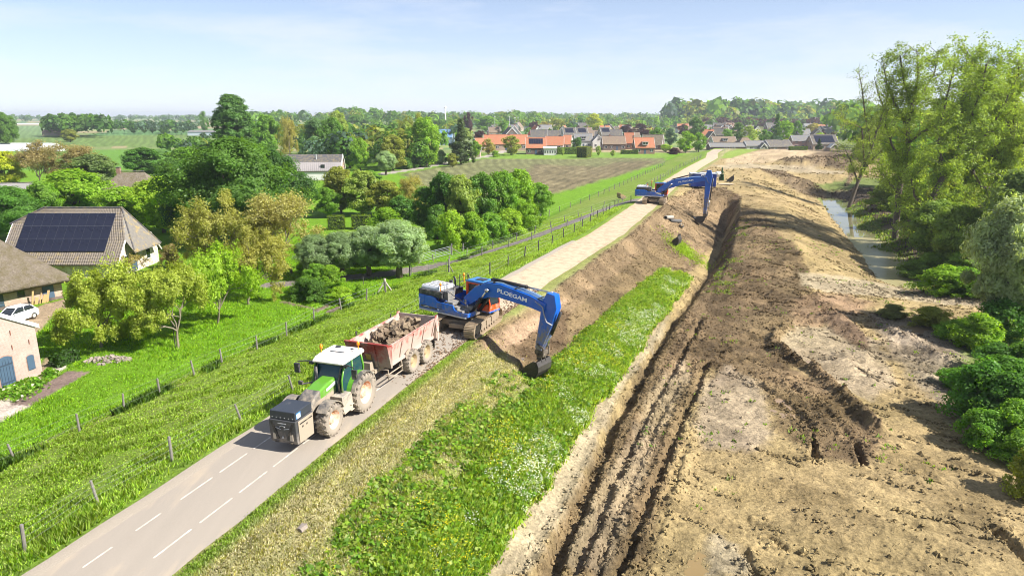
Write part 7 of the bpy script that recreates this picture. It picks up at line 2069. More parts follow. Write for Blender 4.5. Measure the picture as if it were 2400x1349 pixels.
# ------------------------------------------------------------------ site container and loose gear near the second digger
CB = empty('site_container', (38.3, 138.5, .02), math.radians(-4), 'blue site container with a white emblem sign behind the far excavator', 'container')
b = MB(); b.box((0, 0, 1.35), (4.9, 2.5, 2.5)); body = b.build('container_body', mat('navy container', (.012, .035, .21), rough=.45, var=.12), CB, bevel=.02)
b = MB()
for k in range(24): b.box((-2.35 + k * .204, -1.265, 1.35), (.1, .03, 2.2))
for k in range(11): b.box((2.465, -1.1 + k * .22, 1.35), (.03, .1, 2.2))
build_each(b, 'corrugation', mat('navy container', (.012, .035, .21)), body)
b = MB(); b.box((0, 0, 2.66), (5.0, 2.6, .16)); b.build('container_roof', mat('grey roof sheet', (.48, .52, .58), rough=.5, var=.15), CB, bevel=.02)
b = MB(); b.box((-.05, -1.30, 1.95), (.98, .03, 1.1)); sg = b.build('sign_board', white_print, CB)
b = MB(); b.prism([(-.38, 1.75), (-.22, 1.75), (-.22, 2.25), (.28, 2.25), (.28, 2.38), (-.38, 2.38)], -1.325, -1.318); b.prism([(-.16, 1.78), (.3, 1.98), (.3, 2.14), (-.16, 1.96)], -1.325, -1.318); b.box((-.05, -1.32, 1.58), (.72, .012, .1)); b.build('sign_emblem', mat('navy print', (.01, .03, .16), rough=.5), sg)
for sy in (-1, 1):
    b = MB(); b.box((2.5, sy * .62, 1.35), (.05, 1.1, 2.3)); dr = b.build('container_door', mat('navy container', (.012, .035, .21)), CB, bevel=.01)
    b = MB(); b.tube([(2.55, sy * .3, .3), (2.55, sy * .3, 2.4)], .025, 6); b.build('lock_rod', silver_p, dr)

def loose_bucket(px, py, rz, tilt, label, s=.8, mt=None):
    p = at(px, py)
    z = z_at(p.x, p.y)
    m = bucket_mesh(1.3, s)
    m.M = Matrix.Translation((0, 0, .78 * s)) @ Matrix.Rotation(tilt, 4, 'Y') @ Matrix.Translation((.3 * s, 0, .7 * s))
    r = empty('digging_bucket', (p.x, p.y, z - .05), rz, label, 'bucket', 'loose digging buckets')
    m.build('bucket_shell', mt or mat('worn bucket steel', (.045, .04, .036)), r, bevel=.008)
    t = MB(Matrix.Translation((0, 0, .78 * s)) @ Matrix.Rotation(tilt, 4, 'Y') @ Matrix.Translation((.3 * s, 0, .7 * s)))
    t.tube([(0, -.35, .02), (0, .35, .02)], .06, 8); t.tube([(.18 * s, -.35, -.12 * s), (.18 * s, .35, -.12 * s)], .06, 8); t.build('bucket_pin', chrome, r, smooth=True)
    return r
loose_bucket(1456, 467, .4, 1.35, 'muddy tan digging bucket lying by the fence left of the far excavator', .85, mat('tan bucket', (.30, .21, .10), rough=.6, var=.4, scale=4, dust=(.2, .15, .1), dust_amt=.3))
loose_bucket(1583, 576, 2.6, 1.7, 'dark digging bucket left on the brown dike slope', .95)
loose_bucket(1712, 428, 2.9, 1.6, 'dark digging bucket lying on the sand right of the container', 1.0)
# ------------------------------------------------------------------ fences, gates and small structures
post_m = mat('grey weathered post', (.19, .172, .15), rough=.95, var=.35, scale=6, bump=.4)
postd_m = mat('dark post', (.075, .068, .062), rough=.95, var=.35, scale=6, bump=.4)
wire_m = mat('galvanised wire', (.42, .43, .43), rough=.5, metal=.3, var=.1)
galv_m = mat('galvanised gate', (.36, .37, .38), rough=.45, metal=.3, var=.15)
def post_mesh(h, r, n=8):
    m = MB(); m.tube([(0, 0, -.3), (0, 0, h * .97), (0, 0, h)], [r, r * .95, r * .75], n); return m.mesh('post')
_pm = {}
def fence(label, pts, h=1.12, r=.075, mt=None, wires=(.35, .7, 1.02), tilt=.07, mesh_from=None):
    """posts at surveyed points with wires strung between them"""
    p0 = pts[0]
    root = empty('wire_fence', (p0[0], p0[1], z_at(p0[0], p0[1])), 0, label, 'fence')
    off = Vector(root.location)
    key = (h, r, mt.name)
    if key not in _pm:
        _pm[key] = post_mesh(h, r); _pm[key].materials.append(mt)
    P = []
    for x, y in pts:
        z = z_at(x, y); P.append(Vector((x, y, z)))
        o = bpy.data.objects.new('post', _pm[key]); COL.objects.link(o); o.parent = root
        o.location = P[-1] - off; o.rotation_euler = (random.gauss(0, tilt), random.gauss(0, tilt), random.random() * 6); s = random.uniform(.9, 1.1); o.scale = (s, s, s)
    for w in wires:
        m = MB()
        for a, b in zip(P[:-1], P[1:]):
            m.tube([a - off + Vector((0, 0, w * h)), (a + b) / 2 - off + Vector((0, 0, w * h - .03)), b - off + Vector((0, 0, w * h))], (.003 if a.y < 45 else .0055), 3, False)
        m.build('wire', wire_m, root)
    return root
def along(px_pts, spacing):
    W = [at(*p) for p in px_pts]; out = []; carry = 0
    for a, b in zip(W[:-1], W[1:]):
        d = Vector((b.x - a.x, b.y - a.y)); L = d.length; t = carry
        while t < L: q = Vector((a.x, a.y)) + d * (t / L); out.append((q.x, q.y)); t += spacing
        carry = t - L
    return out
def off_line(pts, d):
    out = []
    for i, (x, y) in enumerate(pts):
        a = pts[max(i - 1, 0)]; b = pts[min(i + 1, len(pts) - 1)]
        t = Vector((b[0] - a[0], b[1] - a[1])).normalized(); out.append((x + t.y * d, y - t.x * d))
    return out
f1 = pix((60, 1295), (230, 1180), (404, 1080), (566, 988), (687, 917))
fence('wire fence of grey posts running along the left road shoulder', f1, 1.05, .058, post_m, (.3, .52, .74, .96), .1)
f1b = [xy(s, -4.6) for s in np.arange(22.5, 98, 4.3)]
fence('wire fence with dark posts between the road and the grassy slope, beyond the first excavator', f1b, 1.15, .06, postd_m)
f2 = pix((-60, 1118), (35, 1080), (187, 1012), (291, 962), (375, 925), (456, 881), (521, 851), (603, 819), (672, 788), (736, 752), (800, 728), (859, 704), (904, 686))
fence('lower fence of grey posts between the dike slope and the garden', f2, 1.1, .065, post_m)
lane_l = off_line([(x, y) for x, y in LANE[2:]], -2.0); lane_r = off_line([(x, y) for x, y in LANE[4:]], 2.1)
def resample(P, sp):
    out = []; c = 0
    for a, b in zip(P[:-1], P[1:]):
        L = math.dist(a, b); t = c
        while t < L: out.append((a[0] + (b[0] - a[0]) * t / L, a[1] + (b[1] - a[1]) * t / L)); t += sp
        c = t - L
    return out
fence('field fence on the left side of the farm lane', resample(lane_l[2:], 4.6), 1.05, .06, post_m)
fence('field fence on the right side of the farm lane below the road', resample(lane_r, 4.4), 1.05, .06, post_m)
fr = [xy(s, -3.6) for s in np.arange(112, 236, 4.2)]
fence('row of fence posts along the road beyond the far excavator', fr, 1.1, .07, post_m, (.5, .95))
fr2 = [xy(s, -9.5) for s in np.arange(60, 150, 4.6)]
fence('thin fence low on the grass slope beside the ploughed field', resample([tuple(at(*p)[:2]) for p in [(1085, 590), (1180, 555), (1290, 505), (1400, 462), (1470, 430), (1560, 385)]], 5.0), 1.1, .075, post_m, (.5, .95))

def field_gate(a, b, label, h=1.25):
    a = Vector((a[0], a[1], z_at(a[0], a[1]))); b = Vector((b[0], b[1], z_at(b[0], b[1])))
    d = b - a; L = math.hypot(d.x, d.y)
    r = empty('field_gate', a, math.atan2(d.y, d.x), label, 'gate', 'metal field gates at the lane')
    dz = d.z / L
    for x in (-.25, L + .25):
        o = mobj('gate_post', post_mesh(1.45, .1), r, post_m); o.location = (x, 0, dz * x)
    m = MB()
    for z in (.2, h): m.tube([(0, 0, z), (L, 0, z + d.z)], .026, 6)
    for x in (.02, L * .5, L - .02): m.tube([(x, 0, .2 + dz * x), (x, 0, h + dz * x)], .03, 6)
    fr_ = m.build('gate_frame', galv_m, r)
    for k in range(1, 5):
        m = MB(); z = .2 + (h - .2) * k / 5; m.tube([(0, 0, z), (L, 0, z + d.z)], .014, 5); m.build('gate_bar', galv_m, r)
    m = MB(); m.tube([(L + .25, 0, .9 + d.z), (L + 1.6, -.5, d.z - .1)], .06, 6); m.build('strut', post_m, r)
field_gate(pix((965, 647))[0], pix((1048, 638))[0], 'closed metal field gate at the near end of the lane fence')
field_gate(pix((985, 618))[0], pix((1056, 598))[0], 'open metal gate on the far side of the farm lane', 1.15)
# strutted end post where the lower fence meets the grass
p = at(903, 684)
r = empty('strainer_post', (p.x, p.y, z_at(p.x, p.y)), 0, 'bleached strainer post with slanting struts at the end of the lower fence', 'post')
m = MB(); m.tube([(0, 0, -.3), (0, 0, 1.35)], .12, 8); m.build('post', mat('bleached wood', (.45, .40, .33), rough=.95, var=.3, scale=5), r)
for sx in (-1, 1):
    m = MB(); m.tube([(sx * .75, .1 * sx, -.1), (0, 0, 1.1)], .07, 6); m.build('strut', mat('bleached wood', (.45, .40, .33)), r)
# stone heap in the orchard
sm = mat('pale rubble stone', (.27, .225, .19), rough=.95, var=.4, scale=4, bump=.5)
st_me = []
for s_ in range(3):
    q = block_mesh(40 + s_); q.materials.clear(); q.materials.append(sm); q.name = 'stone'; st_me.append(q)
c = at(252, 845)
root = empty('stone_heap', (c.x, c.y, z_at(c.x, c.y)), 0, 'heap of pale rubble stones under the orchard trees', 'stone heap')
for k in range(80):
    a = random.uniform(0, 6.28); q = random.random() ** .6
    o = bpy.data.objects.new('stone', st_me[k % 3]); COL.objects.link(o); o.parent = root
    o.location = (q * 1.7 * math.cos(a), q * .9 * math.sin(a), .05 + .35 * (1 - q) * random.random()); s = random.uniform(.1, .3); o.scale = (s, s * .8, s * .6); o.rotation_euler = (random.uniform(-.6, .6), random.uniform(-.6, .6), random.uniform(0, 6))
# stakes
for px, py, lab in ((411, 812, 'thin stake beside the right hand walnut trunk'), (735, 700, 'slim stake at the end of the espalier screen'), (853, 690, 'pale stake among the bushes at the lower fence')):
    p = at(px, py); m = MB(); m.tube([(0, 0, -.2), (0, 0, 1.9)], .035, 6); o = m.build('stake', postd_m); o.location = (p.x, p.y, z_at(p.x, p.y)); tag(o, lab, 'stake')
# tall mast and light poles beyond the gardens
def mast(px, by, ty, r0, label, cap=False):
    p = at(px, by, GZ); h = height_for(p, ty)
    r = empty('mast', (p.x, p.y, GZ), 0, label, 'mast', None)
    m = MB(); m.tube([(0, 0, 0), (0, 0, h)], [r0, r0 * .6], 8); m.build('pole', white_trim, r)
    m = MB(); m.lathe([(0, h - 1.5), (r0 * 1.6, h - 1.2), (r0 * 1.6, h), (0, h + .4)], (0, 0, 0), 'z', 8) if cap else m.box((0, 0, h), (1.8, .3, .5)); m.build('mast_head', white_trim, r)
mast(1045, 312, 251, .75, 'tall white mast rising behind the dark conifer', True)
for px, ty, lab in ((1160, 273, 'leftmost slim floodlight pole behind the orange roof'), (1194, 273, 'second slim floodlight pole behind the orange roof'), (1207, 276, 'third slim floodlight pole behind the orange roof'), (1214, 275, 'rightmost slim floodlight pole behind the orange roof')):
    mast(px, 312, ty, .22, lab)
# row of small posts by the far bend, boundary stakes on the dike crest
fence('short row of marker posts at the road bend railing', resample([tuple(at(*q)[:2]) for q in ((1690, 355), (1720, 349), (1760, 346))], 3.0), 1.2, .06, galv_m, (.5, .95))

# ---- white car in the yard
def car():
    body_m = mat('white car paint', (.78, .79, .8), rough=.25, var=.03, coat=.5)
    r = empty('white_car', (-43.7, 57.6, z_at(-43.7, 57.6) + .02), math.atan2(-.97, -.24), 'white hatchback parked before the thatched barn', 'car')
    r.scale = (.9, .9, .9)
    def loft(secs, name, mt, parent, bev=.05):
        m = MB(); V = []; n = len(secs[0])
        for s_ in secs: V += s_
        F = [tuple(range(n))[::-1], tuple(range((len(secs) - 1) * n, len(secs) * n))]
        for i in range(len(secs) - 1):
            for k in range(n): F.append((i * n + k, i * n + (k + 1) % n, (i + 1) * n + (k + 1) % n, (i + 1) * n + k))
        m._add(V, F); return m.build(name, mt, parent, bevel=bev)
    def sec(x, w, z0, z1): return [(x, -w, z0), (x, w, z0), (x, w * 1.03, z0 + (z1 - z0) * .55), (x, w * .9, z1), (x, -w * .9, z1), (x, -w * 1.03, z0 + (z1 - z0) * .55)]
    b = loft([sec(-1.98, .72, .35, .85), sec(-1.8, .82, .25, 1.0), sec(-.6, .86, .2, .98), sec(.75, .86, .2, .94), sec(1.6, .8, .22, .78), sec(2.02, .66, .3, .6)], 'car_body', body_m, r)
    g = loft([sec(-1.75, .66, .95, 1.05), sec(-1.25, .66, .93, 1.42), sec(.15, .66, .93, 1.44), sec(.98, .7, .9, .95)], 'cabin_glass', pane, r, .03)
    m = MB(); m.prism([(-1.35, 1.40), (-1.2, 1.47), (.1, 1.49), (.3, 1.42), (.1, 1.44), (-1.2, 1.42)], -.58, .58); m.build('car_roof', body_m, r, bevel=.03)
    for sy in (-1, 1):
        m = MB(); m.tube([(-.45, sy * .70, .95), (-.48, sy * .60, 1.44)], .035, 5); m.tube([(.95, sy * .72, .93), (.2, sy * .60, 1.45)], .035, 5); m.tube([(-1.72, sy * .68, .98), (-1.25, sy * .6, 1.44)], .05, 5); m.build('door_pillar', body_m, g)
        m = MB(); m.box((.75, sy * .95, .98), (.12, .16, .1)); m.build('mirror', body_m, r, bevel=.02)
        m = MB(); m.box((1.78, sy * .55, .66), (.25, .28, .12)); m.build('headlight', mat('lamp glass', (.5, .5, .5), rough=.1), r, bevel=.02)
        for x in (-1.25, 1.25):
            m = MB(); m.lathe([(.18, -.1), (.3, -.1), (.32, 0), (.3, .1), (.18, .1)], (x, sy * .80, .32), 'y', 18); w = m.build('wheel', black_p, r, smooth=True)
            m = MB(); m.lathe([(0, sy * .09), (.19, sy * .09), (.19, 0)], (x, sy * .80, .32), 'y', 14); m.build('rim', silver_p, w)
car()

# ---- loose things on the works
def lying_pipe(px, py, L, r0, rz, mt, label):
    p = at(px, py); z = z_at(p.x, p.y)
    m = MB(); m.lathe([(r0 * .8, -L / 2), (r0, -L / 2), (r0, L / 2), (r0 * .8, L / 2), (r0 * .8, -L / 2)], (0, 0, 0), 'x', 14)
    o = m.build('drain_pipe', mt, None, smooth=True); o.location = (p.x, p.y, z + r0 * .8); o.rotation_euler = (0, .12, rz); tag(o, label, 'pipe', 'loose drain pipes on the dug slope')
conc = mat('old concrete pipe', (.33, .30, .26), rough=.9, var=.3, scale=5)
lying_pipe(1568, 513, 4.2, .28, 1.1, conc, 'long pale concrete pipe lying on the dug slope below the far excavator')
lying_pipe(1582, 522, 2.6, .3, .7, mat('dark pipe', (.09, .085, .08), rough=.7, var=.3), 'short dark pipe lying beside the long pale one')
lying_pipe(1597, 533, 1.6, .3, 1.4, conc, 'broken stub of pale pipe at the foot of the dug slope')
p = at(1694, 433); m = MB(); m.box((0, 0, .06), (4.2, 2.4, .12)); o = m.build('road_plate', mat('sandy steel plate', (.42, .33, .22), rough=.7, var=.25, scale=2), None, bevel=.01); o.location = (p.x, p.y, z_at(p.x, p.y) + .06); o.rotation_euler = (0, 0, .1); tag(o, 'flat sand covered plate lying in front of the cypress by the container', 'plate')
p = at(1683, 416); r = empty('water_tank', (p.x, p.y, z_at(p.x, p.y)), .3, 'small white tank on a frame between container and cypress', 'tank')
m = MB(); m.lathe([(0, -.7), (.5, -.6), (.55, 0), (.5, .6), (0, .7)], (0, 0, .85), 'x', 14); m.build('tank_body', white_trim, r, smooth=True)
m = MB(); m.box((0, 0, .2), (1.5, 1.0, .3)); m.build('tank_frame', dark_p, r, bevel=.01)
# pale stones in the weeds
for px, py, lab in ((1062, 1152, 'pale flat stone in the weeds low on the slope'), (708, 1240, 'small white scrap lying at the upper edge of the weeds'), (1365, 800, 'white stone on the brown slope right of the near excavator'), (1222, 845, 'pale block of clay beside the digging bucket')):
    p = at(px, py); o = bpy.data.objects.new('pale_stone', st_me[1]); COL.objects.link(o); o.location = (p.x, p.y, z_at(p.x, p.y) + .05); o.scale = (.34, .24, .18); o.rotation_euler = (.2, .1, px); tag(o, lab, 'stone')
# white crop tunnels in the far left fields
tun = mat('tunnel film', (.6, .62, .62), rough=.5, var=.1)
for k, (px, by, L, lab) in enumerate(((70, 354, 34, 'pale crop tunnel at the left edge before the green pasture, nearest of its block'), (62, 349, 36, 'pale crop tunnel in the middle of the block at the left edge'), (55, 345, 38, 'pale crop tunnel farthest back in the block at the left edge'), (95, 292, 95, 'long white crop tunnel near the left horizon'))):
    p = at(px, by, GZ); m = MB()
    m.prism([(3.2 * math.cos(a), 2.4 * math.sin(a)) for a in [math.pi * q / 8 for q in range(9)]], -L / 2, L / 2, 'x'); o = m.build('crop_tunnel', tun, None); o.location = (p.x, p.y, GZ); o.rotation_euler = (0, 0, -.05); tag(o, lab, 'tunnel', 'crop tunnels in the left fields')
# ------------------------------------------------------------------ grass, weeds, flowers and clods: what nobody could count
def scatter(n, s0, s1, u0, u1, bias=1.0):
    s = s0 + (s1 - s0) * RNG.random(n) ** bias; u = u0 + (u1 - u0) * RNG.random(n)
    x, y = OX + s * DX + (u + np.interp(s, _cs, _cu)) * NX, OY + s * DY + (u + np.interp(s, _cs, _cu)) * NY
    return x, y, s, u
def in_view(x, y, m=1.06):
    d = y * math.cos(PITCH) + 17 * math.sin(PITCH)
    return (np.abs(x) < d * .75 * m) & (y > 14)
def blades(name, x, y, z, h, w, tint, per=3, spread=.1, label=None):
    """grass tufts: a few bent blades each"""
    n = len(x); X = np.repeat(x, per) + RNG.normal(size=n * per) * spread; Y = np.repeat(y, per) + RNG.normal(size=n * per) * spread; Z = np.repeat(z, per) - .02
    H = np.repeat(h, per) * (.6 + .6 * RNG.random(n * per)); W = np.repeat(w, per) * (.7 + .6 * RNG.random(n * per))
    a = RNG.random(n * per) * 2 * math.pi; lean = H * (.25 + .5 * RNG.random(n * per)); b = RNG.random(n * per) * 2 * math.pi
    B = np.stack([X, Y, Z], 1); wv = np.stack([np.cos(a) * W, np.sin(a) * W, np.zeros_like(W)], 1)
    T = B + np.stack([np.cos(b) * lean, np.sin(b) * lean, H], 1)
    V = np.stack([B - wv, B + wv, T], 1).reshape(-1, 3)
    me = np_mesh(name, V, np.arange(len(V)).reshape(-1, 3), tint_leaf)
    t = np.repeat(tint, per, 0) * (.8 + .4 * RNG.random((n * per, 1)))
    at_ = me.attributes.new('tint', 'FLOAT_COLOR', 'FACE'); at_.data.foreach_set('color', np.concatenate([t, np.ones((len(t), 1))], 1).astype(np.float32).ravel())
    at_ = me.attributes.new('v', 'FLOAT', 'FACE'); at_.data.foreach_set('value', RNG.random(len(t)).astype(np.float32))
    # a tuft takes light like the sward it belongs to, not like a card
    nn = RNG.normal(size=(len(t), 3)) * .38 + np.array([.12, -.08, 1.0]); nn /= np.linalg.norm(nn, axis=1, keepdims=True)
    me.polygons.foreach_set('use_smooth', np.ones(len(t), bool))
    me.normals_split_custom_set(np.repeat(nn, 3, 0))
    o = mobj(name, me); tag(o, label, None, None, 'stuff'); return o
def pal(n, cols, wts=None):
    c = np.array(cols); return c[RNG.choice(len(c), n, p=wts)]

# sheep pasture on the left slope and the lush grass below
x, y, s, u = scatter(150000, -6, 95, -16.5, -2.9, 1.35)
k = in_view(x, y); x, y, s, u = x[k], y[k], s[k], u[k]
cl = fbm(x * .8, y * .8, 201, 4); keep = RNG.random(len(x)) < smooth(.36, .62, cl) * .8 + .2; keep &= poly_dist(x, y, LANE) > 1.5
x, y, u, cl = x[keep], y[keep], u[keep], cl[keep]
verge = smooth(-5.8, -4.2, u); tall = smooth(.58, .68, cl)
h = .06 + .06 * cl + .13 * verge + .07 * tall
tn = pal(len(x), [(.37, .54, .065), (.31, .49, .05), (.45, .54, .15), (.24, .42, .045)], [.4, .25, .2, .15]) * (1 - .25 * tall[:, None])
blades('pasture_grass', x, y, ground_z(x, y), h, .022 + .014 * cl, tn, 3, .09)
x, y, s, u = scatter(90000, -4, 70, -46, -16, 1.2)
k = in_view(x, y); x, y, u = x[k], y[k], u[k]
c_, so_, zi_, nm_ = surface(x, y)
k = (zi_ == nm_.index('lush_grass')) | (zi_ == 0); x, y, u = x[k], y[k], u[k]
cl = fbm(x * .6, y * .6, 207, 4)
tn = pal(len(x), [(.26, .48, .022), (.21, .43, .018), (.34, .52, .04)])
blades('garden_grass', x, y, ground_z(x, y), .09 + .15 * smooth(.45, .7, cl), np.full(len(x), .026), tn, 3, .12)
# worn strip and thistles along the lower fence
x, y, s, u = scatter(5000, -4, 80, -16.6, -15.4)
k = in_view(x, y) & (fbm(x * .5, y * .5, 211, 2) > .55); x, y = x[k], y[k]
blades('fence_weeds', x, y, ground_z(x, y), np.full(len(x), .42), np.full(len(x), .06), pal(len(x), [(.12, .22, .03), (.09, .17, .03)]), 5, .12)
# dry mown verge right of the road
x, y, s, u = scatter(52000, -8, 30, 2.1, 6.6, 1.2)
k = in_view(x, y) & (s < 26 + RNG.normal(size=len(s))); x, y, u = x[k], y[k], u[k]
edge = smooth(2.8, 2.3, u)
row = .5 + .5 * np.sin(u * 2 * math.pi / .85 + 2 * fbm(x * .3, y * .3, 213, 2))
tn = pal(len(x), [(.54, .49, .32), (.42, .43, .21), (.64, .58, .41)]) * (.75 + .35 * row[:, None]); tn = tn * (1 - edge[:, None]) + np.array((.3, .45, .07)) * edge[:, None]
blades('verge_grass', x, y, ground_z(x, y), .05 + .05 * row + .05 * edge, np.full(len(x), .022), tn, 4, .08)
# weed strip: tall grass and leafy herbs on the slope
x, y, s, u = scatter(190000, -8, 74, 4.6, 11.3, 1.5)
k = in_view(x, y); x, y, s, u = x[k], y[k], s[k], u[k]
wmask = weed_mask(x, y); gap = smooth(.50, .64, fbm(x * .75, y * .75, 41, 3)); cl = fbm(x * 1.1, y * 1.1, 217, 4)
lowpart = smooth(6.6, 7.8, u + 1.2 * (cl - .5))       # lusher towards the foot
keep = RNG.random(len(x)) < wmask * (1 - .92 * gap * (1 - .5 * lowpart)) * (.42 + .58 * lowpart)
x, y, s, u, cl, lowpart = x[keep], y[keep], s[keep], u[keep], cl[keep], lowpart[keep]
h = .12 + .34 * lowpart * (.5 + cl)
tn = pal(len(x), [(.25, .40, .03), (.34, .47, .05), (.19, .34, .028), (.42, .47, .10)], [.3, .3, .2, .2])
tn = tn * (.55 + .45 * lowpart[:, None]) + np.array((.36, .36, .11)) * .45 * (1 - lowpart[:, None])
blades('tall_grass', x, y, ground_z(x, y), h, .024 + .014 * lowpart, tn, 3, .1)
m_ = RNG.random(len(x)) < .16
hx, hy, hh, hl = x[m_], y[m_], h[m_], lowpart[m_]
hz = ground_z(hx, hy); per = 7
P = np.stack([np.repeat(hx, per), np.repeat(hy, per), np.repeat(hz, per)], 1) + RNG.normal(size=(len(hx) * per, 3)) * np.array([.15, .15, 0]); P[:, 2] += np.repeat(hh, per) * RNG.random(len(P)) * .9
me = leaf_mesh('leafy_weeds', P, RNG.normal(size=P.shape) * .6 + np.array([0, 0, .8]), .09 + .1 * RNG.random(len(P)), RNG.random(len(P)), tint_leaf, 1.5, np.repeat(pal(len(hx), [(.15, .29, .03), (.22, .35, .03), (.12, .23, .03), (.30, .38, .07)]), per, 0))
tag(mobj('leafy_weeds', me), kind='stuff')
def flowers(name, n, u_of_s, wid, s1, cols, size, per, hgt, thr, seed, sb=1.3):
    s = -8 + (s1 + 8) * RNG.random(n) ** sb; u = u_of_s(s) + RNG.normal(size=n) * wid
    x, y = OX + s * DX + (u + np.interp(s, _cs, _cu)) * NX, OY + s * DY + (u + np.interp(s, _cs, _cu)) * NY
    k = in_view(x, y) & (fbm(x * .45, y * .45, seed, 3) > thr) & (weed_mask(x, y) > .15); x, y = x[k], y[k]
    z = ground_z(x, y) + hgt * (.6 + .6 * RNG.random(len(x)))
    P = np.stack([np.repeat(x, per), np.repeat(y, per), np.repeat(z, per)], 1) + RNG.normal(size=(len(x) * per, 3)) * np.array([.09, .09, .05])
    me = leaf_mesh(name, P, RNG.normal(size=P.shape) * .35 + np.array([0, -.2, 1]), size * (.6 + .8 * RNG.random(len(P))), RNG.random(len(P)), tint_leaf, 1.1, np.repeat(pal(len(x), cols), per, 0))
    tag(mobj(name, me), kind='stuff')
flowers('white_blossoms', 9000, lambda s: np.interp(s, [-8, 15, 30, 75], [9.4, 9.6, 10.0, 10.3]), .75, 72, [(.75, .75, .7), (.7, .72, .62)], .055, 5, .42, .53, 223)
flowers('yellow_blossoms', 5200, lambda s: np.interp(s, [-8, 15, 30, 75], [8.0, 8.4, 9.0, 9.9]), 1.0, 72, [(.85, .68, .02), (.75, .7, .05)], .045, 5, .45, .6, 227)
gp = at(1604, 588); n = 1500; x = gp.x + RNG.normal(size=n) * 1.3; y = gp.y + RNG.normal(size=n) * 2.2
blades('slope_grass', x, y, ground_z(x, y), np.full(n, .3), np.full(n, .035), pal(n, [(.25, .40, .03), (.34, .47, .05)]), 4, .12)
# scattered tufts on the bare ground
x, y, s, u = scatter(9000, -10, 95, 13.5, 40, 1.3)
k = in_view(x, y) & (fbm(x * .35, y * .35, 231, 3) > .58) & (RNG.random(len(x)) < .22); x, y = x[k], y[k]
blades('sprouting_tufts', x, y, ground_z(x, y), np.full(len(x), .16), np.full(len(x), .05), pal(len(x), [(.14, .26, .03), (.2, .28, .05)]), 6, .1)
x, y, s, u = scatter(900, 55, 100, 13.4, 16, 1)
k = (fbm(x * .5, y * .5, 233, 3) > .56); x, y = x[k], y[k]
blades('ridge_tufts', x, y, ground_z(x, y), np.full(len(x), .2), np.full(len(x), .06), pal(len(x), [(.14, .22, .04), (.2, .26, .07)]), 5, .15)
# grass on the river bank between the trees
x, y, s, u = scatter(26000, -6, 150, 33, 75, 1.0)
k = in_view(x, y); x, y, s, u = x[k], y[k], s[k], u[k]
c_, so_, zi_, nm_ = surface(x, y)
k = (zi_ == nm_.index('riverbank')) & (so_ < .9) & (fbm(x * .3, y * .3, 237, 3) > .44); x, y = x[k], y[k]
blades('bank_grass', x, y, ground_z(x, y), np.full(len(x), .4), np.full(len(x), .08), pal(len(x), [(.14, .27, .03), (.2, .3, .05), (.25, .26, .1)]), 4, .25)
# garden plants at the brick building
g = [at(30, 925), at(55, 912), at(70, 905), at(118, 880)]
P = []; T = []
for q, w in zip(g, (1.3, 1.0, .8, .45)):
    n = 420; a = RNG.normal(size=(n, 2)) * w * .5
    P.append(np.stack([q.x + a[:, 0], q.y + a[:, 1], q.z + .1 + .5 * RNG.random(n) * np.exp(-(a ** 2).sum(1) / w ** 2)], 1)); T.append(pal(n, [(.12, .27, .02), (.18, .33, .03), (.25, .36, .06), (.7, .68, .6)], [.45, .3, .2, .05]))
P = np.concatenate(P)
tag(mobj('border_plants', leaf_mesh('border_plants', P, RNG.normal(size=P.shape) * .6 + np.array([0, 0, .8]), .12 + .1 * RNG.random(len(P)), RNG.random(len(P)), tint_leaf, 1.5, np.concatenate(T))), kind='stuff')

# clods and stones on the disturbed soil
def soil_clod_material():
    m = bpy.data.materials.new('soil clod'); m.use_nodes = True
    N = m.node_tree.nodes; L = m.node_tree.links; b = N['Principled BSDF']; b.inputs['Roughness'].default_value = 1; b.inputs['Specular IOR Level'].default_value = .1
    a = N.new('ShaderNodeAttribute'); a.attribute_name = 'tint'; L.new(a.outputs['Color'], b.inputs['Base Color'])
    return m
clod_m = soil_clod_material()
n = 420000
s = -12 + 142 * RNG.random(n) ** 1.45; u = 2.6 + 37 * RNG.random(n) ** 1.15
x, y = OX + s * DX + (u + np.interp(s, _cs, _cu)) * NX, OY + s * DY + (u + np.interp(s, _cs, _cu)) * NY
k = in_view(x, y); x, y, s, u = x[k], y[k], s[k], u[k]
c_, so_, zi_, nm_ = surface(x, y)
lum = c_.mean(1)
dr = np.full(len(x), 9.0)
for Pt, w_, dep, rim in RUTS: dr = np.minimum(dr, np.abs(poly_dist(x, y, Pt) - w_ * 1.5))
for Pt, w_, h_ in RIDGES: dr = np.minimum(dr, poly_dist(x, y, Pt) * .8)
dt = np.abs(u - 12.1) + 9 * (s > 66)
pr = so_ * (.03 + .75 * np.exp(-(dr / .45) ** 2) + .55 * np.exp(-((dt - .5) / .8) ** 2) + .35 * smooth(.24, .13, lum) + .25 * smooth(.56, .66, fbm(x * .5, y * .5, 241, 3)))
k = RNG.random(len(x)) < pr * .55; x, y, s, u, c_, dr, lum = x[k], y[k], s[k], u[k], c_[k], dr[k], lum[k]
if len(x) > 24000: x, y, s, u, c_, dr, lum = [q[:24000] for q in (x, y, s, u, c_, dr, lum)]
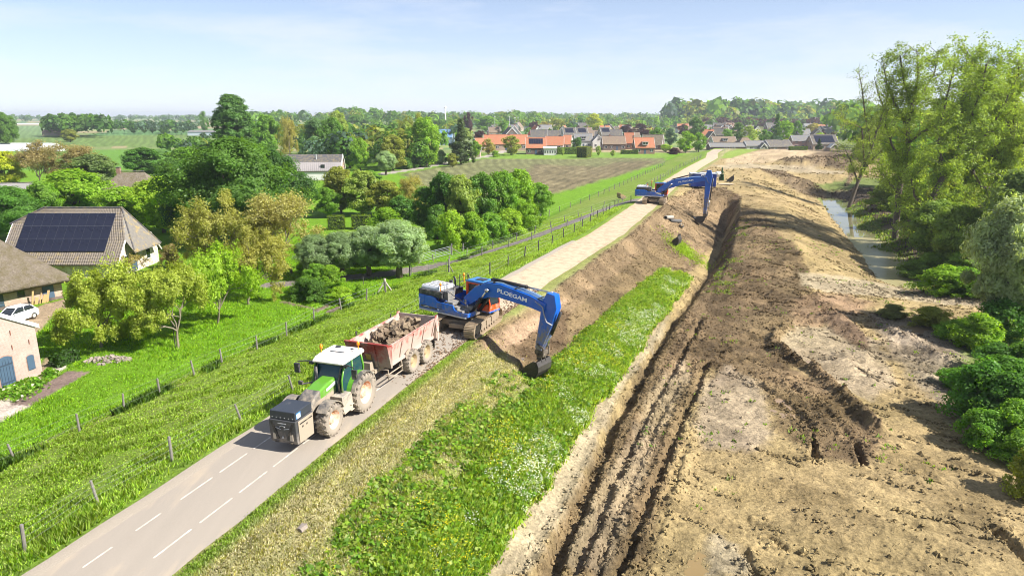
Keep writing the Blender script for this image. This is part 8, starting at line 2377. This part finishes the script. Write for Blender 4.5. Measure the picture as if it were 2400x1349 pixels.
# strings of clods torn up by tracks, all dragged one way
sx_, sy_ = [], []
for q in range(520):
    s0 = -10 + 90 * random.random() ** 1.4; u0 = 15.5 + 21 * random.random(); cx_, cy2 = xy(s0, u0)
    L_ = random.uniform(.4, 3.2); a_ = math.atan2(-.6, .8) + random.gauss(0, .22); m_n = int(L_ * random.uniform(5, 13)); tt = RNG.random(m_n) * L_
    sx_.append(cx_ + math.cos(a_) * tt + RNG.normal(size=m_n) * .07); sy_.append(cy2 + math.sin(a_) * tt + RNG.normal(size=m_n) * .07)
sx_ = np.concatenate(sx_); sy_ = np.concatenate(sy_); k = in_view(sx_, sy_); sx_, sy_ = sx_[k], sy_[k]
cs_, ss_, zs_, _n = surface(sx_, sy_); k = ss_ > .5; sx_, sy_, cs_ = sx_[k], sy_[k], cs_[k]
x = np.concatenate([x, sx_]); y = np.concatenate([y, sy_]); c_ = np.concatenate([c_, cs_ * .62]); dr = np.concatenate([dr, np.full(len(sx_), .12)])
# soil dropped on the road beside the near digger
m_n = 1500; rs_ = 17 + 22 * RNG.random(m_n) ** .8; ru_ = 2.0 - 2.6 * RNG.random(m_n) ** 2.2
rx_, ry_ = OX + rs_ * DX + (ru_ + np.interp(rs_, _cs, _cu)) * NX, OY + rs_ * DY + (ru_ + np.interp(rs_, _cs, _cu)) * NY
x = np.concatenate([x, rx_]); y = np.concatenate([y, ry_]); c_ = np.concatenate([c_, np.tile(np.array([[.19, .13, .085]]), (m_n, 1))]); dr = np.concatenate([dr, np.full(m_n, 2.0)])
n = len(x); print('clods', n)
sz = .022 + .075 * RNG.random(n) ** 3 + .05 * np.exp(-(dr / .6) ** 2) * RNG.random(n) + .0004 * y
oc = np.array([(1, 0, 0), (0, 1, 0), (-1, 0, 0), (0, -1, 0), (0, 0, 1), (0, 0, -1)], float); of = np.array([(0, 1, 4), (1, 2, 4), (2, 3, 4), (3, 0, 4), (1, 0, 5), (2, 1, 5), (3, 2, 5), (0, 3, 5)])
V = oc[None] * (.55 + .75 * RNG.random((n, 6, 1))) * np.array([1.15, 1, .75]); a = RNG.random(n) * 6.28; ca, sa = np.cos(a), np.sin(a)
V = np.stack([V[:, :, 0] * ca[:, None] - V[:, :, 1] * sa[:, None], V[:, :, 0] * sa[:, None] + V[:, :, 1] * ca[:, None], V[:, :, 2] + .3 * V[:, :, 0]], 2) * sz[:, None, None]
gz_ = ground_z(x, y, np.ones(n)); gz_[-m_n:] = .055; sz[-m_n:] *= .6
V += np.stack([x, y, gz_ + sz * .25], 1)[:, None]
F = (of[None] + (np.arange(n) * 6)[:, None, None]).reshape(-1, 3)
me = np_mesh('soil_clods', V.reshape(-1, 3), F, clod_m)
tc_ = c_ * (.72 + .5 * RNG.random((n, 1)))
at_ = me.attributes.new('tint', 'FLOAT_COLOR', 'FACE'); at_.data.foreach_set('color', np.repeat(np.concatenate([tc_, np.ones((n, 1))], 1), 8, 0).astype(np.float32).ravel())
tag(mobj('soil_clods', me), kind='stuff')

# bigger lumps on the far heaps and the new crest
n = 60000
s = 118 + 118 * RNG.random(n); u = 4 + 44 * RNG.random(n)
x, y = OX + s * DX + (u + np.interp(s, _cs, _cu)) * NX, OY + s * DY + (u + np.interp(s, _cs, _cu)) * NY
c_, so_, zi_, nm_ = surface(x, y); lum = c_.mean(1)
k = RNG.random(n) < so_ * (.012 + .32 * smooth(.21, .13, lum)); x, y, c_ = x[k], y[k], c_[k]; n = len(x)
sz = .07 + .22 * RNG.random(n) ** 2
V = oc[None] * (.55 + .75 * RNG.random((n, 6, 1))) * np.array([1.15, 1, .8]) * sz[:, None, None] + np.stack([x, y, ground_z(x, y, np.ones(n)) + sz * .25], 1)[:, None]
me = np_mesh('soil_lumps', V.reshape(-1, 3), (of[None] + (np.arange(n) * 6)[:, None, None]).reshape(-1, 3), clod_m)
at_ = me.attributes.new('tint', 'FLOAT_COLOR', 'FACE'); at_.data.foreach_set('color', np.repeat(np.concatenate([c_ * (.7 + .5 * RNG.random((n, 1))), np.ones((n, 1))], 1), 8, 0).astype(np.float32).ravel())
tag(mobj('soil_lumps', me), kind='stuff')
# ------------------------------------------------------------------ thin summer haze over the plain
hz = MB(); hz.box((0, 4700, 18), (14000, 9900, 54))
hm_ = bpy.data.materials.new('haze'); hm_.use_nodes = True
HN = hm_.node_tree.nodes; HL = hm_.node_tree.links; HN.clear()
ho = HN.new('ShaderNodeOutputMaterial'); hv = HN.new('ShaderNodeVolumePrincipled')
hv.inputs['Color'].default_value = (.86, .92, 1.0, 1); hv.inputs['Density'].default_value = .00017; hv.inputs['Anisotropy'].default_value = .2
HL.new(hv.outputs['Volume'], ho.inputs['Volume'])
tag(hz.build('haze', hm_), kind='stuff')
cy.volume_bounces = 0
